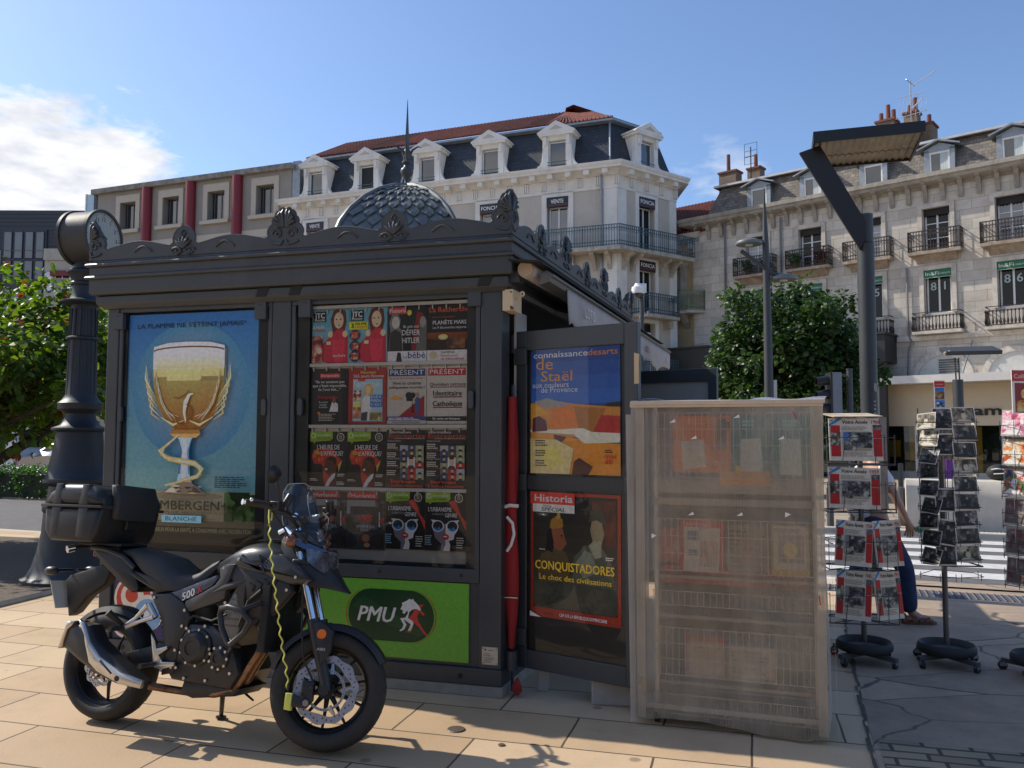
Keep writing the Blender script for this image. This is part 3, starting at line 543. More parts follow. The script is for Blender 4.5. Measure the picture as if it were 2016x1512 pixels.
# ---------------------------------------------------------------- far dark-clad building on the left
LM=T(-30,62,0)
lb=thing('clad_building','distant block with dark blue ribbed cladding above pale walls and wide gridded windows','building',M=LM)
clad=mat('blue_cladding',(.035,.04,.058),.5,var=.1)
b=MB(); b.box(-22,2.2,0,12,15.5,18.6)
for i in range(10): b.box(-22,2.2,-.05,0,15.6+i*.3,15.66+i*.3)
b.build('cladding',clad,lb)
b=MB(); rect_hole_wall(b,-22,2.2,0,15.5,-.25,[(-4.2,-2.95,12.4,13.85),(-8.2,-4.85,8,15.5)],.3); b.box(-22,2.2,.5,12,0,15.4); b.box(-4.85,2.2,-.45,-.25,14.75,15.6); b.build('wall',mat('pale_render',(.44,.39,.33),.85,var=.1,stain=.2),lb)
b=MB(); b.box(-8.2,-4.85,-.12,-.05,8,17.1); b.build('window_bay',clad,lb)
for j,(z0,z1) in enumerate(((14.9,16.95),(13.3,14.75),(9.5,12.6))):
    for i in range(4): window(lb,-8.05+i*.8,-7.4+i*.8,z0,z1,-.2,fm=clad,lights=1,fw=.04,glass=mat('grey_glass',(.16,.18,.21),.15,var=.1))
window(lb,-4.15,-3.0,12.42,13.8,-.1,lights=2)
b=MB(); b.box(-4.3,-2.9,-.5,-.3,13.55,13.95); b.build('window_blind',redc,lb)
for q0,q1 in ((-4.75,-4.25),(-2.9,-2.45)):
    b=MB(); b.box(q0,q1,-.35,-.26,12.4,13.85); b.build('shutter',whitef,lb)
# ---------------------------------------------------------------- right-hand stone building
RMx=T(17.9,35,0)@RZ(-41.3)
stone=brick('ashlar','#d0c9bd','#bab2a6','#8d8373',.95,.43,.008,'xz',rough=.85,var=.2,vs=1.3,bump=.3,stain=.5,stc=(.2,.175,.15),dist=.02)
stone2=mat('carved_stone',(.56,.51,.44),.85,var=.25,vs=2.5,bump=.2,stain=.45,stc=(.13,.115,.1))
slate2=brick('weathered_slates','#857d74','#6b655e','#4b4641',.24,.16,.008,'xz',rough=.8,var=.4,vs=4,bump=.5,dist=.03,stain=.3,stc=(.07,.065,.06))
rb=thing('stone_building','weathered pale stone building with rusty iron balconies, slate mansard and green signs','building',M=RMx)
wx=[-8.0,-5.35,-2.7,.05,2.8,5.55]
w2=(9.55,11.45); w1=(6.95,8.8)
b=MB(); rect_hole_wall(b,-11.47,8,3.6,12.35,0,[(x-.52,x+.52,*w) for x in wx for w in (w1,w2)],.32); b.box(-11.47,8,.9,9,0,12.3); b.build('wall',stone,rb)
b=MB(); b.box(-11.4,7.9,.45,.88,3.6,12.3); b.build('interior',dark,rb)
RP=[(-10.9,0),(8,0),(8,9),(-10.9,9)]
b=MB(); ring(b,[(-11.47,0),(8,0),(8,9),(-11.47,9)],[(0,12.3),(-.08,12.3),(-.08,12.38),(-.5,12.5),(-.55,12.62),(-.62,12.66),(-.62,12.84),(.1,12.92)])
for i in range(29):
    x=-11.2+i*.68; b.prism([(0,11.75),(-.06,11.72),(-.12,11.85),(-.14,12.1),(-.3,12.38),(-.46,12.44),(-.46,12.5),(0,12.5)],x-.09,x+.09,'x')
b.build('cornice',mat('shaded_weathered_cornice',(.34,.31,.265),.9,var=.3,vs=2.5,bump=.2,stain=.6,stc=(.09,.08,.07)),rb)  # darker than the carved stone: underside shade and weathering in one colour
b=MB(); ring(b,RP,[(.15,12.9),(.35,13.5),(.75,14.5)]); b.build('mansard_roof',slate2,rb)
b=MB(); ring(b,RP,[(.7,14.45),(.5,14.5),(.5,14.56),(4.2,15.55),(4.3,15.5)]); b.build('roof',mat('old_tiles',(.17,.075,.05),.9,var=.5,vs=6,bump=.8,bs=40),rb)
b=MB(); ring(b,RP,[(.5,14.42),(.42,14.44),(.42,14.54),(.5,14.56)]); b.build('gutter',mat('pale_zinc',(.5,.5,.5),.5,.4),rb)
for i,x in enumerate([-7.9,-5.25,-2.5,.22,2.97,5.7]):
    b=MB(); y=.1
    for s in (-1,1):
        b.box(x+s*.5-.1,x+s*.5+.1,y,y+1.0,12.9,13.98); b.prism([(y-.05,12.9),(y+.6,12.9),(y+.6,13.3)],x+s*.62-.02,x+s*.62+.02,'x')
    b.box(x-.6,x+.6,y,y+1.0,13.88,14.02)
    b.prism([(x-.85,14.0),(x,14.3),(x+.85,14.0),(x+.85,14.06),(x,14.38),(x-.85,14.06)],y-.2,y+1.2)
    b.prism([(x-.62,14.0),(x+.62,14.0),(x,14.27)],y+.02,y+.1); b.box(x-.4,x+.4,y+.5,y+.55,12.9,13.9,mi=1)
    d=b.build('dormer',[zinc,dark],rb)
    f=MB()
    for a,c,e,g in ((-.42,-.33,12.93,13.88),(.33,.42,12.93,13.88),(-.33,.33,13.79,13.88),(-.33,.33,12.93,13.02)): f.box(x+a,x+c,y+.02,y+.1,e,g)
    f.build('window_frame',whitef,d); g=MB(); g.box(x-.35,x+.35,y+.06,y+.07,12.98,13.85); g.build('pane',pane_m,d)
    if i in (1,3,4): g=MB(); g.loft([[(x+.02+.05*k*(-1 if i==1 else 1)*.0+k*.045,y+.052+.004*(k%2),z) for k in range(8)] for z in (13.0,13.82)],cap=False,closed=False); g.build('curtain',mat('pale_curtain',(.5,.55,.55),.9),d,norm=False)
brown_l=mat('lambrequin',(.025,.022,.022),.8)
for i,x in enumerate(wx):
    for j,(a,c) in enumerate((w1,w2)):
        f=window(rb,x-.48,x+.48,a,c,.2,lights=2,bars=0 if j==0 else 2,fw=.06,surround=(.24,.06),sm=stone2,glass=pane2 if j==0 else (lace,pane2,lace,pane2,blue_p,pane2)[i])
        if j==1:
            p=MB(); p.prism([(x-.5,c),(x-.5,c-.28)]+[(x-.5+k*.0625,c-.28-(.05 if k%2 else 0)) for k in range(1,16)]+[(x+.5,c-.28),(x+.5,c)],.1,.12); p.build('lambrequin',brown_l,rb)
        elif i in (2,3,4):
            n={2:('','5'),3:('8','1'),4:('8','6')}[i]
            p=MB()
            for k,t in enumerate(n):
                if t: p.text(t,x-.22+.44*k,7.95,.36,yv=.185,bold=.02)
            if p.v: p.build('window_number',mat('pale_film',(.42,.5,.48),.6),f,norm=False)
    # balconies: upper with plain bars, lower with balusters
    b=MB(); b.box(x-1.02,x+1.02,-.52,0,9.42,9.55); b.prism([(0,9.1),(-.3,9.42),(0,9.42)],x-.8,x+.8,'x'); bl=b.build('balcony',mat('rust_stained_stone',(.36,.29,.22),.9,var=.35,vs=4,stain=.6,stc=(.16,.075,.035)),rb)
    b=MB()
    for p,q in (((x-1,-.5,0),(x+1,-.5,0)),((x-1,-.5,0),(x-1,0,0)),((x+1,-.5,0),(x+1,0,0))): railing(b,p,q,9.56,10.42,.11,.014)
    b.build('railing',iron_dark,bl)
    b=MB(); b.box(x-.95,x+.95,-.5,0,6.05,6.16); bl=b.build('balcony',stone2,rb)
    b=MB()
    for p,q in (((x-.92,-.47,0),(x+.92,-.47,0)),((x-.92,-.47,0),(x-.92,0,0)),((x+.92,-.47,0),(x+.92,0,0))): railing(b,p,q,6.17,6.95,.13,.016,False,True)
    b.build('railing',iron_dark,bl)
    if i<5:
        sign(1.06,.36,'In&Fi','#17694a','#e6e6d8',(x-.53,-.02,8.46),0,'green In&Fi sign '+['half covered by the left end of the street tree','partly covered by the top of the tree','cut by the thick grey lamp post','over the second window right of the lamp post','over the last window, cut by the right edge of the picture'][i],RMx,small='CREDITS')
b=MB(); b.box(-1.6,8,-.16,0,5.82,6.0); b.box(-1.6,8,-.1,0,6.0,6.05); b.build('wall_band',stone2,rb)
for x in (.14,2.78,5.42):
    b=MB(); o=arc(x,4.2,1.18,0,180,16); i_=arc(x,4.2,.95,180,0,16); b.prism(o+i_,-.07,.0); b.build('arch_moulding',stone2,rb)
    b=MB(); b.prism(arc(x,4.2,.95,0,180,16),-.012,.0); b.build('arch_infill',mat('pale_infill',(.55,.54,.5),.6),rb)
b=MB(); 
for k in range(6): b.box(.0,.75,-.05,-.015,4.42+k*.1,4.48+k*.1)
b.build('louvre',mat('louvre',(.1,.1,.1),.6),rb)
for p in ([(-1.15,-.1,9.0),(-1.15,-.1,6.1),(-1.0,-.2,5.8),(-1.15,-.1,5.4),(-1.2,-.1,4.3)],[(-9.63,-.1,12.4),(-9.63,-.1,5)],[(-6.75,-.1,12.2),(-6.75,-.1,7)]):
    b=MB(); b.tube(p,.05,6); b.build('drainpipe',mat('pipe_grey',(.2,.2,.21),.5,.4),rb)
b=MB(); b.box(-2.45,8,-1.6,0,3.93,4.25); b.build('shop_canopy',mat('pale_canopy',(.62,.60,.56),.6,var=.06),rb)
for x in (1.15,4.2,-2.2): 
    b=MB(); b.tube([(x,-1.2,4.25),(x+.15,-.05,5.7)],.03,5); b.build('canopy_stay',zinc,rb)
fasc=mat('beige_fascia',(.55,.46,.33),.6,var=.04)
b=MB(); b.box(-2.3,8,-.5,.4,2.2,3.92); 
for i,t in enumerate(('r','a','m')): pass
b.build('shop_fascia',fasc,rb)
b=MB(); b.text('ram',1.05,2.62,.56*.72,w=1.3,al='L',yv=-.56,bold=.03); s_=b.build('shop_lettering',mat('black_letters',(.012,.012,.012),.4),rb,norm=False); so=s_.modifiers.new('depth','SOLIDIFY'); so.thickness=.05
b=MB(); b.box(-2.3,8,.3,.4,0,2.2,mi=0)
for x in (-2.3,-.9,.9,2.3,3.9,5.5): b.box(x,x+.1,-.46,-.36,.3,2.2,mi=1)
b.box(-2.3,8,-.5,.3,0,.3,mi=2); b.build('shopfront',[mat('shop_inside',(.05,.055,.05),.7,var=.6,vs=1.5),mat('alu',(.45,.47,.48),.35,.6),concrete],rb)
b=MB(); b.box(-2.3,8,-.42,-.41,.3,2.2); b.build('shop_window',glassmat('shop_glass',(.75,.82,.8)),rb)
org=mat('orange_panel',(.62,.27,.015),.6,var=.1)
b=MB(); b.box(.95,1.6,-.38,-.36,.32,2.15); b.box(-2.2,-1.5,-.38,-.36,.9,1.6); b.box(-.7+1.0,.62,-.38,-.36,.32,2.15); b.box(2.45,3.05,-.38,-.36,.32,2.15); b.box(4.1,4.6,-.38,-.36,.32,2.15); b.prism(arc(-1.15,1.45,.75,-90,90,14),-.38,-.36); b.build('window_poster',org,rb)
for x,y,lab,c in ((-5.95,-.32,'bushy green potted plant on the iron balcony above the tree',(.03,.09,.02)),(-4.75,-.3,'small reddish plant in a pot at the right of the iron balcony above the tree',(.10,.035,.02)),(-8.35,-.3,'green potted plant on the leftmost iron balcony of the stone building',(.03,.08,.02)),(-7.5,-.3,'brownish potted plant on the leftmost iron balcony of the stone building',(.09,.05,.02))):
    t=thing('potted_plant',lab,'plant',M=RMx@T(x,y,9.56),group='plants on the iron balconies')
    b=MB(); b.lathe([(.10,0),(.15,.25),(.16,.27),(.13,.27)],12); b.build('pot',mat('terracotta',(.25,.10,.06),.8,var=.2),t)
    b=MB(); rg=random.Random(int(x*100))
    for k in range(160):
        d=Vector((rg.gauss(0,.13),rg.gauss(0,.12),.42+rg.gauss(0,.14))); n=Vector((rg.gauss(0,1),rg.gauss(0,1),rg.gauss(0,1))).normalized(); o_=n.orthogonal()*.06; b.add([d,d+o_+n*.05,d+n*.12,d-o_+n*.05],[(0,1,2,3)])
    b.build('foliage',leafmat('plant_%d'%int(-x*100),tuple(v*.6 for v in c),tuple(v*1.5 for v in c),.3),t,norm=False)
chm=mat('chimney_render',(.22,.17,.125),.9,var=.3,vs=3,stain=.4); pot=mat('clay_pot',(.20,.07,.05),.8,var=.2)
for x,y,z0,z1,w,d,pots in ((-3.0,3.6,13.5,17.0,.85,.7,((-.28,.45),(.05,.8),(.3,.5))),(-1.85,3.6,13.5,17.1,.6,.6,((-.1,.4),(.15,.7))),(-1.3,4.2,13.5,16.6,.5,.9,((0,.5),)),(-11.0,3,13.5,16.0,1.0,.7,((-.1,1.0),)),(-9.5,3,14,15.9,.7,.6,((0,.75),))):
    b=MB(); b.box(x-w/2,x+w/2,y,y+d,z0,z1); b.box(x-w/2-.06,x+w/2+.06,y-.06,y+d+.06,z1,z1+.1,mi=1)
    for px,h in pots: b.cyl((x+px,y+d/2,z1+.1),(x+px,y+d/2,z1+.1+h),.11,.1,10,mi=1)
    b.build('chimney',[chm,pot],rb)
ga=mat('antenna_metal',(.5,.5,.5),.35,.8)
t=thing('tv_antenna','tall pale television antenna with grid and arrow boom beside the pair of chimneys','antenna',M=RMx@T(-1.75,3.4,0))
b=MB(); b.tube([(0,0,14.5),(0,0,18.6)],.03,5); b.build('mast',ga,t)
b=MB(); b.tube([(0,0,18.3),(1.2,-.1,18.75)],.025,4); b.tube([(-.1,-.3,18.6),(.1,.3,18.4)],.02,4)
for k in range(7): b.tube([(-.6+k*.2,-.1,16.9+.1*math.sin(k)),(-.5+k*.2,.1,18.0-.1*abs(k-3))],.012,3)
b.tube([(-.7,0,16.9),(.7,0,17.0)],.02,4); b.tube([(-.6,0,17.9),(.6,0,17.9)],.02,4); b.tube([(0,0,17.2),(.6,-.3,17.5)],.025,4); b.build('boom',ga,t)
t=thing('tv_antenna','flat mesh television antenna on the thin chimney at the left of the stone building','antenna',M=RMx@T(-9.5,2.7,0))
b=MB(); b.tube([(0,0,14.5),(0,0,17.0)],.03,5); b.build('mast',iron_dark,t)
b=MB(); b.tube([(-.35,0,16.1),(.35,0,16.1),(.35,0,17.2),(-.35,0,17.2)],.02,4,closed=True); b.tube([(-.35,0,16.5),(.35,0,16.5)],.03,4); b.tube([(-.35,0,16.8),(.35,0,16.8)],.015,4); b.build('grid',iron_blue,t)
# black cafe front under the stone building, yellow house at its left
blk=mat('black_front',(.014,.015,.018),.5,var=.2)
t=thing('cafe_front','black single storey cafe front built against the stone building behind the tree','shopfront',M=RMx)
b=MB(); b.box(-12.1,-1.66,-1.6,-.02,4.9,6.05); b.box(-12.2,-1.6,-1.7,-.02,6.05,6.15); b.build('fascia',blk,t)
b=MB()
for x in (-12.1,-10.4,-8.6,-6.8,-5,-3.3,-1.95): b.box(x,x+.28,-1.55,-1.3,0,4.9)
b.build('post',blk,t); b=MB(); b.box(-11.9,-1.8,-1.35,-1.3,.2,4.9); b.build('glazing',pane_m,t)
yel=mat('yellow_stucco',(.56,.43,.25),.85,var=.1,vs=1,stain=.3,stc=(.3,.22,.14))
YM=RMx@T(-11.5,.25,0)
t=thing('yellow_house','narrow yellow stucco house with red tiled roof squeezed beside the stone building','building',M=YM)
b=MB(); rect_hole_wall(b,-4.5,0,0,11.75,0,[(-2.0,-.8,8.3,10.5)],.3); b.box(-4.5,0,.6,8,0,11.7); b.build('wall',yel,t)
b=MB(); ring(b,[(-4.5,0),(0,0),(0,8),(-4.5,8)],[(0,11.7),(-.1,11.72),(-.45,11.95),(-.5,12.1),(-.5,12.2),(.1,12.25)])
for k in range(6): b.box(-4.2+k*.8,-4.0+k*.8,-.4,0,11.4,11.8)
b.build('cornice',stone2,t)
b=MB(); b.prism([(-.55,12.2),(6,15.6),(8,13.5),(8,12.2)],-4.6,.75,'x')
for k in range(24): b.tube([(-4.5+k*.22,-.5,12.26),(-4.5+k*.22,6,15.64)],.06,4)
b.build('roof',tiles,t)
b=MB(); b.X=T(-1.4,1.6,13.38)@RX(27.5); b.box(-.5,.5,-.4,.4,0,.1); b.build('skylight',zinc,t)
b=MB(); b.box(-2.35,-2.0,-.12,-.002,8.1,10.7); b.box(-.8,-.4,-.12,-.002,8.1,10.7); b.box(-2.4,-.35,-.18,-.002,10.55,10.85); b.build('window_surround',stone2,t)
window(t,-1.9,-.9,8.3,10.4,.15,lights=2); b=MB(); b.box(-2.0,-.8,.05,.13,9.4,10.5); b.build('roller_blind',mat('blind',(.55,.5,.43),.7),t)
b=MB(); b.prism([(-4.4,0),(-4.4,-.9),(.1,-.9),(.7,-.3),(.7,0)],8.0,8.15,'z'); b.prism([(0,7.3),(-.7,8.0),(0,8.0)],-.6,-.3,'x'); bl=b.build('balcony',stone_edge,t)
b=MB(); gi=mat('green_iron',(.22,.25,.17),.7,.2,var=.3)
for p,q in (((-4.4,-.87,0),(.1,-.87,0)),((.1,-.87,0),(.67,-.3,0)),((.67,-.3,0),(.67,0,0))): railing(b,p,q,8.16,9.15,.1,.02)
b.build('railing',gi,bl)
# ================================================================ newspaper kiosk
KM=T(-.065,5.425,0)@RZ(-15.75)
SH=Matrix.Identity(4); SH[0][1]=.06
kg=mat('kiosk_paint',(.045,.053,.059),.42,.0,var=.14,vs=2.5,bump=.05,bs=40,stain=.32,stc=(.115,.11,.10))
kd=mat('kiosk_dark',(.028,.031,.033),.45,var=.12,vs=3)
black=mat('black_void',(.012,.012,.012),.7)
kio=thing('kiosk','dark grey cast metal newspaper kiosk with scalloped crest, scaled dome and needle spire','kiosk',M=KM)
def KB(): b=MB(); b.X=SH.copy(); return b
L=3.09; D=3.8
b=KB(); b.box(-L-.01,.01,.0,D,0,.07); b.build('plinth',mat('plinth_concrete',(.33,.30,.255),.9,var=.3,vs=3,bump=.3,bs=70,stain=.65,stc=(.05,.045,.04)),kio,bevel=.006)
b=KB(); b.box(-L,.005,-.006,D,.071,.178); b.build('base_rail',kg,kio,bevel=.008)
b=KB()
b.box(-L+.01,-.01,.10,.16,.18,2.6); b.box(-L+.0,-L+.05,.16,D-.05,.18,2.6); b.box(-L,-.0,D-.06,D,.18,2.6); b.box(-.05,-.005,2.4,D-.06,.18,2.6); b.box(-.06,-.005,.9,2.4,.18,.95)
b.build('wall',kg,kio)
b=KB(); b.box(-L+.06,-1.2,.9,1.0,.2,2.5); b.box(-1.3,-.06,2.6,2.7,.2,2.5); b.build('interior',black,kio)
for x0,x1 in ((-.145,0),(-1.69,-1.545),(-L,-2.99)):
    b=KB(); b.box(x0,x1,-.004,.15,.18,2.63); b.build('post',kg,kio,bevel=.006)
for x0,x1,zb in ((-2.985,-1.695,.83),(-1.54,-.15,.80)):
    b=KB(); b.box(x0,x1,.0,.10,.715,zb); b.box(x0,x1,.0,.10,2.575,2.63); b.box(x0,x0+.03,.0,.1,zb,2.575); b.box(x1-.03,x1,.0,.1,zb,2.575); b.build('display_frame',kg,kio,bevel=.004)
    b=KB(); b.box(x0+.03,x1-.03,.085,.098,zb,2.575); b.build('display_back',kd,kio)
    b=KB(); b.add([(x0+.03,.014,zb),(x1-.03,.014,zb),(x1-.03,.014,2.575),(x0+.03,.014,2.575)],[(0,1,2,3)]); b.build('glass_pane',glassmat('display_glass',(.97,.985,.98),1.38),kio,norm=False)
    b=KB(); b.box(x0,x1,.02,.09,.18,.715); b.build('lower_panel',kg,kio)
    for xx in (x0+.12,(x0+x1)/2,x1-.12):
        b=KB(); b.cyl((xx,-.002,.76),(xx,.001,.76),.012,n=8); b.cyl((xx,-.009,.125),(xx,-.004,.125),.018,n=8); b.build('bolt',black,kio)
# masking borders behind the glass of each display
b=KB(); b.box(-2.955,-2.93,.025,.03,.83,2.575); b.box(-1.82,-1.73,.025,.03,.83,2.575); b.box(-1.51,-1.413,.025,.03,.80,2.575); b.box(-.25,-.18,.025,.03,.80,2.575); b.build('mask',kd,kio)
for x,z in ((-2.985,2.51),(-1.78,2.545),(-1.43,2.545),(-.185,2.575)):
    b=KB(); b.box(x-.045,x+.045,-.022,.012,z-.06,z+.06); b.box(x-.02,x+.02,-.0235,-.022,z+.038,z+.042,mi=1); b.build('hinge_block',[kg,black],kio,bevel=.004)
for x,z in ((-2.955,1.82),(-1.745,1.86),(-1.46,1.86),(-.21,1.9)):
    b=KB(); b.prism([(x-.018,z-.04)]+[(x+.018*math.cos(t*PI/6+PI),z-.04+.02*math.sin(t*PI/6+PI)) for t in range(1,6)]+[(x+.018,z-.04),(x+.018,z+.04)]+[(x+.018*math.cos(t*PI/6),z+.04+.02*math.sin(t*PI/6)) for t in range(1,6)]+[(x-.018,z+.04)],-.012,.012); b.build('latch',kg,kio,bevel=.003)
kp=[(-L,0),(0,0),(0,D),(-L,D)]
b=KB()
ring(b,kp,[(.03,2.60),(-.02,2.605),(-.05,2.63),(-.06,2.645),(-.06,2.692),(-.045,2.70),(-.085,2.705),(-.095,2.72),(-.095,2.815),(-.115,2.82),(-.12,2.832),(-.112,2.842),(-.095,2.85),(-.095,2.905),(-.116,2.912),(-.12,2.926),(-.112,2.936),(-.095,2.945),(-.09,2.965),(-.04,2.97),(.2,2.9)]); b.build('cornice',kg,kio)
b=KB(); b.prism([(-L+.05,.05),(-.05,.05),(-.05,D-.05),(-L+.05,D-.05)],2.62,2.9,'z'); b.build('roof',mat('roof_zinc',(.12,.13,.14),.5,.3,var=.2),kio)
for x in (-1.74,-1.48,-.1):
    b=KB(); b.prism([(x-.05,2.635),(x+.03,2.635),(x+.06,2.70),(x-.03,2.70)],-.064,-.058); b.build('gutter_slot',black,kio)
# crest: one wavy plate per bay with relief scrolls, half a shell finial at each end
def crest(W):
    def up(u): return u
    h=[]
    fin=[(0,.285),(.02,.292),(.036,.285),(.046,.272),(.064,.268),(.076,.25),(.078,.232),(.092,.222),(.102,.2),(.098,.18),(.118,.165),(.135,.14),(.137,.115),(.13,.1),(.137,.085),(.16,.078)]
    left=[(x,z) for x,z in fin]
    mid_=[(.11*W,.08)]
    def wave(u): return .098+.03*math.cos((u-.27)/.16*PI) if .11<=u<=.43 else .07
    pts=left+[(.16+( .43*W-.16)*k/14,.085+.042*math.sin(PI*min(1,max(0,(k/14))))**1.4-.004*k/14) for k in range(1,15)]
    ov=[(.5*W-.086,.10),(.5*W-.09,.13),(.5*W-.08,.165),(.5*W-.055,.195),(.5*W-.02,.214),(.5*W,.218)]
    half=pts+ov
    full=half+[(W-x,z) for x,z in half[::-1][1:]]
    return [(0,0)]+[(x,z) for x,z in full]+[(W,0)]
def crest_bay(W,M):
    b=MB(); b.X=SH@M
    o=crest(W); b.prism(o,-.012,.012)
    edge=[(x,-.0,z) for x,z in o[1:-1]]; b.tube([(x,-.006,z-.004) for x,y,z in edge],.009,5)
    y=-.016
    for c,s in ((.29*W,1),(.71*W,-1)):
        b.tube([(c-.075*1+.0,y,.045)]+[(c-.07+.14*k/8,y,.05+.035*math.sin(PI*k/8)) for k in range(9)]+[(c+.078,y,.043)],.007,5)
    # palmette and scrolls on the oval
    c=.5*W
    for a in (-52,-26,0,26,52): b.tube([(c,y,.055),(c+.05*math.sin(R(a)),y-.006,.055+.05*math.cos(R(a))),(c+.085*math.sin(R(a)),y,.055+.085*math.cos(R(a)))],[.011,.013,.003],6)
    b.tube([(c,y,.135),(c-.02,y,.16),(c,y,.185),(c+.02,y,.16)],.005,4,closed=True)
    for s in (-1,1):
        b.tube([(c+s*(.03+.05*(1-t/14)*math.cos(t*.55)+.02),y,.035+.028*(1-t/16)*math.sin(t*.55)) for t in range(14)],.008,5)
        b.tube([(c+s*.01,y,.03),(c+s*.045,y-.004,.008),(c+s*.085,y,.02)],.008,5)
    # half shells at the ends
    for x0,s in ((0,1),(W,-1)):
        for a in (8,30,54,78): b.tube([(x0+s*.008,y,.155),(x0+s*(.008+.07*math.sin(R(a))),y-.008,.175+.075*math.cos(R(a))),(x0+s*(.006+.085*math.sin(R(a))*.75),y,.185+.09*math.cos(R(a)))],[.006,.013,.004],6)
        b.tube([(x0+s*(.055+.042*(1-t/16)*math.cos(t*.5)),y,.105+.042*(1-t/16)*math.sin(t*.5)) for t in range(16)],.008,5)
        b.tube([(x0+s*.012,y,.06),(x0+s*.03,y-.004,.03),(x0+s*.075,y,.035),(x0+s*.11,y,.05)],.008,5)
        b.tube([(x0+s*.01,y,.155),(x0+s*.05,y-.003,.152),(x0+s*.1,y,.125)],.007,5)
    return b.build('crest_panel',kg,kio,smooth=40,norm=True)
Wf=(L+.2)/2; Ws=(D+.2)/3
for k in range(2): crest_bay(Wf,T(-L-.1+k*Wf,-.085,2.96))
for k in range(2): crest_bay(Wf,T(.1-k*Wf,D+.085,2.96)@RZ(180))
for k in range(3): crest_bay(Ws,T(.085,-.1+k*Ws,2.96)@RZ(90))
for k in range(3): crest_bay(Ws,T(-L-.085,D+.1-k*Ws,2.96)@RZ(-90))
# dome: four curved sides with lead scales, ribs on the ridges
DC=(-1.62,1.93); 
dm=mat('dome_lead',(.15,.165,.16),.4,.12,var=.25,vs=6,stain=.2,stc=(.3,.36,.36))
b=KB()
dr=[(.79,2.9),(.785,3.2),(.755,3.36),(.685,3.53),(.585,3.67),(.45,3.8),(.285,3.91),(.115,3.98),(.02,4.0)]
DA=R(63)
def dp(r,k,f=0): # point on a side: k side index, f -1..1 across it
    a=DA+k*PI/2; m=r*math.sqrt(.5)*1.0
    nx,ny=math.cos(a+PI/4),math.sin(a+PI/4); tx,ty=-ny,nx
    return DC[0]+nx*m+tx*m*f, DC[1]+ny*m+ty*m*f
b.loft([[(*dp(r,k,-1),z) for k in range(4)] for r,z in dr])
for k in range(4):
    b.tube([(*dp(r*1.02,k,-1),z) for r,z in dr],.022,6)
dome=b.build('dome',dm,kio,smooth=30)
b=KB(); NR=10
def prof(t):
    x=t*(len(dr)-2); i=min(int(x),len(dr)-3); f=x-i; return dr[i][0]*(1-f)+dr[i+1][0]*f, dr[i][1]*(1-f)+dr[i+1][1]*f
for k in range(4):
    nx,ny=math.cos(DA+k*PI/2+PI/4),math.sin(DA+k*PI/2+PI/4)
    for j in range(NR):
        t0=.14+j*.084; r0,z0=prof(t0); r1,z1=prof(min(.97,t0+.12)); n=7
        for i in range(n):
            f=(i+.5*(1+j%2))/n*2-1
            if f>.98: continue
            hw=.98/n*.9; 
            if f+hw>1.0: hw=max(.02,1.0-f)
            lo_=[dp(r0,k,f-hw*.62),dp(r0-.004,k,f),dp(r0,k,f+hw*.62)]
            zt=(z1-z0)
            mid2=(r0*.45+r1*.55); mz=z0*.45+z1*.55
            P=[(*dp(r0,k,f-hw*.6),z0+.25*zt),(*dp(r0,k,f),z0),(*dp(r0,k,f+hw*.6),z0+.25*zt),(*dp(mid2,k,min(1,f+hw)),mz),(*dp(r1,k,min(1,f+hw*.8)),z1),(*dp(r1,k,f-hw*.8),z1),(*dp(mid2,k,f-hw),mz)]
            off=[.012,.018,.012,.010,.002,.002,.010]
            P=[(p[0]+nx*o,p[1]+ny*o,p[2]+.3*o) for p,o in zip(P,off)]
            c=(sum(p[0] for p in P)/7+nx*.012,sum(p[1] for p in P)/7+ny*.012,sum(p[2] for p in P)/7+.004)
            b.add(P+[c],[(q,(q+1)%7,7) for q in range(7)])
b.build('scales',dm,dome,norm=False,smooth=25)
b=KB(); b.lathe([(.05,3.95),(.035,4.0),(.02,4.03),(.024,4.06),(.05,4.10),(.06,4.13),(.055,4.15),(.03,4.175),(.028,4.195),(.045,4.21),(.045,4.225),(.022,4.24),(.03,4.27),(.028,4.33),(.012,4.36)],16,(DC[0],DC[1],0))
b.cyl((DC[0],DC[1],4.26),(DC[0],DC[1],4.82),.026,.002,4)
for a in (20,110,200,290):
    ca,sa=math.cos(R(a)),math.sin(R(a)); b.tube([(DC[0]+ca*r,DC[1]+sa*r,z) for r,z in ((.018,4.24),(.026,4.29),(.05,4.34),(.10,4.372),(.135,4.362))],[.014,.015,.012,.008,.002],5)
b.build('spire',mat('spire_metal',(.07,.08,.085),.45,.3,var=.2),kio,smooth=45)
# sign panel with the rounded racing badge
s=Sheet(1.2,.502,'#68a83a',th=.012)
def px(x,y): return ((x-640)/281.*1.0+ .147*0, y)
def q(X,Y): # from measured panel fractions: X in metres from right edge, Y metres from bottom
    return ((1.2+X)/1.2,Y/.502)
cx,cy=-.545,.272
def stad(hw,hh,ox=0): return [q(cx+ox+hw-hh+hh*math.cos(R(a)),cy+hh*math.sin(R(a))) for a in range(-90,91,12)]+[q(cx+ox-hw+hh+hh*math.cos(R(a)),cy+hh*math.sin(R(a))) for a in range(90,271,12)]
s.p(stad(.325,.172,.0),'#b03a22'); s.p(stad(.318,.172,.0),'#5aa030'); s.p([ (x,y) for x,y in stad(.307,.168,0)],'#123c22')
s.p([q(cx-.28,cy+.05),q(cx-.2,cy+.12),q(cx+.25,cy-.1),q(cx+.2,cy-.13),q(cx-.15,cy-.02)],'#1b4a2b')
s.t('PMU',*q(cx-.10,cy-.045),.2,'#d8d8d2',w=.235,bold=.03,shear=.28)
H=lambda pts,c: s.p([q(cx+x,cy+y) for x,y in pts],c)
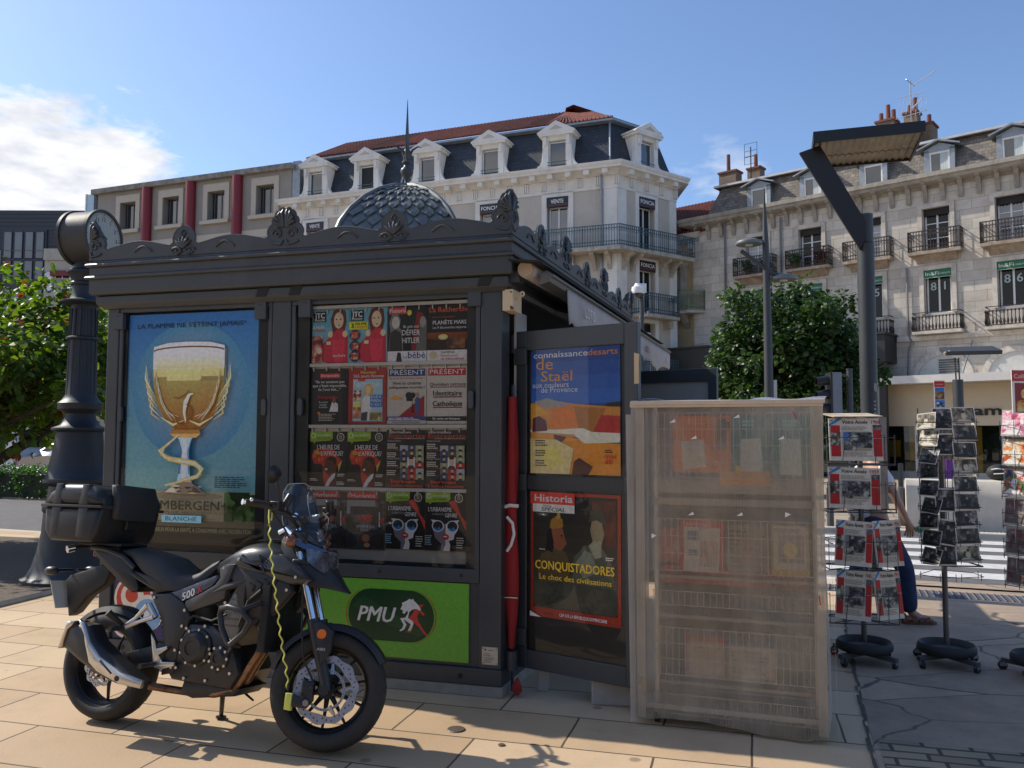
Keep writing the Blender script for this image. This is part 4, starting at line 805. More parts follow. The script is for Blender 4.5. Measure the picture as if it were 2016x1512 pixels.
H([(.16,.02),(.175,.055),(.2,.075),(.235,.085),(.21,.05),(.245,.02),(.23,.01),(.205,.035),(.19,.0),(.2,-.03),(.235,-.08),(.265,-.115),(.25,-.118),(.205,-.07),(.165,-.035),(.16,-.07),(.15,-.1),(.115,-.105),(.12,-.098),(.145,-.09),(.15,-.05),(.13,-.01)],'#c43a33')
H([(.07,.045),(.085,.07),(.08,.085),(.115,.1),(.135,.115),(.15,.108),(.16,.118),(.165,.105),(.195,.08),(.215,.05),(.21,.042),(.18,.052),(.155,.045),(.135,.03),(.125,-.01),(.16,-.03),(.165,-.045),(.145,-.09),(.125,-.095),(.145,-.05),(.12,-.035),(.095,-.02),(.1,-.03),(.115,-.055),(.1,-.085),(.075,-.1),(.065,-.095),(.085,-.08),(.095,-.055),(.075,-.025),(.07,-.015),(.105,-.01),(.125,.02),(.12,.04),(.1,.015),(.085,.02),(.09,.035)],'#d8d8d2')
s.make('green_sign',kio,T(-1.42,.006,.204),rough=.3)
s=Sheet(1.14,.5,'#2a2a66',th=.012)
ap=.5/1.14
for x,y,r,c in ((.14,.55,.17,'#e6dfcf'),(.14,.55,.15,'#c33a2c'),(.13,.58,.10,'#e6dfcf'),(.125,.6,.055,'#c8402c'),(.25,.36,.13,'#e8e4dc'),(.25,.33,.115,'#7fb0dd'),(.23,.33,.05,'#dfe8f0'),(.08,.2,.11,'#e8e4dc'),(.08,.2,.09,'#c8402c'),(.5,.6,.15,'#e6dfcf'),(.5,.6,.12,'#c33a2c')): s.e(x,y,r*ap*2,r*2,c)
s.make('roundel_panel',kio,T(-2.95,.006,.2),rough=.35)
b=KB(); b.box(-L-.006,-L-.001,.05,1.2,.2,.72); b.build('side_sign',mat('lime_panel',(.10,.33,.02),.4),kio)
s=Sheet(.105,.11,'#c6b8a2',th=.002)
s.p([(.14,.8),(.3,.8),(.22,.93)],'#111111'); s.lines(.4,.8,.9,.9,1,'#8d8172',1); s.lines(.12,.5,.6,.7,2,'#8d8172',2); s.lines(.12,.12,.8,.45,4,'#8d8172',3)
for x in (.08,.92):
    for y in (.08,.92): s.e(x,y,.035,.035,'#333333')
s.make('rating_plate',kio,T(-.125,-.0065,.208))
# alarm box with crank, upper right corner
b=KB(); b.box(.008,.078,-.02,.16,2.475,2.615); b.box(.06,.0785,-.0205,-.0,2.478,2.5,mi=1)
for z in (2.50,2.595): b.cyl((.06,-.023,z),(.072,-.022,z),.004,mi=2,n=6)
ab=b.build('alarm_box',[mat('cream_box',(.62,.5,.33),.5,var=.06),mat('red_label',(.25,.01,.01),.5),black],kio,bevel=.004)
b=KB(); b.tube([(.08,.04,2.55),(.115,.02,2.57)]+[(.13+.012*math.cos(t),.015,2.585+.014*math.sin(t)) for t in [PI*1.25+k*.7 for k in range(9)]],.006,6); b.build('crank',mat('ivory',(.6,.5,.36),.5),ab)
# awning, rolled in along the open side
ag=mat('awning_metal',(.13,.14,.14),.35,.5,var=.2); cloth=mat('awning_cloth',(.46,.41,.38),.9,var=.12,vs=3,stain=.3,stc=(.14,.11,.1))
b=KB(); b.cyl((.17,-.03,2.735),(.17,5.0,2.735),.055,n=18); b.cyl((.17,-.034,2.735),(.17,-.05,2.735),.05,n=18,mi=1); b.box(-.02,.12,-.02,.08,2.66,2.73,mi=2)
aw=b.build('awning',[cloth,mat('cap_beige',(.42,.33,.24),.6),kg],kio,smooth=40)
b=KB(); b.prism([(.24,2.64),(.31,2.66),(.325,2.71),(.29,2.735),(.25,2.72)],.02,5.12,'y'); b.tube([(.325,.02,2.70),(.325,5.12,2.70)],.012,6,mi=0); b.build('front_bar',ag,aw,bevel=.004)
b=KB(); b.prism([(.085,2.79),(.30,2.765),(.30,2.757),(.085,2.78)],-.14,4.75,'y'); b.build('eave_flap',black,kio)
b=KB(); N=60; top=[];bot=[];rg=random.Random(5)
rows_=[]
for j in range(6):
    rows_.append([(.318+.012*math.sin(i*.9+j*.3)*j/5+.01*math.sin(i*.23)*j/5,.42+4.68*i/N,2.675-(.21+.018*math.sin(i*.55)+(.04 if i%12==0 else 0)+.02*math.sin(i*.17))*j/5) for i in range(N+1)])
b.loft(rows_,cap=False,closed=False); vl=b.build('valance',cloth,aw,norm=False,smooth=60); sm_=vl.modifiers.new('thick','SOLIDIFY'); sm_.thickness=.003
for txt,y,h,c in (('LOTO',.85,.085,'#d9d2c8'),('otté',3.35,.09,'#7a2e26'),('Pl',4.75,.06,'#d9d2c8')):
    b=MB(); b.X=SH@T(.34,y,2.535)@RZ(90); b.text(txt,0,0,h,w=.055*len(txt)*(1.4 if txt=='LOTO' else 1.0),al='L',yv=0,bold=.01,col=lin(c)); b.build('lettering',printmat(),vl,norm=False)
b=KB()
for y in (.9,2.6): b.tube([(.05,y,2.62),(.2,y+.35,2.6),(.05,y+.7,2.6)],.03,6); 
b.tube([(.06,.2,2.62),(.06,3.7,2.62)],.03,6); b.build('folding_arm',kg,aw)
b=KB(); b.tube([(.34,4.9,2.48),(.36,5.0,2.2),(.34,5.08,2.3),(.34,5.1,2.5)],.008,5); b.build('cable',black,aw)
# open side doors carrying posters
def kdoor(M,w,name,z0=.16,z1=2.36,inner=kd,glass=True):
    b=MB(); b.X=M; b.box(0,.1,-.025,.025,z0,z1); b.box(w-.09,w,-.025,.025,z0,z1); b.box(.1,w-.09,-.025,.025,z1-.13,z1); b.box(.1,w-.09,-.025,.025,z0,z0+.12); 
    d=b.build(name,kg,kio,bevel=.005)
    b=MB(); b.X=M; b.box(.1,w-.09,.0,.02,z0+.12,z1-.13); b.build('door_panel',inner,d)
    if glass:
        b=MB(); b.X=M; b.add([(.1,-.017,z0+.12),(w-.09,-.017,z0+.12),(w-.09,-.017,z1-.13),(.1,-.017,z1-.13)],[(0,1,2,3)]); b.build('glass_pane',glassmat('display_glass'),d,norm=False)
        b=MB(); b.X=M; b.box(.1,w-.09,-.02,.0,1.315,1.405); b.build('cross_rail',kd,d)
        for z in (2.19,1.36,.36):
            b=MB(); b.X=M; b.box(.012,.105,-.045,-.024,z-.055,z+.055); b.build('hinge_block',kg,d,bevel=.004)
        b=MB(); b.X=M; b.box(w-.09,w-.045,-.045,-.024,1.31,1.42); b.build('latch',kg,d,bevel=.012)
        b=MB(); b.X=M
        for z in (2.28,.42): b.cyl((-.01,-.0,z-.06),(-.01,0,z+.06),.035,n=12)
        b.build('pivot',kg,d,smooth=40)
        b=MB(); b.X=M; b.prism([(w-.02,1.98),(w+.012,1.98),(w+.01,2.1),(w+.014,2.16),(w-.02,2.17)],-.03,-.026); b.build('sticker',mat('wood_sticker',(.55,.42,.25),.7),d)
    return d
DM=T(.0386,.213,0)@RZ(-19.7)
kdoor(DM,.915,'side_door')
kdoor(T(.30,3.78,0)@RZ(-19.7),1.0,'side_door',inner=mat('grey_board',(.36,.34,.31),.7,var=.08),glass=False)
b=KB(); b.box(.02,.035,.18,.4,1.5,2.5); b.box(-.03,.0,.16,.8,1.5,1.53); b.build('counter_edge',mat('pale_edge',(.35,.35,.35),.5),kio)
# ---------------------------------------------------------------- posters and magazines (things of their own)
def place(s,name,M,lab,cat,group=None,rough=None):
    o=s.make(name,rough=rough); o.matrix_world=M; return tag(o,lab,cat,group)
# beer poster
s=Sheet(1.13,1.68,'#3b86c0'); s.gain=1.6
s.grad(0,.22,1,1,'#8cc0e0','#3f80c2',24)
rg=random.Random(2)
for k in range(26): # warm halo round the glass
    t=1-k/26; s.e(.5,.66,.40*t+.04,.27*t+.03,tuple(a*(1-(1-t)**1.3)+b_*((1-t)**1.3) for a,b_ in zip(lin('#5f9fd0'),lin('#c9bd9c'))),28)
s.t("LA FLAMME NE S'ÉTEINT JAMAIS*",.5,.937,.021,'#15202c',w=.82)
s.grad(0,.1,1,.225,'#b5a987','#c8bb98',6); s.e(.3,.213,.3,.014,'#c0b391'); s.e(.5,.205,.27,.018,'#a3967a')
s.r(0,.0,1,.075,'#3a3229'); s.r(0,.075,1,.1,'#7a7156'); s.grad(0,.005,1,.045,'#2c2620','#1f1b17',4)
s.t("L'ALCOOL EST DANGEREUX POUR LA SANTÉ, À CONSOMMER AVEC MODÉRATION",.5,.052,.017,'#d8c88e',w=.96,bold=.004)
s.patches(.78,.1,1,.225,40,['#4a6a35','#36522a','#6b8a4a','#2f4425'],4,.3); s.patches(0,.18,.14,.23,16,['#4a6a35','#36522a','#6b8a4a'],9,.3)
# glass: bowl, beer, foam, stem, foot
def bowl(z): # half width at height fraction
    K=((.475,.07),(.49,.10),(.51,.14),(.54,.185),(.575,.22),(.62,.25),(.68,.268),(.75,.274),(.86,.272))
    for (a,u),(c,v) in zip(K,K[1:]):
        if z<=c+1e-6: return u+(v-u)*max(0,z-a)/(c-a)
    return .272
B=[.48+.36*k/16 for k in range(17)]
s.p([(.5-bowl(z),z) for z in B]+[(.5+bowl(z),z) for z in B[::-1]],'#d8c8a4')
for k in range(15):
    z0,z1=.49+.265*k/15,.49+.265*(k+1)/15; t=k/14
    c=tuple(a*(1-t)+b_*t for a,b_ in zip(lin('#b67a34'),lin('#dfb878')))
    s.p([(.5-bowl(z0)*.97,z0),(.5+bowl(z0)*.97,z0),(.5+bowl(z1)*.97,z1),(.5-bowl(z1)*.97,z1)],c)
    s.p([(.5-bowl(z0)*.6,z0),(.5+bowl(z0)*.35,z0),(.5+bowl(z1)*.35,z1),(.5-bowl(z1)*.6,z1)],tuple(v*1.1 for v in c))
s.p([(.232,.755),(.768,.755),(.768,.83),(.765,.852),(.66,.868),(.5,.872),(.34,.868),(.235,.852),(.232,.83)],'#d9d0bf'); s.grad(.25,.757,.75,.82,'#cfb98c','#d9d0bf',8)
s.p([(.5+.265*math.cos(R(a)),.835+.018*math.sin(R(a))) for a in range(0,181,10)]+[(.5+.262*math.cos(R(a)),.829+.018*math.sin(R(a))) for a in range(180,-1,-10)],'#5a4020')
def stroke(pts,w,c):
    n=len(pts); Lp=[];Rp=[]
    for i,(x,y) in enumerate(pts):
        a=pts[max(i-1,0)];d=pts[min(i+1,n-1)]; dx_,dy_=(d[0]-a[0])*1.13,(d[1]-a[1])*1.68; l=math.hypot(dx_,dy_) or 1; ww=w*(1-.75*abs(2*i/(n-1)-1)); Lp.append((x-dy_/l*ww/1.13,y+dx_/l*ww/1.68)); Rp.append((x+dy_/l*ww/1.13,y-dx_/l*ww/1.68))
    s.p(Lp+Rp[::-1],c)
for sg in (-1,1): # emblem: bird with raised flaming wings
    for k in range(7):
        x0=.5+sg*(.05+.012*k); x1=.5+sg*(.15+.018*k); y1=.60+.028*k
        stroke([(x0,.55-.004*k),(.5+sg*(.13+.012*k),.555+.008*k),(.5+sg*(.185+.01*k),.60+.016*k),(.5+sg*(.205+.006*k),.65+.016*k)],.007,'#e8d4a4' if k%2 else '#94703c')
    stroke([(.5+sg*.02,.53),(.5+sg*.1,.51),(.5+sg*.2,.545)],.010,'#f3d38a')
    for k in range(6): stroke([(.5+sg*(.2+.008*k),.53+.02*k),(.5+sg*(.27+.01*k),.56+.03*k),(.5+sg*(.255+.012*k),.62+.03*k)],.007,['#d9a860','#ddc498'][k%2])
stroke([(.5,.52),(.485,.565),(.495,.61),(.52,.64),(.55,.645)],.018,'#f6e0b0'); stroke([(.5,.52),(.53,.55),(.53,.58),(.50,.6)],.012,'#7a4a18'); stroke([(.4,.63),(.44,.625),(.49,.64),(.52,.66)],.006,'#6d4416'); stroke([(.5,.5),(.44,.52),(.41,.56)],.008,'#7a4a18')
s.p([(.385,.472),(.615,.472),(.6,.49),(.4,.49)],'#9a6a2e'); s.p([(.42,.455),(.58,.455),(.615,.472),(.385,.472)],'#c79a58')
s.p([(.44,.26),(.56,.26),(.535,.31),(.525,.4),(.555,.455),(.445,.455),(.475,.4),(.465,.31)],'#a9c6d8'); s.p([(.455,.3),(.47,.3),(.48,.4),(.455,.45),(.45,.45),(.468,.4)],'#3d6a94'); s.p([(.545,.3),(.53,.3),(.52,.4),(.545,.45),(.55,.45),(.532,.4)],'#4a789f'); s.r(.485,.28,.515,.45,'#d7e4ea')
s.p([(.33,.215),(.67,.215),(.6,.245),(.55,.265),(.45,.265),(.4,.245)],'#7a6a58'); s.p([(.36,.22),(.45,.22),(.47,.25),(.43,.255)],'#c9b79a'); s.p([(.56,.22),(.64,.222),(.57,.25)],'#453a30'); s.patches(.37,.215,.63,.25,14,['#b89a70','#5a4a3a','#e0cfae','#3a3028'],5,.12)
for pts,w in (([(.46,.47),(.4,.44),(.34,.41),(.33,.385),(.38,.365),(.48,.355),(.58,.345),(.62,.325),(.62,.30),(.56,.28),(.46,.265),(.36,.25)],.022),([(.36,.42),(.31,.4),(.36,.37),(.44,.36)],.018),([(.6,.345),(.64,.325),(.6,.29),(.5,.275),(.4,.25)],.016)): stroke(pts,w,'#d8a050'); stroke(pts,w*.5,'#e8d2a0')
s.t('GRIMBERGEN+',.50,.148,.04,'#2a241c',w=.66,bold=.012); s.t('ABBAYE FONDÉE EN 1128 - ABBEY FOUNDED IN 1128',.48,.131,.011,'#4a4436',w=.68)
s.r(.345,.093,.64,.124,'#7fb4da'); s.t('BLANCHE',.49,.101,.018,'#20303c',w=.23); s.r(.25,.108,.33,.110,'#4a4436'); s.r(.65,.108,.74,.110,'#4a4436')
s.lines(.73,.245,.97,.295,6,'#1d2c38',8,.5); s.lines(.02,.235,.13,.24,1,'#1d2c38',3)
place(s,'poster',KM@T(-2.95,.04,.88),'large blue poster of a glowing beer glass in the left bay of the kiosk','poster',rough=.3)
# magazine covers, four rows of four
W_,H_=.284,.385
cols=[-1.408,-1.119,-.83,-.541]; rz=[2.163,1.742,1.315,.905]
def cover(c,r,fn,lab,w=W_,h=H_,base='#202020',dz=0):
    s=Sheet(w,h,base); s.gain=1.5; fn(s); place(s,'magazine',KM@T(cols[c]+(W_-w)/2,.055-.004*(c%2),rz[r]+dz),lab,'magazine','magazines displayed in the kiosk window')
def jtc(s):
    s.grad(0,0,1,1,'#6fa9b4','#5b97a8',3); s.p([(.45,.0),(.98,0),(.98,.5),(.85,.62),(.6,.62),(.42,.45),(.2,.3),(.25,.05)],'#b0283a'); s.e(.72,.3,.17,.32,'#c9344a'); 
    s.p([(.55,.6),(.5,.8),(.58,.97),(.75,1.0),(.9,.95),(.93,.75),(.88,.58),(.72,.5)],'#5a2416'); s.e(.72,.78,.13,.15,'#e3b493'); s.e(.66,.8,.025,.014,'#33201a',8); s.e(.77,.8,.025,.014,'#33201a',8); s.e(.73,.69,.03,.014,'#b5554a',8)
    s.p([(.55,.5),(.68,.62),(.84,.62),(.95,.52),(.93,.42),(.6,.42)],'#b8283c'); s.e(.5,.53,.07,.06,'#e8bd9d'); s.e(.9,.53,.07,.06,'#e8bd9d'); s.r(.4,.34,.52,.4,'#e0c9a0')
    s.r(.04,.76,.38,.95,'#15151a'); s.t('JTC',.21,.83,.1,'#f2f2f2',w=.28,bold=.05); s.t('MAGAZINE',.21,.775,.035,'#f2f2f2',w=.28,bold=.03)
def jtcA(s): jtc(s); s.t('3 FILMS',.2,.64,.05,'#f0e8e0',w=.32,bold=.03); s.t('OFFERTS!',.2,.58,.045,'#c8402c',w=.32,bold=.03); s.mess(.02,.02,.3,.5,16,['#3a2a28','#b86a4a','#c4c0b8','#7a3030'],6,.4); s.t('barbara',.76,.12,.05,'#f4e6e0',w=.34,bold=.02)
def jtcB(s):
    jtc(s); s.r(.0,.6,.5,.74,'#e8c52a'); s.t('3',.09,.63,.085,'#14141a',bold=.05); s.t('FILMS',.32,.68,.045,'#14141a',w=.3,bold=.04); s.t('OFFERTS',.32,.62,.04,'#d06a20',w=.3,bold=.03)
    for y,k in ((.5,1),(.3,2),(.12,3)): s.e(.16,y,.14,.1,'#24344a'); s.mess(.06,y-.06,.26,y+.06,8,['#c8602c','#d8c8b0','#3a4a6a','#a04038'],k,.25)
def histo(s):
    s.r(0,.2,1,1,'#191817'); s.p([(.6,.2),(.95,.2),(.9,.85),(.75,.9)],'#7a1c14'); s.r(.02,.85,.48,.97,'#c03328'); s.t('Historia',.25,.88,.075,'#f4f0ea',w=.42,bold=.02); s.e(.55,.87,.06,.05,'#e0c040')
    s.p([(.02,.2),(.4,.2),(.36,.55),(.3,.62),(.33,.75),(.25,.86),(.1,.85),(.03,.7),(.06,.58)],'#6f6d6a'); s.e(.2,.7,.1,.11,'#b5b2ac'); s.p([(.04,.2),(.38,.2),(.34,.52),(.2,.58),(.06,.52)],'#2c2b2a'); s.p([(.72,.2),(1,.2),(1,.72),(.88,.78),(.8,.68),(.83,.58),(.76,.45)],'#5d5a55'); s.e(.9,.7,.08,.1,'#8d8982')
    s.t('Ils ont osé',.6,.6,.055,'#f2efe8',w=.4,bold=.01); s.t('DÉFIER',.6,.47,.1,'#f2efe8',w=.46,bold=.02); s.t('HITLER',.6,.33,.1,'#f2efe8',w=.44,bold=.02)
    s.r(0,0,1,.19,'#cfcfd2'); s.t('Le',.46,.06,.06,'#22306a',w=.1); s.t('bébé',.75,.06,.12,'#2a3680',w=.44,bold=.02); s.p([(.22,.0),(.38,.0),(.34,.16),(.26,.17)],'#24242a')
def rech(s):
    s.r(0,.2,1,1,'#17120e'); s.t('La Recherche',.55,.86,.09,'#d8541e',w=1.0,bold=.02); s.grad(0,.22,1,.5,'#24120a','#7a3c12',6); s.e(.4,.42,.12,.05,'#f4c060'); s.e(.4,.42,.05,.025,'#fff0c0'); s.p([(0,.2),(1,.2),(1,.36),(.8,.33),(.6,.38),(.3,.36),(0,.39)],'#2a160c'); s.mess(.5,.22,.95,.4,10,['#6a4020','#3a2414','#8a6038'],2,.15)
    s.t('PLANÈTE MARS',.56,.64,.07,'#f2eee6',w=.84,bold=.02); s.t('Les 9 découvertes majeures',.56,.565,.045,'#f2eee6',w=.84,bold=.01); s.lines(.12,.76,.7,.79,1,'#8a4028',2)
    s.r(0,0,1,.19,'#d6d4cf'); s.e(.16,.1,.1,.075,'#b8ab8c'); s.t('SAPIENS',.52,.13,.04,'#3a3a3a',w=.34,al='C',bold=.02); s.t('Notre part',.56,.075,.04,'#a8322a',w=.42,bold=.02); s.t('de Neandertal',.64,.02,.04,'#a8322a',w=.58,bold=.02)
def entre(s):
    s.r(.0,0,1,1,'#262626'); s.r(.85,0,1,1,'#141416'); s.r(.24,.83,.78,.91,'#c03a34'); s.t('Entreprendre',.51,.855,.045,'#f2efe8',w=.48,bold=.02)
    for i,t in enumerate(('“Ils ne savaient pas','que c’était impossible,','ils l’ont fait...”')): s.t(t,.5,.74-.07*i,.05,'#f0eee8',w=(.8,.92,.6)[i],bold=.015)
    s.r(.18,.03,.74,.5,'#1b1b1d'); s.t('Entreprendre',.46,.46,.06,'#a8302c',w=.54,bold=.03); s.p([(.5,.22),(.74,.22),(.74,.36),(.66,.4),(.58,.4)],'#d9d9dc'); s.e(.63,.43,.05,.06,'#6a4a38'); s.t('Ils veulent',.34,.38,.035,'#e0ded8',w=.24); s.t('changer',.34,.335,.035,'#e0ded8',w=.2); s.t('le monde',.34,.29,.035,'#e0ded8',w=.22); s.lines(.22,.06,.7,.2,5,'#b5b0a8',4,.4); s.r(.2,.17,.26,.22,'#d07028')
def femme(s):
    s.t('Nouveau',.52,.9,.05,'#e8c83a',w=.4,bold=.01); s.t('365 jours femme',.52,.83,.055,'#f4ece6',w=.8,bold=.01); s.r(.12,.05,.9,.8,'#8fb6c8'); s.t('femme',.48,.66,.12,'#f2f2f0',w=.7,bold=.01); s.r(.25,.76,.45,.8,'#c8342a')
    s.p([(.34,.06),(.56,.06),(.62,.3),(.6,.5),(.5,.52),(.36,.45)],'#e2ddd4'); s.p([(.38,.55),(.46,.7),(.58,.72),(.66,.62),(.64,.48),(.52,.5)],'#c99a4a'); s.e(.52,.6,.07,.08,'#e0b28e'); s.p([(.34,.06),(.5,.06),(.52,.22),(.36,.2)],'#3a3a40')
    s.r(.58,.3,.9,.52,'#2f6ea8')
    for i,t in enumerate(('ELLE A','PERDU','11 KG !')): s.t(t,.74,.46-.07*i,.05,'#f2f2ee',w=.26,bold=.02)
    s.r(.14,.3,.34,.4,'#e4cf6a'); s.mess(.14,.42,.34,.6,8,['#7a3a2a','#c8a080','#402a24','#d8c8b0'],3,.25); s.mess(.14,.1,.34,.3,8,['#a86a4a','#d8b090','#5a3028'],5,.25); s.mess(.58,.07,.88,.2,9,['#5a8a3a','#c8b060','#3a5a78','#8a4a2a'],7,.2); s.lines(.56,.22,.88,.29,3,'#e8e6e0',4)
def pres1(s):
    s.r(.03,.84,.97,.97,'#1f3a70'); s.t('PRÉSENT',.5,.865,.085,'#e6e4de',w=.86); s.t('Ras le bol du festival de Cannes ?',.5,.79,.035,'#8a2a2a',w=.92,shear=.2,bold=.01); s.t('Vive le cinéma',.5,.69,.06,'#20201f',w=.74,bold=.02); s.t('politiquement incorrect !',.5,.62,.05,'#20201f',w=.9,bold=.02)
    s.p([(.3,.13),(.95,.13),(.95,.5)],'#8a1f24'); s.p([(.62,.2),(.66,.4),(.7,.2)],'#181818'); s.e(.56,.5,.09,.06,'#1c1c1c'); s.e(.66,.5,.07,.05,'#1c1c1c'); s.r(.5,.4,.66,.5,'#1c1c1c'); s.p([(.74,.17),(.82,.17),(.84,.45),(.76,.47),(.7,.42),(.74,.36)],'#33497a'); s.e(.78,.51,.04,.045,'#9a7a60'); s.p([(.06,.44),(.2,.5),(.42,.44),(.2,.42)],'#c08a3a')
    s.r(.0,.06,1.0,.13,'#2a3f78'); s.lines(.04,.07,.95,.12,2,'#c8cad4',5,.6); s.t('Renouveau du cinéma chrétien',.5,.02,.03,'#20201f',w=.7)
def pres2(s):
    s.r(.03,.84,.97,.97,'#a02428'); s.t('PRÉSENT',.5,.865,.085,'#ece6dc',w=.86); s.t('Quotidien patriote',.52,.66,.06,'#1c1c1c',w=.9,bold=.02); s.r(.08,.63,.97,.645,'#7a1f24'); s.t('Identitaire',.52,.49,.09,'#161616',w=.72,bold=.03); s.r(.16,.455,.88,.475,'#7a1f24'); s.t('Catholique',.52,.31,.09,'#161616',w=.74,bold=.03); s.r(.16,.275,.88,.295,'#7a1f24'); s.r(.0,.05,1.0,.13,'#242020'); s.t('En vente en kiosques',.5,.075,.04,'#e8e4da',w=.68,bold=.02)
def bubble(s):
    s.p([(0,.82),(.08,.82),(.12,.78),(.16,.82),(.56,.84),(.62,.88),(.62,1.0),(0,1.0)],'#7f9f24'); s.t('D',.1,.88,.1,'#dfe6c0',bold=.0); s.t('écisions',.38,.92,.045,'#e8ecd8',w=.38); s.t('durables',.38,.86,.045,'#3d5414',w=.38)
    s.e(.83,.9,.1,.075,'#d8d4cc'); s.e(.83,.9,.085,.064,'#3a4a30'); s.e(.83,.9,.04,.045,'#8a6a54')
def afr(s):
    s.r(0,0,1,1,'#1c1a17'); s.p([(.05,.55),(.1,.66),(.3,.72),(.45,.68),(.62,.7),(.72,.58),(.85,.48),(.7,.36),(.66,.2),(.55,.05),(.42,.03),(.36,.2),(.35,.38),(.3,.42),(.12,.42)],'#b5331f'); s.patches(.08,.45,.35,.68,12,['#c8602a','#d88a3a','#a02818','#e0a050'],3,.25); s.p([(.76,.4),(.88,.5),(.78,.28)],'#d8a03a')
    s.p([(.4,.42),(.44,.52),(.56,.56),(.7,.52),(.73,.4),(.7,.26),(.56,.2),(.46,.24),(.42,.3),(.36,.34)],'#5a3220'); s.p([(.46,.5),(.56,.56),(.7,.53),(.73,.42),(.66,.42),(.6,.48)],'#2a1812'); s.e(.5,.42,.02,.012,'#1a100c',8); s.e(.45,.325,.035,.02,'#efe6dc',10)
    s.p([(.42,.02),(.5,.14),(.62,.24),(.7,.26),(.68,.18),(.56,.08),(.54,.02)],'#d8dce0'); s.p([(.5,.0),(.58,.1),(.72,.2),(.8,.0)],'#5a1c1c')
    s.t('L’HEURE DE',.5,.68,.085,'#ece6dc',w=.6,bold=.02); s.t('L’AFRIQUE?',.6,.57,.085,'#ece6dc',w=.6,bold=.02); bubble(s); s.lines(.02,.12,.24,.17,2,'#c8c4bc',2); s.lines(.76,.2,.97,.26,2,'#c8c4bc',4); s.lines(.74,.05,.97,.12,3,'#c8c4bc',5)
def info(s):
    s.r(0,0,1,1,'#2a2523'); s.t('Informations',.34,.945,.045,'#d8d2c8',w=.56,bold=.01); s.t('Entreprise',.52,.865,.075,'#b03a2a',w=.94,bold=.02); s.r(.2,.85,.98,.855,'#c8c2b8')
    for i,t in enumerate(('Données personnelles','Fake News','Énergie Solaire','CES Las Vegas')): s.t(t,.02,.8-.155*i,.03,'#a8584a' if i%2 else '#b8aea2',w=.34,al='L',bold=.01); s.lines(.02,.68-.155*i,.3,.78-.155*i,3,'#c8c2b8',i)
    rg=random.Random(8)
    for i in range(3):
        for j in range(6):
            x=.36+.21*i; y=.14+.1*j; s.r(x,y,x+.2,y+.095,['#b03028','#3a4a6a','#6a6a68','#8a9a7a','#5a4a3a','#9aa4b0'][rg.randrange(6)]); s.e(x+.1,y+.05,.035,.034,'#c8a58c',8); s.p([(x+.04,y),(x+.16,y),(x+.12,y+.035),(x+.08,y+.035)],'#24242a')
    s.r(.57,.34,.77,.53,'#c8ccd2'); s.e(.67,.45,.06,.07,'#c9a58a'); s.p([(.6,.5),(.74,.5),(.72,.53),(.62,.53)],'#2a1c14'); s.p([(.57,.34),(.77,.34),(.72,.39),(.62,.39)],'#3a4048')
    s.t('Start-ups',.46,.085,.06,'#c8402e',w=.64,bold=.03); s.t('13 belles réussites',.5,.015,.055,'#b84a3a',w=.94,bold=.015)
def huma(s):
    s.r(0,0,1,1,'#33302e'); s.mess(0,.35,1,.85,40,['#5a5652','#2a2826','#8a8680','#1c1a1a','#6a625c'],4,.14); s.r(0,.62,.75,.86,'#8f8d88'); s.mess(.1,.6,.8,.75,20,['#3a3836','#24221f','#4a4642'],6,.12); s.r(0,.89,.82,1,'#c23a2c'); s.t('l’Humanité',.4,.91,.065,'#e8e0d6',w=.7,bold=.01)
    s.t('68',.5,.48,.15,'#c63026',w=.34,bold=.03); s.t('UN RÊVE QUI',.5,.38,.05,'#d8d2ca',w=.46); s.t('COURT',.5,.315,.05,'#d8d2ca',w=.26); s.r(.85,.4,.88,.66,'#c8c4be'); s.p([(.86,.52),(1,.6),(1,.5),(.88,.44)],'#a82c24')
    s.mess(.15,.02,.85,.3,30,['#2a3034','#1a1c1e','#3a3a3c','#4a4f55'],9,.14); s.e(.5,.2,.16,.1,'#4a2c1c'); s.e(.52,.2,.1,.07,'#9a6a4c'); s.e(.55,.08,.08,.04,'#a87858'); s.e(.15,.15,.14,.12,'#201e1e'); s.e(.85,.16,.12,.12,'#24201e')
def urb(s):
    s.r(0,0,1,1,'#101114'); s.p([(.56,.84),(.74,.86),(.88,.6),(1,.5),(1,.34),(.86,.56)],'#b8342a'); s.p([(.16,.42),(.22,.46),(.5,.46),(.5,.1),(.44,.0),(.38,.0),(.4,.12),(.24,.22)],'#6a6670'); s.p([(.5,.46),(.78,.46),(.8,.36),(.72,.28),(.7,.2),(.58,.17),(.62,.1),(.6,0),(.44,.0),(.5,.1)],'#dcdcda')
    for c in (.31,.67): s.e(c,.42,.15,.1,'#e6e6e4'); s.e(c,.42,.125,.083,'#14202e'); s.p([(c-.11,.38),(c-.06,.4),(c-.02,.36),(c+.03,.42),(c+.06,.38),(c+.11,.38),(c+.06,.345),(c-.05,.345)],'#1f78b8')
    s.p([(.14,.53),(.2,.46),(.28,.52)],'#e6e6e4'); s.p([(.84,.53),(.78,.46),(.7,.52)],'#e6e6e4'); s.e(.5,.24,.09,.05,'#a81f24'); s.e(.5,.245,.05,.012,'#e8d8d4')
    s.t('L’URBANISME',.36,.67,.075,'#e6e2da',w=.58,bold=.02); s.t('À L’ÉPREUVE DU',.32,.61,.03,'#a8a49c',w=.3,shear=.2); s.t('GENRE',.64,.575,.07,'#e6e2da',w=.3,bold=.02); bubble(s); s.lines(.0,.1,.18,.28,5,'#8fb0c8',2,.4); s.lines(.78,.06,.98,.26,5,'#b8b4ac',3,.4)
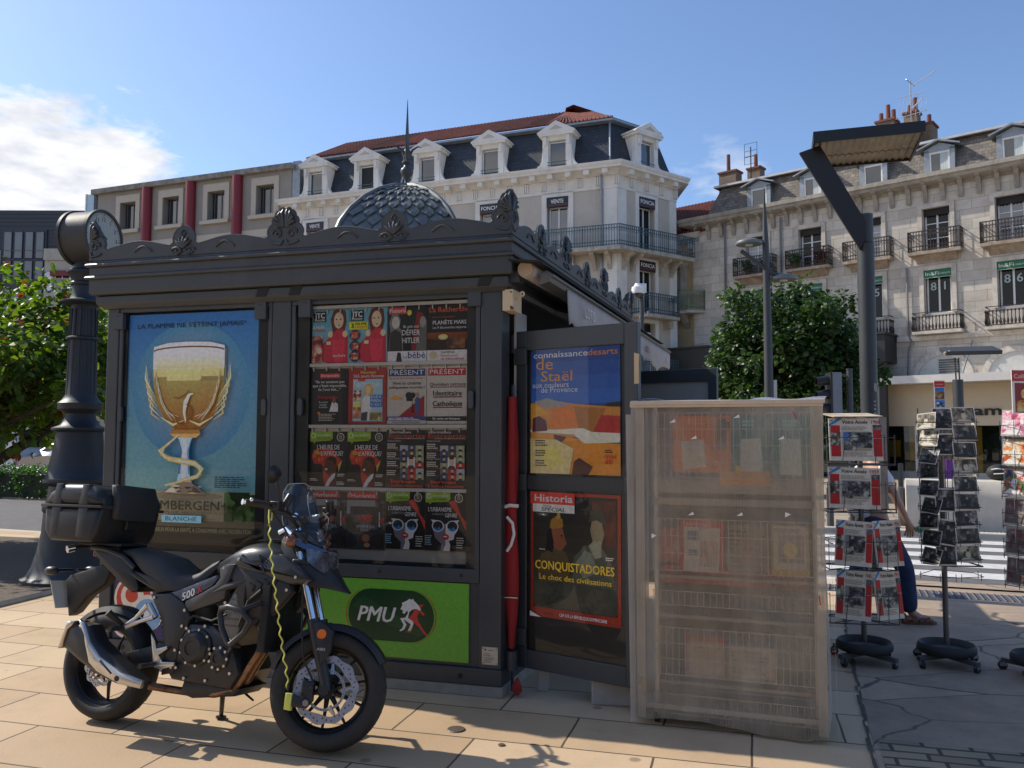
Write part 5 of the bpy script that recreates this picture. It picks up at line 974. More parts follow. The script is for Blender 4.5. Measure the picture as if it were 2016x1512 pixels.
CV=[(0,0,jtcA,'red jumper magazine cover at the far left of the top row'),(1,0,jtcB,'red jumper magazine cover with a yellow "3 FILMS" block and three round pictures'),(2,0,histo,'dark history magazine cover with two grey portraits and a white strip reading "Le bébé"'),(3,0,rech,'science magazine cover with a glowing desert sunrise under orange lettering'),
(0,1,entre,'black business magazine poster quoting "Ils ne savaient pas"'),(1,1,femme,'red bordered women’s magazine poster with a blond woman on a blue cover'),(2,1,pres1,'white newspaper bill with blue heading and a cartoon film camera'),(3,1,pres2,'white newspaper bill with red heading and three underlined black lines'),
(0,2,afr,'left one of the two covers with a red map of Africa and a shouting man'),(1,2,afr,'right one of the two covers with a red map of Africa and a shouting man'),(2,2,info,'brown cover with a grid of portraits, the one beside the Africa covers'),(3,2,info,'brown cover with a grid of portraits, the one at the right edge of the window'),
(0,3,huma,'grey crowd cover with a red "68", the one behind the motorcycle windscreen'),(1,3,huma,'grey crowd cover with a red "68", the fully visible one beside the sunglasses covers'),(2,3,urb,'black cover with a face in white sunglasses, the one nearer the crowd covers'),(3,3,urb,'black cover with a face in white sunglasses, the one at the lower right corner')]
for c,r,fn,lab in CV:
    base={(2,1):'#cfcac0',(3,1):'#d2cdc4',(1,1):'#b03a36'}.get((c,r),'#222222')
    cover(c,r,fn,lab,base=base,dz=-.012*(c<2 and r==3)-.01*(r==2 and c<2))
# pale shelf strips between the rows
for z in (2.545,2.14,1.715,1.29):
    b=KB(); b.box(-1.412,-.252,.03,.05,z,z+.022); b.box(-1.412,-.252,.062,.066,z-.03,z+.0); 
    for k in range(12): b.box(-1.39+k*.098,-1.383+k*.098,.04,.06,z-.03,z-.0)
    b.build('shelf_strip',mat('shelf_white',(.62,.60,.56),.5,var=.05),kio)
b=KB(); b.box(-1.412,-.252,.07,.08,.82,2.56); b.build('display_board',mat('board_grey',(.4,.38,.34),.8),kio)
# posters on the open door
s=Sheet(.664,.815,'#1d4c96'); s.gain=1.3; s.grad(0,.55,1,1,'#2b64b4','#1a4690',4)
s.t('connaissance',.03,.925,.05,'#ece8e0',w=.62,al='L',bold=.015); s.t('desarts',.655,.925,.05,'#d8862a',w=.32,al='L',bold=.015); s.t('de',.16,.83,.1,'#dd8e30',w=.2); s.t('Staël',.3,.735,.085,'#dd8e30',w=.36,bold=.005); s.t('aux couleurs',.23,.685,.045,'#e6e2da',w=.42); s.t('de Provence',.33,.645,.045,'#e6e2da',w=.42)
for pts,c in (([(0,0),(1,0),(1,.24),(.7,.25),(.4,.3),(0,.34)],'#d98f2c'),([(0,.56),(.2,.59),(.5,.55),(.8,.53),(1,.52),(1,.3),(.6,.28),(0,.33)],'#c98a3e'),([(.05,.575),(.2,.6),(.48,.54),(.34,.5),(.12,.53)],'#9a938a'),([(0,.56),(.13,.53),(.2,.47),(0,.44)],'#dfa032'),([(.25,.52),(.5,.54),(.62,.4),(.6,.31),(.22,.36)],'#d27a22'),([(.5,.53),(.85,.51),(.72,.33),(.56,.33)],'#a8702f'),([(.8,.46),(1,.45),(1,.32),(.7,.32)],'#b02f28'),([(0,.33),(.5,.31),(.62,.24),(1,.25),(1,.32),(.7,.33),(.6,.36),(.3,.35),(0,.35)],'#d8d2c4'),([(.03,.44),(.1,.46),(.18,.42),(.2,.34),(.02,.33)],'#5c2033'),([(.27,.31),(.42,.29),(.36,.25),(.29,.25)],'#5c2033'),([(.5,.1),(.56,.13),(.71,.06),(.66,.0),(.48,.0)],'#4d1d1c'),([(0,.28),(.3,.27),(.5,.2),(.45,.0),(0,.0)],'#dcc48e'),([(.1,.2),(.3,.22),(.4,.08),(.2,.04)],'#e0c874'),([(.84,.55),(1,.56),(1,.52),(.86,.525)],'#1c1c20')): s.p(pts,c)
for i in range(3): s.lines(.06,.06+.08*i,.2,.115+.08*i,3,'#3a2a1c',i,.5)
s.lines(.84,.17,.95,.2,2,'#3a2a1c',7); s.t('mai',.9,.13,.035,'#b03020',w=.12,bold=.02); s.t('68',.88,.085,.04,'#b03020',w=.08,bold=.02)
place(s,'poster',KM@DM@T(.125,-.008,1.42),'blue and orange art magazine poster in the upper half of the open kiosk door','poster')
s=Sheet(.662,.80,'#c2402e'); s.gain=1.6; s.r(.03,.075,.965,.975,'#2c2620'); s.grad(.03,.1,.965,.97,'#4a4032','#171512',8); s.mess(.05,.08,.95,.35,34,['#4a4a42','#3a4038','#565446','#2a2a26'],3,.16); s.mess(.7,.6,.95,.95,8,['#6a2a1c','#3a2018'],4,.2)
s.p([(.08,.36),(.12,.5),(.26,.56),(.4,.54),(.46,.44),(.44,.3),(.1,.28)],'#5a4a30'); s.p([(.23,.66),(.26,.74),(.36,.74),(.4,.64),(.42,.6),(.36,.54),(.28,.55)],'#8a5238'); s.p([(.22,.7),(.24,.78),(.31,.82),(.37,.79),(.38,.73)],'#9a7228'); s.p([(.2,.7),(.24,.72),(.27,.6),(.26,.52),(.18,.54)],'#140f0c'); s.e(.36,.66,.012,.008,'#100c0a',8); s.p([(.3,.78),(.33,.9),(.35,.8)],'#b08a3a')
s.p([(.48,.3),(.5,.5),(.62,.6),(.82,.58),(.92,.46),(.94,.28)],'#565a4c'); s.p([(.52,.46),(.62,.56),(.7,.54),(.76,.4),(.6,.34)],'#7d8272'); s.p([(.68,.72),(.7,.8),(.8,.8),(.83,.7),(.8,.6),(.72,.58)],'#8d8064'); s.p([(.66,.6),(.72,.64),(.8,.64),(.8,.52),(.73,.5)],'#96927e'); s.p([(.66,.78),(.68,.87),(.76,.9),(.84,.86),(.86,.76),(.75,.8)],'#3e3a30')
s.r(.0,.905,.51,1.0,'#c2402e'); s.t('Historia',.27,.925,.06,'#f2e8e0',w=.44,bold=.025); s.r(.03,.84,.51,.905,'#d2cabc'); s.t('Numéro',.2,.885,.014,'#2a2622',w=.1,shear=.2); s.t('SPÉCIAL',.27,.848,.032,'#211d1a',w=.28,shear=.15,bold=.01)
s.t('CONQUISTADORES',.5,.385,.07,'#c9a02c',w=.88,bold=.03); s.t('Le choc des civilisations',.51,.305,.045,'#c9a02c',w=.8,bold=.015); s.t('CAP SUR LA RÉPUBLIQUE DOMINICAINE',.6,.025,.026,'#f0e4da',w=.52,bold=.01); s.lines(.16,.03,.32,.05,1,'#7a2c22',1); s.p([(0,0),(.0,.04),(.13,.0)],'#cfc6b6'); s.lines(.11,.56-.02,.2,.57-.02,1,'#c8bfae',1); s.lines(.85,.5,.95,.53,2,'#c8bfae',1)
place(s,'poster',KM@DM@T(.125,-.008,.50),'red bordered history poster with gold lettering in the lower half of the open kiosk door','poster')
# furled red banner between kiosk and open door
t=thing('flag_banner','tall red flag banner furled between the kiosk corner and the open side door','banner',M=KM@SH@T(.035,.10,0))
redb=mat('red_cloth',(.27,.012,.013),.75,var=.15,vs=4)
b=MB(); LP=[]
for k in range(15):
    z=.30+1.62*k/14; w=.022+.018*math.sin(min(1,k/4)*PI/2)*(1 if k<11 else (14-k)/4+.25); LP.append([(w*math.cos(2*PI*j/10)*(1+.25*math.sin(j*2+k*.5)),.03*math.sin(2*PI*j/10),z) for j in range(10)])
b.loft(LP); b.build('cloth',redb,t,smooth=50)
b=MB(); b.tube([(-.02,-.042,.92),(.01,-.046,.96),(.03,-.044,1.03),(.02,-.046,1.1),(-.02,-.044,1.14)],.011,5); b.tube([(-.05,-.03,1.20),(.0,-.046,1.215),(.055,-.03,1.21)],.012,5); b.tube([(-.045,-.03,.62),(.0,-.04,.625),(.05,-.03,.622)],.004,4); b.build('white_mark',mat('white_cloth',(.7,.68,.65),.8),t)
b=MB(); b.tube([(0,.02,.02),(0,.02,2.0)],.012,6); b.cyl((0,0,.16),(0,0,.28),.04,n=10); b.build('pole',kg,t)
t=mat('can_red',(.28,.022,.02),.5,var=.3,vs=20)
b=MB(); b.prism([(-.05,.09),(-.015,.17),(.01,.19),(.035,.12),(.045,.06),(.01,.02),(-.03,.03)],-.012,.012); b.X=T(0,.03,0)@RZ(40); b.prism([(-.02,.06),(.03,.11),(.04,.04)],-.01,.01); o=b.build('torn_wrapper',t,bevel=.004); o.matrix_world=KM@SH@T(.09,.05,0)@Matrix.Scale(.7,4); tag(o,'crumpled red wrapper stuck at the foot of the kiosk corner','wrapper')
b=MB(); b.box(-.035,.035,-.012,.012,0,.16); b.X=T(.0,.0,.152); b.box(-.032,.032,.0,.04,0,.008); o=b.build('metal_bracket',mat('bracket_grey',(.42,.40,.36),.5,.3,var=.15),bevel=.004); o.matrix_world=T(.21,5.60,0)@RZ(-10)@RX(-8); tag(o,'small pale metal bracket standing under the open kiosk door','bracket')
b=MB(); b.box(0,.75,0,.25,0,.165); o=b.build('stone_block',concrete,bevel=.012); o.matrix_world=T(.497,5.30,0)@RZ(-8); tag(o,'pale stone block lying under the open door beside the covered rack','block')
# ================================================================ motorcycle (local x forward, y to its left, z up; leaning on its stand)
BM=T(-2.36,4.977,.012)@RZ(-18.8)@RX(-8)
bk=mat('bike_matt_black',(.016,.017,.018),.4,var=.2,vs=6,bump=.03,bs=200,stain=.14,stc=(.085,.075,.062)); bg_=mat('bike_graphite',(.034,.035,.037),.32,.35,var=.1,coat=.3); bplast=mat('bike_plastic',(.014,.014,.015),.5,var=.2,vs=9,bump=.08,bs=300,stain=.2,stc=(.075,.066,.055))
tyre_m=mat('tyre_rubber',(.022,.021,.02),.75,var=.25,vs=14,bump=.15,bs=80,stain=.3,stc=(.09,.075,.06)); alu=mat('brushed_alu',(.62,.58,.52),.3,.9,var=.12,vs=12); chrome=mat('chrome',(.75,.76,.78),.12,1,var=.05); silver=mat('brake_steel',(.42,.44,.50),.35,.85,var=.15,vs=20)
copper=mat('heat_tinted_steel',(.22,.125,.075),.35,.9,var=.6,vs=11); engm=mat('engine_black',(.030,.030,.031),.38,.4,var=.3,vs=15,stain=.3,stc=(.1,.09,.075)); enga=mat('engine_grey',(.16,.155,.145),.5,.6,var=.2,vs=15)
moto=thing('motorcycle','black adventure motorcycle with top case leaning on its side stand in front of the kiosk','motorcycle',M=BM)
def area(p): return sum(p[i-1][0]*p[i][1]-p[i][0]*p[i-1][1] for i in range(len(p)))
def pillow(b,pts,y0,y1,e=.02,s=None,mi=None):
    """side outline given thickness, its edges rounded over"""
    if area(pts)<0: pts=pts[::-1]
    s=s or e
    def lp(d,y): 
        q=inset(pts,d) if d else pts
        return [(x,y,z) for x,z in q]
    b.loft([lp(e,y0),lp(e*.3,y0+s*.3),lp(0,y0+s),lp(0,y1-s),lp(e*.3,y1-s*.3),lp(e,y1)],mi=mi)
def part(name,m,parent=moto,smooth=40,bevel=0,**k):
    def f(b): return b.build(name,m,parent,smooth=smooth,bevel=bevel,**k)
    return f
def annulus(b,ro,ri,y0,y1,n=48,**k):
    lo=[[],[],[],[]]
    for i in range(n):
        t=2*PI*i/n; c,s=math.cos(t),math.sin(t); R0,r0=(ro(t) if callable(ro) else ro),(ri(t) if callable(ri) else ri)
        for L_,(r,y) in zip(lo,((R0,y0),(R0,y1),(r0,y1),(r0,y0))): L_.append((b.c0[0]+r*c,y,b.c0[1]+r*s))
    b.loft(lo+[lo[0]],cap=False,**k)
def wheel(name,cx,cz,w,discr,ydisc,nsp):
    root=bpy.data.objects.new(name,None); COL.objects.link(root); root.parent=moto; root.location=(cx,0,cz); root.empty_display_size=.1
    b=MB(); b.lathe([(.222,-w*.42),(.235,-w*.5),(.262,-w*.52),(.288,-w*.44),(.303,-w*.25),(.309,0),(.303,w*.25),(.288,w*.44),(.262,w*.52),(.235,w*.5),(.222,w*.42)],56,ax='y',cap=False)
    for i in range(30):
        for s in (-1,1):
            a=2*PI*i/30+(.1 if s>0 else 0); b.tube([(.3085*math.cos(a),s*.006,.3085*math.sin(a)),(.298*math.cos(a+.09),s*w*.33,.298*math.sin(a+.09))],.0022,3,mi=1)
    part('tyre',[tyre_m,black],root,60)(b)
    b=MB(); b.lathe([(.224,-w*.44),(.226,-w*.40),(.205,-w*.3),(.198,0),(.205,w*.3),(.226,w*.40),(.224,w*.44),(.212,w*.38),(.19,0),(.212,-w*.38),(.224,-w*.44)],56,ax='y',cap=False)
    for i in range(nsp):
        a=2*PI*i/nsp+.25
        b.tube([(.04*math.cos(a),0,.04*math.sin(a)),(.12*math.cos(a+.04),-.008,.12*math.sin(a+.04)),(.2*math.cos(a+.02),0,.2*math.sin(a+.02))],[.017,.010,.008],6)
    b.cyl((0,-.07,0),(0,.07,0),.045,n=18); b.cyl((0,-.09,0),(0,.09,0),.018,n=12)
    part('rim',mat('rim_black',(.02,.02,.021),.35,.3,var=.1),root)(b)
    b=MB(); b.c0=(0,0); y=ydisc
    annulus(b,lambda t:discr+.006*math.sin(10*t),lambda t:discr*.76+.008*math.sin(5*t+1),y,y+.005,60)
    for i in range(5):
        a=2*PI*i/5; b.tube([(discr*.5*math.cos(a),y+.003,discr*.5*math.sin(a)),(discr*.8*math.cos(a+.15),y+.003,discr*.8*math.sin(a+.15))],[.016,.008],4)
    annulus(b,discr*.62,discr*.54,y-.006,y-.002,48)
    for i in range(48):
        a=2*PI*i/48; b.cyl((discr*.58*math.cos(a),y-.0075,discr*.58*math.sin(a)),(discr*.58*math.cos(a),y-.0055,discr*.58*math.sin(a)),.0028,n=5,mi=1)
    for i in range(40):
        a=2*PI*i/40; r=discr*(.82+.1*(i%3)/2); b.cyl((r*math.cos(a),y-.001,r*math.sin(a)),(r*math.cos(a),y+.001,r*math.sin(a)),.0042,n=6,mi=1)
    part('brake_disc',[silver,black],root)(b)
    return root
wheel('front_wheel',1.456,.305,.125,.168,-.07,10); wheel('rear_wheel',0,.305,.16,.11,-.085,7)
for s in (-1,1):
    y=s*.098
    b=MB(); b.cyl((1.225,y,1.0),(1.36,y,.615),.0215,n=16); part('fork_tube',chrome)(b)
    b=MB(); b.tube([(1.348,y,.655),(1.375,y,.57),(1.452,y,.35),(1.462,y,.30)],[.034,.033,.028,.03],14); b.cyl((1.456,y-.03,.305),(1.456,y+.03,.305),.026,n=12); part('fork_leg',bk)(b)
b=MB(); b.box(1.2,1.3,-.13,.13,.93,.96); b.box(1.165,1.265,-.13,.13,1.04,1.07); b.cyl((1.19,0,1.07),(1.24,0,.92),.03); part('triple_clamp',bk,bevel=.008)(b)
def arcshell(b,cx,cz,r,a0,a1,hw,n=16,drop=.03):
    lo=[]
    for k in range(n+1):
        a=R(a0+(a1-a0)*k/n); c,s=math.cos(a),math.sin(a); w=hw*(1-.35*max(0,abs(2*k/n-1)-.7)/.3)
        lo.append([(cx+rr*c,y,cz+rr*s) for rr,y in ((r-drop,-w),(r,-w*.75),(r+.008,0),(r,w*.75),(r-drop,w),(r-drop,w-.004),(r-.004,w*.72),(r+.003,0),(r-.004,-w*.72),(r-drop,-w+.004))])
    b.loft(lo)
b=MB(); arcshell(b,1.456,.305,.33,28,165,.075); part('front_fender',bplast)(b)
for y0,y1 in ((-.142,-.10),(.10,.142)):
    b=MB(); pillow(b,[(1.36,.635),(1.40,.648),(1.475,.60),(1.47,.5),(1.43,.43),(1.405,.50)],y0,y1,.008); part('fork_guard',bplast)(b)
b=MB(); b.text('ABS',1.42,.50,.014,w=.045,yv=-.1435); b.X=Matrix.Identity(4); part('lettering',mat('pale_decal',(.5,.5,.5),.5),norm=False)(b)
b=MB(); b.box(1.335,1.40,-.11,-.062,.24,.345); b.cyl((1.39,-.118,.315),(1.39,-.10,.315),.012); b.cyl((1.345,-.118,.27),(1.345,-.10,.27),.012); part('brake_caliper',bk,bevel=.01)(b)
b=MB(); b.tube([(1.40,-.1,.33),(1.33,-.12,.45),(1.30,-.12,.6),(1.26,-.1,.9)],.006,6); part('brake_hose',black)(b)
b=MB(); b.cyl((1.414,-.146,.582),(1.414,-.135,.582),.0245,n=18); part('reflector',mat('amber_reflector',(.72,.16,.015),.25,var=.15,vs=60,coat=.5))(b)
for s in (-1,1):
    b=MB(); b.ell((1.245,s*.17,1.068),.035,.03,.035,12); b.cyl((1.245,s*.1,1.06),(1.245,s*.17,1.066),.012,n=8,mi=1); part('turn_signal',[mat('smoked_amber',(.16,.05,.015),.2,coat=.6),bk])(b)
    b=MB(); b.ell((-.40,s*.15,.825),.05,.028,.027,12); b.cyl((-.38,s*.02,.83),(-.39,s*.14,.828),.01,n=8); part('turn_signal',bk)(b)
# fuel tank, side fairings
b=MB()
def sec(x,zt,zb,w,ws): return [(x,-w,zb+(zt-zb)*.45),(x,-w*.93,zb+(zt-zb)*.75),(x,-ws,zt-.012),(x,-ws*.5,zt),(x,0,zt+.004),(x,ws*.5,zt),(x,ws,zt-.012),(x,w*.93,zb+(zt-zb)*.75),(x,w,zb+(zt-zb)*.45),(x,w*.8,zb),(x,-w*.8,zb)]
b.loft([sec(.70,.93,.86,.07,.04),sec(.76,.962,.85,.10,.055),(sec(.83,1.0,.84,.13,.075)),sec(.90,1.034,.84,.152,.09),sec(.98,1.05,.85,.165,.1),sec(1.08,1.05,.86,.168,.1),sec(1.15,1.035,.88,.15,.09),sec(1.21,1.0,.90,.12,.07)]); part('fuel_tank',bg_,smooth=50)(b)
b=MB(); b.cyl((1.05,0,1.05),(1.05,0,1.06),.045,n=20); b.prism([(.94,1.056),(1.06,1.066),(1.12,1.07),(1.0,1.075)],-.05,.03); part('filler_cap',bk)(b)
for s in (-1,1):
    Y=lambda a,c:(s*c,s*a) if s<0 else (a,c)
    b=MB(); pillow(b,[(.935,.985),(1.0,.955),(1.054,.93),(1.13,1.0),(1.2,.99),(1.29,.94),(1.385,.868),(1.33,.845),(1.262,.838),(1.15,.862),(1.04,.905),(.97,.915),(.90,.935)],*Y(.10,.172),.022); part('side_fairing',bg_)(b)
    b=MB(); pillow(b,[(.83,.89),(.90,.925),(.976,.925),(1.1,.89),(1.25,.845),(1.27,.80),(1.2,.72),(1.12,.64),(1.0,.655),(.93,.70),(.905,.80)],*Y(.09,.152),.02); part('lower_fairing',bplast)(b)
    b=MB()
    for k in range(4): x=1.0+k*.045; b.tube([(x,s*.1535,.835+k*.012),(x+.035,s*.1535,.82+k*.012),(x+.022,s*.1535,.79+k*.012)],.006,4)
    part('fairing_vent',black)(b)
    b=MB(); pillow(b,[(.80,.90),(.845,.925),(.90,.93),(.865,.82),(.855,.74),(.82,.72),(.61,.645),(.585,.68),(.60,.715),(.70,.765),(.78,.81),(.81,.85)],*Y(.11,.165),.014); part('frame_cover',mat('graphite_cover',(.07,.07,.07),.4,.3,var=.12))(b)
    b=MB(); pillow(b,[(.47,.745),(.60,.79),(.78,.862),(.795,.845),(.76,.80),(.62,.725),(.56,.705)],*Y(.10,.16),.012)
    sp=part('side_panel',mat('panel_blue_grey',(.06,.075,.105),.35,var=.5,vs=25))(b)
    if s<0:
        b=MB(); Mx=Matrix.Translation((.64,-.162,.762))@RY(-24); b.X=Mx; b.text('500',-.03,-.02,.04,w=.095,bold=.03,shear=.3,al='C'); b.text('X',.05,-.02,.04,w=.04,bold=.03,shear=.3,al='C',mi=1); part('model_lettering',[mat('white_decal',(.7,.7,.7),.4),mat('red_decal',(.5,.03,.03),.4)],sp,None,norm=False)(b)
        b=MB()
        for k in range(5): b.tube([(1.06+k*.005,-.1735,.985-k*.016),(1.12-k*.004,-.1735,.955-k*.016)],.0035,3)
        b.tube([(1.06,-.1735,.985),(1.075,-.1735,.94),(1.10,-.1735,.90)],.0035,3); part('wing_emblem',mat('dark_emblem',(.05,.05,.055),.25,.7),norm=True)(b)
b=MB()
for x,y,z in ((.62,-.18,.665),(.845,-.18,.905),(.87,-.167,.72),(1.0,-.167,.67),(1.24,-.154,.81),(.93,-.174,.955),(1.3,-.174,.88),(.40,-.174,.72),(.57,-.174,.36),(.61,-.174,.58),(.2,-.128,.40),(.0,-.13,.305)): b.cyl((x,y,z),(x,y-.007,z),.009,n=6)
part('fastener',alu)(b)
b=MB(); b.tube([(.97,-.14,.86),(.99,-.165,.62),(.95,-.175,.50),(.86,-.17,.36)],.009,6); b.tube([(.62,-.16,.60),(.68,-.178,.64),(.80,-.176,.62),(.88,-.16,.66)],.007,6); b.tube([(1.09,-.165,.80),(1.02,-.17,.74),(.97,-.165,.60)],.011,6); part('hose',black)(b)
# seat and tail
b=MB(); st=[(.05,.975,.955,.085),(.14,.988,.93,.11),(.25,.965,.86,.135),(.36,.938,.80,.145),(.43,.895,.765,.15),(.49,.85,.76,.15),(.56,.848,.765,.135),(.62,.875,.79,.11),(.68,.925,.85,.09),(.725,.948,.90,.08)]
b.loft([[(x,-w,zb),(x,-w*1.02,zb+(zt-zb)*.55),(x,-w*.8,zt-.008),(x,-w*.3,zt),(x,w*.3,zt),(x,w*.8,zt-.008),(x,w*1.02,zb+(zt-zb)*.55),(x,w,zb)] for x,zt,zb,w in st]); part('seat',mat('seat_vinyl',(.03,.03,.03),.62,var=.15,vs=8,bump=.2,bs=250),smooth=55)(b)
b=MB(); pillow(b,[(.16,.865),(.30,.80),(.38,.735),(.46,.75),(.5,.762),(.46,.80),(.36,.83)],-.15,.15,.02); part('seat_base',bplast)(b)
b=MB(); pillow(b,[(-.16,.955),(-.14,.985),(.04,.955),(.15,.885),(.225,.765),(.215,.735),(.165,.73),(.10,.765),(-.06,.87)],-.115,.115,.025); tl=part('tail_fairing',bk)(b)
for s in (-1,1):
    b=MB(); b.tube([(-.14,s*.125,.975),(-.02,s*.135,.965),(.10,s*.13,.93),(.19,s*.125,.87)],.015,8); part('grab_rail',bk)(b)
b=MB(); b.box(-.185,-.155,-.07,.07,.92,.96); part('tail_light',mat('red_lens',(.22,.01,.01),.2,coat=.6),bevel=.006)(b)
b=MB(); pillow(b,[(-.06,.86),(-.16,.87),(-.27,.83),(-.37,.80),(-.40,.77),(-.385,.72),(-.34,.56),(-.30,.58),(-.22,.68),(-.10,.76)],-.04,.04,.012); part('rear_mudguard',bplast)(b)
b=MB(); b.X=T(-.41,0,.685)@RY(-24); b.box(-.004,.0,-.105,.105,-.085,.085); b.box(-.0045,-.0041,-.1,-.08,-.08,.08,mi=1); b.box(-.0045,-.0041,.08,.1,-.08,.08,mi=1); part('licence_plate',[mat('plate_white',(.68,.66,.58),.4,var=.05),mat('plate_blue',(.03,.06,.3),.4)],smooth=None)(b)
b=MB(); arcshell(b,0,.305,.335,62,160,.07); part('rear_hugger',bplast)(b)
# top case with lid, straps and backrest pad
b=MB(); pillow(b,[(-.36,1.005),(-.05,1.005),(-.02,1.06),(.0,1.20),(-.43,1.20),(-.41,1.06)],-.25,.25,.03); tc=part('top_case',mat('case_black',(.02,.02,.021),.5,var=.2,vs=8,bump=.1,bs=350),smooth=45)(b)
b=MB(); pillow(b,[(-.435,1.215),(.005,1.215),(.0,1.26),(-.04,1.315),(-.12,1.34),(-.30,1.338),(-.40,1.29)],-.255,.255,.035); part('lid',bk,tc,45)(b)
b=MB(); pillow(b,[(-.443,1.20),(.012,1.20),(.012,1.217),(-.443,1.217)],-.262,.262,.006); 
for x in (-.33,-.13): 
    pillow(b,[(x-.035,1.217),(x+.035,1.217),(x+.025,1.338),(x-.02,1.338)],-.2575,.2575,.01)
    pillow(b,[(x-.03,1.03),(x+.03,1.03),(x+.035,1.2),(x-.035,1.2)],-.2525,-.2,.008)
part('trim_band',mat('case_trim',(.035,.035,.036),.4,var=.1),tc)(b)
b=MB(); pillow(b,[(.0,1.14),(.04,1.14),(.05,1.25),(.015,1.345),(-.03,1.345),(-.01,1.25)],-.17,.17,.02); part('backrest',mat('seat_vinyl'),tc,50)(b)
b=MB(); b.box(-.02,.02,-.05,.05,1.08,1.19); part('case_latch',bplast,tc,bevel=.008)(b)
b=MB(); b.box(-.26,.05,-.11,.11,.985,1.004); b.box(-.2,.02,-.09,.09,.955,.985); part('luggage_rack',bplast,bevel=.006)(b)
b=MB(); b.tube([(-.24,-.02,.98),(-.28,-.13,.965)],.012,6); b.cyl((-.275,-.13,.965),(-.29,-.165,.955),.022,n=14,mi=1); part('rack_knob',[bk,chrome])(b)
# engine
b=MB(); pillow(b,[(.50,.36),(.56,.29),(.95,.27),(1.0,.36),(.93,.52),(.80,.60),(.62,.60),(.52,.52)],-.165,.165,.03); part('engine_block',engm)(b)
b=MB(); pillow(b,[(.80,.55),(.93,.47),(1.03,.68),(1.06,.80),(.93,.86),(.86,.72)],-.145,.145,.02)
for k in range(7):
    x,z=.85+k*.023,.60+k*.035; b.box(x-.06,x+.09,-.15,.15,z-.004,z+.004)
part('cylinder_head',enga,bevel=.004)(b)
def cover_(b,x,z,r,y0,d):
    b.lathe([(r*1.18,y0),(r*1.18,y0-.012),(r*1.02,y0-.02),(r*.95,y0-d*.7),(r*.75,y0-d),(r*.45,y0-d),(r*.42,y0-d+.006),(0,y0-d+.006)],30,(x,0,z),'y')
    for k in range(9): a=2*PI*k/9; b.cyl((x+r*1.12*math.cos(a),y0-.012,z+r*1.12*math.sin(a)),(x+r*1.12*math.cos(a),y0-.022,z+r*1.12*math.sin(a)),.008,n=8,mi=1)
b=MB(); cover_(b,.715,.475,.085,-.165,.055); part('clutch_cover',[engm,alu])(b)
b=MB(); cover_(b,.872,.432,.05,-.165,.035); part('crank_cover',[engm,alu])(b)
b=MB(); 
for x,z in ((.60,.36),(.58,.45),(.64,.57),(.76,.59),(.93,.53),(.95,.36),(.80,.31),(.66,.31),(1.0,.70)): b.cyl((x,-.166,z),(x,-.178,z),.0085,n=8)
part('bolt',alu)(b)
b=MB(); b.box(1.10,1.145,-.17,.17,.48,.83); 
for k in range(26): b.box(1.146,1.15,-.165,.165,.49+k*.013,.494+k*.013)
for k in range(20): b.box(1.105,1.14,-.174,-.171,.49+k*.017,.497+k*.017)
part('radiator',mat('radiator_black',(.025,.025,.025),.6,.3),smooth=None)(b)
b=MB(); pillow(b,[(.36,.735),(.50,.75),(.60,.70),(.655,.63),(.635,.56),(.60,.50),(.585,.33),(.50,.31),(.50,.45),(.46,.60)],-.172,-.11,.012); pillow(b,[(.36,.735),(.50,.75),(.60,.70),(.655,.63),(.635,.56),(.60,.50),(.585,.33),(.50,.31),(.50,.45),(.46,.60)],.11,.172,.012)
for s in (-1,1): b.tube([(.60,s*.13,.70),(.85,s*.15,.80),(1.12,s*.11,.90),(1.22,s*.05,.96)],.022,8); b.tube([(1.22,s*.05,.92),(1.14,s*.12,.75),(1.05,s*.14,.62)],.016,8); b.tube([(.40,s*.1,.74),(.10,s*.1,.86),(-.12,s*.09,.93)],.016,8)
part('frame',bk)(b)
b=MB(); pillow(b,[(.60,.22),(.68,.20),(.95,.235),(1.0,.28),(.9,.30),(.62,.29)],-.13,.13,.02); part('belly_pan',bplast)(b)
for s in (-1,1):
    b=MB(); pillow(b,[(.56,.47),(.50,.49),(.20,.40),(-.03,.345),(-.04,.28),(.02,.265),(.30,.325),(.56,.38)],*((-.125,-.095) if s<0 else (.095,.125)),.01); part('swingarm',bk)(b)
b=MB(); b.tube([(.33,0,.68),(.42,0,.42)],.035,8); 
for k in range(9): b.lathe([(.036,0),(.05,.008),(.036,.016)],12,(.335+k*.009,0,.66-k*.025))
part('shock_absorber',bk)(b)
b=MB()
for y in (-.12,-.06): b.tube([(1.06,y+.02,.60),(1.10,y,.56),(1.105,y,.52),(1.075,y,.46),(1.03,y,.39),(.985,y,.31),(.93,y+.01,.262),(.82,y+.01,.235),(.65,-.09,.225),(.5,-.12,.235),(.43,-.17,.25)],.021,10)
part('exhaust_header',copper,smooth=60)(b)
b=MB(); pillow(b,[(-.095,.425),(-.06,.548),(-.01,.56),(.075,.553),(.13,.475),(.25,.40),(.40,.315),(.46,.28),(.44,.25),(.30,.262),(.183,.293),(.05,.35)],-.305,-.165,.035); mf=part('muffler',bk,smooth=45)(b)
b=MB(); pillow(b,[(-.108,.415),(-.07,.565),(-.015,.57),(-.03,.545),(-.06,.52),(-.082,.43)],-.312,-.16,.01); part('end_cap',alu,mf,45)(b)
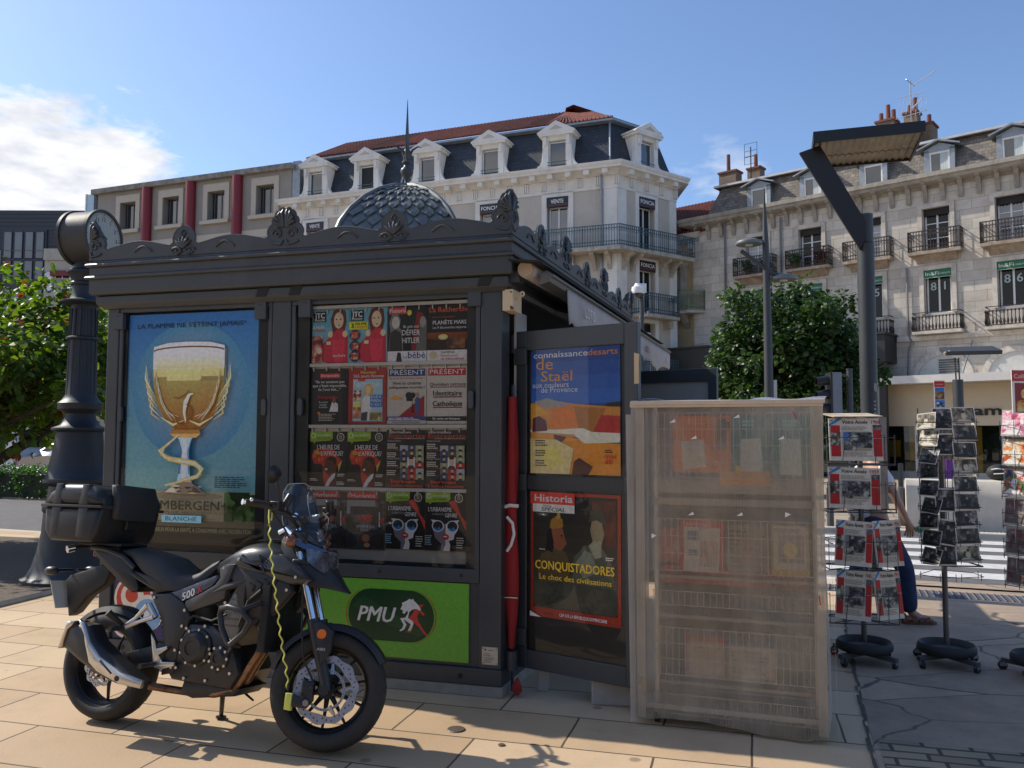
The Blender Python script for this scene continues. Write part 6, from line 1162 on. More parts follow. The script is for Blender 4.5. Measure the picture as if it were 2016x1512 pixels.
b=MB(); pillow(b,[(.02,.582),(.06,.57),(.085,.53),(.12,.47),(.20,.40),(.36,.328),(.505,.298),(.50,.258),(.36,.268),(.20,.318),(.135,.36),(.085,.465),(.075,.50)],-.322,-.285,.012); pillow(b,[(.21,.375),(.30,.315),(.31,.322),(.22,.385)],-.3235,-.318,.002,mi=1); b.cyl((.345,-.325,.297),(.345,-.318,.297),.015,n=12,mi=1); part('heat_shield',[alu,black],mf,45)(b)
def peg(b,x,z,s): b.tube([(x,s*.2,z),(x+.005,s*.31,z)],[.012,.014],8,mi=1)
for s in (-1,1):
    Yp=(-.195,-.18) if s<0 else (.18,.195)
    b=MB(); pillow(b,[(.42,.53),(.455,.49),(.47,.45),(.54,.47),(.545,.455),(.49,.42),(.52,.385),(.60,.39),(.60,.37),(.52,.345),(.47,.35),(.455,.385),(.445,.43)],*Yp,.004); peg(b,.47,.37,s); part('rider_footpeg',[alu,bplast])(b)
    b=MB(); b.tube([(.365,s*.18,.675),(.30,s*.19,.60),(.235,s*.195,.55)],[.016,.011,.014],8); b.tube([(.415,s*.18,.615),(.33,s*.19,.585),(.235,s*.195,.55)],[.016,.011,.014],8); b.tube([(.36,s*.17,.68),(.42,s*.17,.61)],.018,8); peg(b,.235,.545,s); b.tube([(.225,s*.2,.56),(.175,s*.27,.63)],[.012,.022],6,mi=1); part('passenger_footpeg',[alu,bplast])(b)
    b=MB(); b.tube([(.925,s*.27,.70),(.98,s*.285,.712),(1.06,s*.285,.70),(1.115,s*.275,.645),(1.09,s*.28,.59),(1.01,s*.275,.52),(.985,s*.27,.53),(.94,s*.27,.60),(.92,s*.27,.67)],.016,10,closed=True); b.tube([(1.06,s*.283,.70),(1.1,s*.15,.74)],.014,8); b.tube([(1.0,s*.275,.525),(.97,s*.15,.50)],.014,8); part('crash_bar',bk,smooth=60)(b)
iv=BM.inverted(); sp_=iv@Vector((-1.70,5.03,.012))
b=MB(); b.tube([(.70,.12,.30),tuple(sp_)],[.018,.012],8); b.lathe([(.03,0),(.03,.012)],10,(sp_.x,sp_.y,sp_.z-.006)); b.tube([(.72,.13,.28),(.86,.2,.16)],[.01,.006],6); part('side_stand',bk)(b)
# nose, headlight, windscreen, bars, mirrors
b=MB()
def nose(x,zt,zb,w): return [(x,-w,zb),(x,-w,(zt+zb)/2),(x,-w*.55,zt),(x,w*.55,zt),(x,w,(zt+zb)/2),(x,w,zb)]
b.loft([nose(1.14,1.125,1.0,.10),nose(1.2,1.11,.90,.125),nose(1.28,1.05,.85,.12),nose(1.36,1.0,.83,.10),nose(1.43,.92,.825,.07),nose(1.50,.84,.812,.04),nose(1.535,.81,.803,.015)]); part('front_fairing',bk,smooth=35)(b)
b=MB(); b.loft([[(1.31,-.118,1.03),(1.33,-.124,.965),(1.37,-.115,.935),(1.37,-.105,1.03)],[(1.37,-.085,1.018),(1.385,-.085,.945),(1.415,-.075,.90),(1.40,-.08,1.008)],[(1.395,0,1.018),(1.41,0,.945),(1.43,0,.895),(1.42,0,1.0)],[(1.37,.085,1.018),(1.385,.085,.945),(1.415,.075,.90),(1.40,.08,1.008)],[(1.31,.118,1.03),(1.33,.124,.965),(1.37,.115,.935),(1.37,.105,1.03)]])
hl=part('headlight',mat('headlight_lens',(.10,.115,.14),.08,.5,var=.9,vs=30,coat=1),smooth=30)(b)
cl=[(1.375,1.035),(1.34,1.11),(1.30,1.22),(1.255,1.325),(1.215,1.37),(1.185,1.39)]; el=[(1.19,1.125),(1.165,1.18),(1.15,1.23),(1.14,1.285),(1.135,1.33),(1.16,1.375)]
b=MB(); rows_=[]
for (xc,zc),(xe,ze) in zip(cl,el):
    rows_.append([(xc-(xc-xe)*abs(u)**1.45,u*.16*(1-.25*(zc-1.03)/.36),zc+(ze-zc)*abs(u)**1.45) for u in [k/8-1 for k in range(17)]])
b.loft(rows_,cap=False,closed=False); ws=part('windscreen',glassmat('smoked_screen',(.82,.86,.92),1.75),norm=False,smooth=60)(b)
b=MB(); eg=[r[0] for r in rows_]+rows_[-1][1:-1]+[r[-1] for r in rows_[::-1]]; b.tube(eg,.0022,5); part('screen_edge',mat('clear_edge',(.45,.48,.52),.15,coat=.5),ws)(b)
b=MB(); rr=rows_[1]; b.loft([[(p[0]+.006,p[1]*1.03,p[2]-.012) for p in rows_[0]],[(p[0]+.02,p[1]*1.06,p[2]-.055) for p in rows_[0]]],cap=False,closed=False); part('screen_trim',mat('reflected_blue_trim',(.07,.10,.17),.15,.6,var=.2,coat=.6),norm=False)(b)  # reflecting strip; the blue of the mirrored sky is put into its colour
b=MB()
for s in (-1,1):
    for x,z in ((1.212,1.205),(1.238,1.13)): b.cyl((x-.012,s*.088,z),(x+.006,s*.104,z+.004),.012,n=10)
part('screen_bolt',chrome)(b)
b=MB(); b.tube([(1.10,-.40,1.255),(1.16,-.33,1.25),(1.235,-.2,1.20),(1.235,-.08,1.13),(1.235,.08,1.13),(1.235,.2,1.20),(1.16,.33,1.25),(1.10,.40,1.255)],.012,8); hb=part('handlebar',bk,smooth=60)(b)
for s in (-1,1):
    b=MB(); b.cyl((1.10,s*.405,1.255),(1.175,s*.30,1.246),.018,n=12); b.cyl((1.10,s*.405,1.255),(1.092,s*.418,1.256),.016,n=12,mi=1); part('grip',[tyre_m,chrome],hb)(b)
    b=MB(); b.box(1.17,1.235,s*.27-.03,s*.27+.03,1.225,1.27); b.tube([(1.22,s*.27,1.25),(1.20,s*.34,1.262),(1.155,s*.42,1.268)],.007,6); b.ell((1.152,s*.423,1.268),.012,.012,.012,8,mi=1); b.cyl((1.225,s*.23,1.25),(1.24,s*.2,1.31),.024,n=10); part('brake_lever',[bk,chrome],hb,bevel=.004)(b)
    b=MB(); mp_=(1.225,-.35,1.405) if s<0 else (1.12,.16,1.24); b.tube([(1.235,s*.27,1.26),(mp_[0]+.02,mp_[1]*.9+s*.02,mp_[2]-.08),mp_],.008,6); 
    b.X=T(*mp_)@RZ(s*-14)@RY(12); b.loft([[(.03*math.sqrt(max(0,1-(q)**2))*k-.012*q*q,.075*q2*1.0,.05*q3) for q,q2,q3 in [(math.hypot(math.cos(t),math.sin(t))*r_,math.cos(t)*r_*(1.15 if math.sin(t)>0 else .9),math.sin(t)*r_) for t in [2*PI*j/14 for j in range(14)]]] for r_,k in ((.02,0),(.99,0),(1.0,.3),(.85,1),(.5,1),(.02,1))])
    part('mirror',bk,smooth=50)(b)
b=MB(); b.X=T(1.23,0,1.16)@RY(-35); b.box(-.05,.05,-.09,.09,-.02,.02); b.box(-.045,.045,-.075,.075,.0201,.0215,mi=1); part('dashboard',[bplast,pane_m],bevel=.006)(b)
b=MB(); b.tube([(1.10,-.06,1.11),(1.15,-.07,1.13),(1.21,-.1,1.10)],.018,8); part('ignition',chrome)(b)
b=MB()
for s in (-1,1): b.tube([(1.17,s*.25,1.24),(1.27,s*.16,1.2),(1.30,s*.1,1.10),(1.26,s*.08,.98)],.006,6); b.tube([(1.17,s*.28,1.235),(1.24,s*.22,1.12),(1.25,s*.12,1.0)],.005,6)
part('control_cable',black)(b)
# steering turned to the left, as parked
_p=Vector((1.36,0,.615)); ST=Matrix.Translation(_p)@Matrix.Rotation(R(19),4,Vector((-.335,0,.942)))@Matrix.Translation(-_p)
for o in list(moto.children):
    if o.name.split('.')[0] in ('front_wheel','fork_tube','fork_leg','front_fender','fork_guard','brake_caliper','reflector','lettering','brake_hose','triple_clamp'):
        o.matrix_local=ST@(Matrix.Translation(o.location) if o.name.startswith('front_wheel') else Matrix.Identity(4))
# disc lock with yellow reminder cord, hung between handlebar and front brake disc
yl_=mat('yellow_cord',(.66,.66,.12),.5,var=.1)
lk=thing('disc_lock','yellow and black disc lock with a coiled yellow reminder cord hung from the handlebar','lock',M=BM@ST@T(1.295,-.09,.235))
b=MB(); pillow(b,[(-.035,-.035),(.0,-.04),(.0,.045),(-.035,.045)],-.03,.02,.006); pillow(b,[(.002,-.02),(.075,-.025),(.095,.0),(.075,.03),(.002,.035)],-.025,.025,.008,mi=1); b.cyl((.075,-.032,.003),(.075,-.02,.003),.016,n=14,mi=2); b.build('lock_body',[yl_,bk,chrome],lk,smooth=40)
a=(BM@ST@T(1.295,-.09,.235)).inverted()@(BM@Vector((1.150,-.24,1.14))); e=Vector((-.03,-.01,.06)); ps=[]
for k in range(150):
    t=k/149; p=a.lerp(e,t); w=2*PI*13*t; am=.0058; bow=.012*math.sin(PI*t); ps.append((p.x+am*math.sin(w)+bow,p.y+am*math.cos(w)-.075*math.sin(PI*min(1,t*1.15))**.6,p.z))
b=MB(); b.tube(ps,.0043,5); b.tube([(a.x,a.y,a.z),(a.x-.01,a.y-.005,a.z+.05),(a.x-.015,a.y,a.z+.1),(a.x+.005,a.y,a.z+.09),(a.x+.006,a.y-.004,a.z+.03)],.005,5); b.build('cord',yl_,lk,smooth=70)
b=MB(); b.tube([(a.x+.012*math.cos(t),a.y-.005,a.z+.012*math.sin(t)) for t in [k*PI/4 for k in range(8)]],.003,4,closed=True); b.cyl(e,e+Vector((0,0,.03)),.008,n=8); b.build('key_ring',bk,lk)
# ================================================================ wheeled magazine rack under ribbed plastic
RK=T(.735,4.965,0)@RZ(-19)
rk=thing('display_rack','tall wheeled wire magazine rack wrapped in cloudy ribbed plastic sheeting','rack',M=RK)
wirem=mat('white_wire',(.55,.53,.49),.45,.2,var=.1); rackg=mat('rack_grey',(.30,.28,.255),.6,var=.12)
b=MB()
for x in (.10,.985):
    for y in (.10,.42): b.box(x-.012,x+.012,y-.012,y+.012,.10,1.86)
b.box(.02,1.02,.05,.45,.085,.115); b.build('frame',wirem,rk,bevel=.003)
b=MB(); b.box(.06,1.0,.40,.41,.12,1.85); b.build('back_board',mat('rack_board',(.30,.29,.28),.8,var=.15),rk)
for z in (1.36,.83,.60,.22):
    b=MB(); b.box(.08,.99,.1,.40,z,z+.02)
    if z==1.36: b.box(.08,.99,.095,.1,z-.03,z+.05); b.box(.08,.99,.08,.085,z-.10,z-.06); b.box(.08,.99,.2,.3,z-.12,z-.04,mi=1)
    b.build('shelf',[rackg,black],rk)
for z0,z1 in ((1.42,1.80),(.88,1.18),(.68,.76),(.28,.55),(.06,.17)):
    b=MB(); n=26
    for k in range(n): x=.085+.9*k/(n-1); b.tube([(x,.075,z0),(x,.075,z1)],.0022,4)
    for k in range(max(2,int((z1-z0)/.09)+1)): z=z0+(z1-z0)*k/max(1,int((z1-z0)/.09)); b.tube([(.08,.075,z),(.99,.075,z)],.0028,4)
    b.build('wire_basket',wirem,rk)
for x in (.10,.93):
    for y in (.08,.42):
        b=MB(); b.cyl((x-.012,y,.035),(x+.012,y,.035),.034,n=16); b.box(x-.016,x+.016,y-.02,y+.025,.045,.085,mi=1); b.build('caster',[tyre_m,zinc],rk)
plas=glassmat('ribbed_plastic',(.93,.91,.87),1.45,.16,.27,(.90,.80,.62)); plasd=glassmat('folded_plastic',(.9,.88,.85),1.45,.2,.58,(.80,.73,.63))
def wavy(b,f,nu,nv): b.loft([[f(u/nu,v/nv) for u in range(nu+1)] for v in range(nv+1)],cap=False,closed=False)
rg=random.Random(4)
b=MB(); wavy(b,lambda u,v:(.0+1.03*u+.006*math.sin(9*v+3*u),.0-.012*math.sin(7*u+1.5)*math.sin(5*v+u*2)-.02*(v-.5)**2-.006*math.sin(31*u+9*v)*(1-v)-.005*math.sin(17*v+4*u),.035+.02*math.sin(6*u)*(1-v)+1.80*v),30,24); cv=b.build('plastic_front',plas,rk,norm=False,smooth=70)
b=MB(); wavy(b,lambda u,v:(1.035+.03*(1-v)*u+.004*math.sin(8*v),.0+.44*u,.03+1.82*v),8,20); wavy(b,lambda u,v:(1.05+.035*(1-v),-.035+.06*u,.02+1.78*v+.03*u),3,14); b.build('plastic_side',plasd,rk,norm=False,smooth=70)
b=MB(); wavy(b,lambda u,v:(-.005-.02*(1-u)*(.4+v*.6),-.03+.47*u,.035+1.8*v),8,20); wavy(b,lambda u,v:(-.035+.03*u-.02*v,-.035+.03*u,.02+1.77*v),3,14); b.build('plastic_side',plasd,rk,norm=False,smooth=70)
b=MB(); wavy(b,lambda u,v:(-.03+1.09*u,-.02+.48*v,1.865+.022*v+.012*math.sin(8*u+2*v)+.008*math.sin(21*u)),30,8); b.build('plastic_top',glassmat('blue_plastic',(.85,.88,.95),1.5,.12,.6,(.50,.55,.70)),rk,norm=False,smooth=70)
b=MB(); b.box(-.03,1.04,-.035,-.018,1.83,1.865); b.box(-.025,1.05,-.045,-.03,1.845,1.87); b.build('top_batten',mat('pale_batten',(.55,.47,.37),.6,var=.12),rk,bevel=.004)
for q0,q1 in ((.0,.05),(.985,1.035)):
    b=MB(); b.box(q0,q1,-.018,.0,.05,1.83); b.build('plastic_hem',glassmat('hem_plastic',(.9,.88,.85),1.45,.2,.46,(.78,.71,.6)),rk)
b=MB(); 
for x,z in ((.20,1.74),(.32,1.645),(.56,1.765),(.80,1.645),(.30,1.21),(.57,1.215),(.83,1.215),(.09,1.07)): b.add([(x,-.026,z),(x+.035,-.026,z+.004),(x+.03,-.026,z+.022),(x+.002,-.026,z+.026)] if rg.random()<.5 else [(x,-.026,z),(x+.03,-.026,z+.018),(x+.002,-.026,z+.03)],[(0,1,2,3)] if False else [tuple(range(len(b.v)))] if False else [(0,1,2)])
b.build('tape_scrap',mat('tape_white',(.75,.74,.72),.6),rk,norm=False)
b=MB(); b.tube([(.88,-.022,1.80),(.90,-.024,1.76)],.004,4); b.tube([(1.06,.03,1.08),(1.075,.0,1.08)],.004,4); b.tube([(1.0,-.03,.80),(1.005,-.03,.75)],.005,4); b.tube([(1.06,.0,.50),(1.08,.02,.498)],.004,4); b.build('red_tie',mat('red_tie',(.45,.05,.03),.6),rk)
def rmag(x0,x1,z0,z1,base,fn,lab,y=.10,tilt=0):
    s=Sheet(x1-x0,z1-z0,base,th=.006); fn(s); o=s.make('magazine'); o.matrix_world=RK@T(x0,y,z0)@RX(-6)@RY(tilt); tag(o,lab,'magazine','magazines under the plastic of the wheeled rack')
def mo(s): s.t('',.5,.8,.1,'#fff'); s.lines(.35,.85,.8,.97,3,'#e8a060',2); s.p([(.24,.05),(.82,.1),(.74,.58),(.2,.55)],'#d8cfc0'); s.r(.0,.0,1,.04,'#d08a20')
def mt(s): s.lines(.3,.82,.75,.95,2,'#7fd0d0',3,.6); s.p([(.24,.02),(.85,.05),(.78,.62),(.26,.6)],'#cfd8d0'); s.r(.1,.06,.24,.16,'#d8c020')
def mr(s): s.r(.08,.0,.9,.86,'#d8cfc4'); s.lines(.1,.88,.85,.97,1,'#e8a090',4,.7); s.r(.15,.6,.4,.78,'#4a7a9a'); s.r(.2,.3,.4,.42,'#4a7a9a'); s.mess(.45,.1,.85,.6,8,['#c04a3a','#d8a090','#b8b0a8'],3,.2)
def mg(s): s.r(.04,.04,.96,.96,'#8f857a'); s.lines(.08,.1,.92,.9,9,'#5a524a',5,.5); s.lines(.4,.2,.7,.8,4,'#a8604a',6,.5)
def my(s): s.r(.06,.06,.94,.98,'#d0c8b8'); s.r(.0,.0,1,.12,'#d0a820'); s.r(.2,.25,.85,.8,'#8a7a7a'); s.e(.5,.5,.2,.15,'#d8c060'); s.lines(.1,.85,.9,.95,2,'#6a5a4a',7)
def ml(s): s.r(.1,.1,.95,.88,'#b8a898'); s.r(0,.88,1,1,'#b8384a'); s.lines(.15,.2,.9,.8,6,'#8a7868',8,.5)
def ml2(s): s.r(.05,.1,.95,.88,'#b8b0a8'); s.r(0,.88,1,1,'#4a6a8a'); s.lines(.1,.2,.9,.8,6,'#7a8490',9,.5)
rmag(.20,.44,1.45,1.785,'#e8741a',mo,'orange covered magazine on the top shelf, left of the teal ones, behind the plastic')
rmag(.445,.535,1.45,1.785,'#e8741a',lambda s:(s.r(.1,.4,.7,.95,'#5a4a40'),s.r(.2,.75,.9,.9,'#3a3a40')),'narrow orange strip between the orange and teal covers behind the plastic',.115)
rmag(.537,.745,1.44,1.785,'#12808c',mt,'teal magazine with a yellow corner patch on the top shelf behind the plastic')
rmag(.755,.965,1.44,1.785,'#12808c',lambda s:(s.lines(.3,.82,.75,.95,2,'#7fd0d0',5,.6),s.p([(.24,.02),(.8,.0),(.78,.6),(.26,.62)],'#bfd0d0')),'teal magazine at the right end of the top shelf behind the plastic')
rmag(.47,.75,1.38,1.46,'#e09018',lambda s:None,'yellow orange strip lying in front of the teal magazines behind the plastic',.09)
rmag(.235,.485,.88,1.175,'#c8181c',mr,'red bordered game magazine on the middle shelf behind the plastic',tilt=1.5)
rmag(.50,.74,.885,1.16,'#7a7068',mg,'grey text covered magazine in the middle of the middle shelf behind the plastic')
rmag(.75,.955,.88,1.16,'#b89018',my,'yellow edged magazine at the right of the middle shelf behind the plastic')
rmag(.10,.24,.92,1.12,'#b03a2c',lambda s:s.mess(0,0,1,1,10,['#8a5a4a','#c04030','#b89a80'],4,.3),'low reddish stack at the left end of the middle shelf behind the plastic')
rmag(.12,.95,.80,.90,'#b8482c',lambda s:s.mess(0,0,1,1,18,['#c85a3a','#a83020','#b87a5a','#8a4a38'],6,.12),'row of red and orange magazine tops below the middle shelf behind the plastic',.13)
rmag(.26,.49,.27,.50,'#a8808a',ml,'pale magazine with pink heading on the bottom shelf behind the plastic')
rmag(.495,.77,.27,.49,'#8a9098',ml2,'pale magazine with blue heading on the bottom shelf behind the plastic')
# ================================================================ revolving stands
stw=mat('stand_wire',(.07,.07,.07),.5,.4,var=.2); stp=mat('stand_pole',(.12,.12,.12),.4,.4,var=.15); rub=mat('weight_disc',(.03,.03,.03),.7,var=.2,bump=.1)
def stand(lab,x,y,rot,ztop,base_r=.2,zc=.15):
    t=thing('revolving_stand',lab,'display stand',(x,y,0),0,'revolving newspaper and postcard stands')
    b=MB(); b.cyl((0,0,zc),(0,0,ztop),.02,n=12); t_=b.build('pole',stp,t,smooth=40)
    b=MB(); b.lathe([(.03,zc-.02),(base_r*.75,zc-.035),(base_r*.8,zc-.01),(base_r*.92,zc+.012),(base_r,zc-.01),(base_r*.99,zc-.045),(base_r*.9,zc-.06),(.03,zc-.06)],32); b.build('weight_disc',rub,t,smooth=50)
    b=MB(); b.X=RZ(rot)
    for a in (0,90): 
        b.X=RZ(rot+a); b.box(-base_r-.07,base_r+.07,-.018,.018,zc-.095-.002*(a>0),zc-.062-.002*(a>0))
    b.build('foot_cross',stp,t,bevel=.003)
    for k in range(4):
        b=MB(); b.X=RZ(rot+90*k)@T(base_r+.045,0,0)@RZ(35*k)
        b.cyl((.02,-.011,.032),(.02,.011,.032),.031,n=14,mi=1); b.box(-.005,.04,-.016,-.012,.03,zc-.096); b.box(-.005,.04,.012,.016,.03,zc-.096); b.cyl((.01,0,zc-.11),(.01,0,zc-.09),.02,n=8); b.build('caster',[zinc,tyre_m],t)
    return t
def cardM(S,x,y,z,rz,tilt=-6,roll=0): return T(x,y,z)@RZ(rz)@RX(tilt)@RY(roll)
NG='newspapers on the left revolving stand'; PG='black and white postcards on the middle revolving stand'; CG='cards on the right revolving stand'
A=(2.62,6.33)
stand('revolving stand with red framed anniversary newspapers, nearest the covered rack',*A,30,1.78)
t=COL.objects[-1]
def votre(w,h,year,M,lab,yc='#c03a30',seed=1,open_=True):
    s=Sheet(w,h,'#e8dcc6',th=.012); s.r(.0,.82,.0,.82,'#fff'); s.p([(0,.86),(.0,.80),(.24,.97),(.24,1.0),(.18,1.0)],'#3a8cc8'); s.lines(.03,.93,.1,.98,1,'#6a6258',1)
    s.t('Votre Année',.50,.87,.085,'#151515',w=.48,shear=.18,bold=.03); s.t(year,.89,.87,.085,'#b8241c',w=.17,bold=.02)
    s.r(.03,.1,.21,.83,'#c8241e'); s.r(.83,.1,.99,.83,'#c8241e'); s.r(.03,.53,.21,.66,'#2a2a2c'); s.r(.03,.38,.21,.53,'#b5a47c'); s.mess(.03,.36,.21,.66,8,['#1c1c1e','#d8d4c8','#6a5a3a'],seed,.3); s.r(.83,.72,.99,.84,'#1c1c1e'); s.mess(.83,.72,.99,.84,5,['#8a8680','#3a3836'],seed+2,.3)
    s.r(.83,.52,.99,.53,'#d8b0a4')
    s.lines(.24,.72,.8,.82,3,'#a89a80',seed,.4); s.lines(.24,.1,.8,.22,4,'#a89a80',seed+1,.4)
    s.r(.26,.24,.78,.68,'#b0a48c'); s.r(.27,.45,.42,.67,'#4a78b8' if seed==1 else '#8a8680'); s.mess(.36,.3,.8,.66,26,['#1c1b1a','#4a4744','#8a867e','#2e2c2a','#c8c2b4'],seed+5,.17); s.mess(.26,.24,.5,.42,8,['#d0c8b8','#6a665e','#2a2826'],seed+6,.2)
    o=s.make('newspaper'); o.matrix_world=M; tag(o,lab,'newspaper',NG); return o
rz=-8
votre(.375,.315,'1968',cardM(s,2.355,6.22,1.49,rz),'newspaper dated 1968 at the top of the left stand, partly in the sun',seed=1)
votre(.365,.30,'1959',cardM(s,2.338,6.22,1.145,rz,roll=1.5),'newspaper dated 1959 below the 1968 one',seed=2)
votre(.255,.325,'1958',cardM(s,2.37,6.22,.735,-14,roll=4),'newspaper dated 1958 in the third row, left of the pole',seed=3)
votre(.225,.335,'1954',cardM(s,2.668,6.17,.715,14,roll=-2),'newspaper in the third row of the left stand, right of the pole',seed=4)
votre(.245,.355,'1945',cardM(s,2.366,6.22,.345,-14,roll=4),'newspaper dated 1945 at the bottom left of the left stand',seed=5)
votre(.22,.345,'1951',cardM(s,2.664,6.17,.335,14,roll=-2),'pale newspaper at the bottom right of the left stand',seed=6)
for z,h,lab in ((1.49,.32,'newspaper bundle seen edge on beside the 1968 paper'),(1.14,.33,'grey newspaper bundle seen edge on beside the 1959 paper')):
    s=Sheet(.30,h,'#9a9286',th=.05); s.r(.55,.25,.75,.8,'#a03028'); s.mess(0,0,1,1,16,['#b8b0a4','#6a645c','#8a3a34','#d8d2c8'],int(h*100),.2); o=s.make('newspaper'); o.matrix_world=cardM(s,2.755,6.17,z,66,0,2); tag(o,lab,'newspaper',NG)
s=Sheet(.36,.3,'#c8b498',th=.006); s.mess(0,0,1,1,10,['#d8c8ac','#b8a488'],3,.3); o=s.make('newspaper'); o.matrix_world=T(2.38,6.2,1.815)@RZ(-8)@RX(-84)@RY(-6); tag(o,'folded newspaper lying flat on top of the left stand','newspaper',NG)
b=MB()
for z0 in (1.46,1.115,.70,.315):
    pts=[(2.32,6.19),(2.72,6.13),(2.80,6.14),(2.92,6.42),(2.62,6.55),(2.36,6.45)]
    b.tube([(x-A[0],y-A[1],z0) for x,y in pts],.005,5,closed=True); b.tube([(x-A[0],y-A[1],z0+.2) for x,y in pts],.003,4,closed=True)
    for x,y in pts: b.tube([(x-A[0],y-A[1],z0),(x-A[0],y-A[1],z0+.22)],.003,4); b.tube([(x-A[0],y-A[1],z0),(0,0,z0)],.004,4)
    for x in (2.42,2.66): b.tube([(x-A[0],6.16-A[1],z0),(x+.02-A[0],6.15-A[1],z0+.2),(x+.05-A[0],6.14-A[1],z0+.22)],.003,4)
st1=[o for o in COL.objects if o.name.startswith('revolving_stand')][0]
b.build('wire_pocket',stw,st1)
# middle stand
Bc=(3.19,6.25); st2=stand('revolving stand hung with black and white postcards and a small red header card',*Bc,20,1.86)
def pcard(w,h,M,lab,seed,tone=0,group=PG,cols=None,border='#d8d4cc'):
    s=Sheet(w,h,border,th=.0015); bw=.04; g=cols or [['#1a1918','#3a3836','#6a6762','#a8a49c','#262423'],['#14130f','#2a2826','#55524c','#8a867e'],['#c8bea8','#8a8068','#4a4438','#2a261e']][tone]
    s.r(bw,bw*1.4,1-bw,1-bw*1.4,g[1]); s.mess(bw,bw*1.4,1-bw,1-bw*1.4,22,g,seed,.16); s.e(.5,.45,.1,.22,g[0]); s.e(.5,.7,.06,.09,g[3] if len(g)>3 else g[0]); s.p([(bw,bw*1.4),(.9,bw*1.4),(.7,.2),(.3,.25)],g[0])
    o=s.make('postcard' if group==PG else 'greeting_card'); o.matrix_world=M; return tag(o,lab,'postcard' if group==PG else 'card',group)
rt=['smiling pair at the top','woman facing a child','two figures lying in grass','brownish family group','white dressed figure on a dark slope','crowd of seated people','dark arch with a bright doorway','dark tree line','couple leaning together, at the bottom']
for k in range(9):
    z=1.785-.119*k-.005*k; pcard(.205,.118,cardM(None,3.185-.0*k+.005*(k%2),6.06,z-.02,14,-8,(k%3-1)*1.2),'postcard in the right column of the middle stand: '+rt[k],20+k,2 if k in (0,3,8) else k%2)
for z,h,lab,tl in ((1.72,.15,'tall blurred portrait at the top',0),(1.535,.15,'white card with a small dark picture',0),(1.13,.16,'dark garden scene below the empty pockets',1),(.90,.175,'tilted dark card with a pale face',9),(.745,.16,'black card at the bottom',-1)):
    c=pcard(.135,h*1.06,cardM(None,3.055,6.08,z,-6,-8,tl),'postcard in the left column of the middle stand: '+lab,int(z*100),0,border='#dcd8ce')
for k in range(9):
    z=1.72-.12*k; pcard(.15,.118,cardM(None,2.98+.01*(k%2),6.18,z,-62,-12-4*(k%3),(k%3-1)*5),'curling edge-on postcard at the far left of the middle stand, '+['topmost','second down','third down','fourth down','middle one','fourth up','third up','second up','lowest'][k],50+k,1 if k>1 else 2,border='#c8c2b6')
for k in range(4):
    z=(1.72,1.5,1.36,.78)[k]; pcard(.12,.11,cardM(None,3.37,6.10,z,70,-8,3),'edge-on postcard at the right side of the middle stand, '+['topmost','second down','third down','lowest'][k],70+k,2,border='#d8d2c6')
s=Sheet(.075,.20,'#e8e4e0',th=.003); s.r(.0,.76,1,.97,'#c8281e'); s.t('Cartes Postales',.5,.84,.05,'#f0d8d0',w=.7); s.grad(.08,.3,.95,.74,'#6aa4d8','#3a7cc0',4); s.mess(.08,.3,.95,.6,8,['#8a6a4a','#c8a880','#4a3a2e'],4,.25); s.grad(.08,.03,.95,.28,'#2f78c8','#3f88d8',3); s.mess(.1,.03,.9,.2,6,['#1c2a3a','#e8e8e8','#2a4a7a'],6,.2)
o=s.make('header_card'); o.matrix_world=T(3.098,6.14,1.88)@RZ(-6); tag(o,'small red and blue header card standing on top of the middle stand','sign')
b=MB()
for k in range(10):
    z=1.87-.119*k-.005*max(0,k-1); pts=[(2.98,6.2),(3.05,6.06),(3.18,6.05),(3.20,6.05),(3.39,6.09),(3.42,6.28),(3.2,6.42)]
    b.tube([(x-Bc[0],y-Bc[1],z-.095) for x,y in pts],.0028,4,closed=True)
    for x,y in ((3.06,6.055),(3.17,6.05),(3.21,6.05),(3.37,6.085),(3.41,6.2),(2.985,6.19)): b.tube([(x-Bc[0],y-Bc[1],z-.125),(x-Bc[0],y-Bc[1],z-.07)],.0024,4)
for x,y in ((3.10,6.10),(3.14,6.1),(3.2,6.12),(3.39,6.15),(3.0,6.2),(3.3,6.38),(3.08,6.36)): b.tube([(x-Bc[0],y-Bc[1],.74),(x-Bc[0],y-Bc[1],1.88)],.003,4)
b.tube([(-.18,-.05,.745),(-.09,-.17,.745),(.19,-.17,.74),(.2,.05,.74),(0,.14,.74)],.006,5,closed=True); b.build('wire_pocket',stw,st2)
# right stand, cut by the picture edge
Cc=(3.69,5.93); st3=stand('revolving stand of colourful greeting cards at the right edge, under a red header board',*Cc,35,1.84)
s=Sheet(.34,.30,'#e6e0d8',th=.006); s.r(.0,.74,1,.99,'#b8322c'); s.t('Collec',.22,.81,.1,'#f0dcd4',w=.34,al='C'); s.r(.06,.02,.94,.7,'#8a1f28'); s.e(.33,.45,.14,.14,'#d8a84a'); s.t('30',.33,.37,.17,'#f0d890',w=.24,bold=.04); s.mess(.08,.04,.92,.3,14,['#d8a84a','#a8341f','#e8c890','#5a1418'],8,.14)
o=s.make('header_board'); o.matrix_world=T(3.455,5.78,1.83)@RZ(8); tag(o,'red and white header board on the right stand, cut by the picture edge','sign')
pal=[['#e8e4dc','#c82a24','#1c2a6a','#e0a020','#f0f0e8'],['#f0e8e4','#d86a8a','#e8b0c0','#a83a5a','#f8f0e8'],['#f0ece0','#e07a20','#c84a1c','#e8c8a0','#f4e8d8'],['#ece8e0','#3a2a6a','#b82a3a','#5a8a3a','#f0e8e0'],['#8ab8c8','#e0a030','#4a8aa8','#c8d8d8','#f0e8d0'],['#e8e0e4','#b83a6a','#7a3a8a','#d8a8b8','#f0e4ec']]
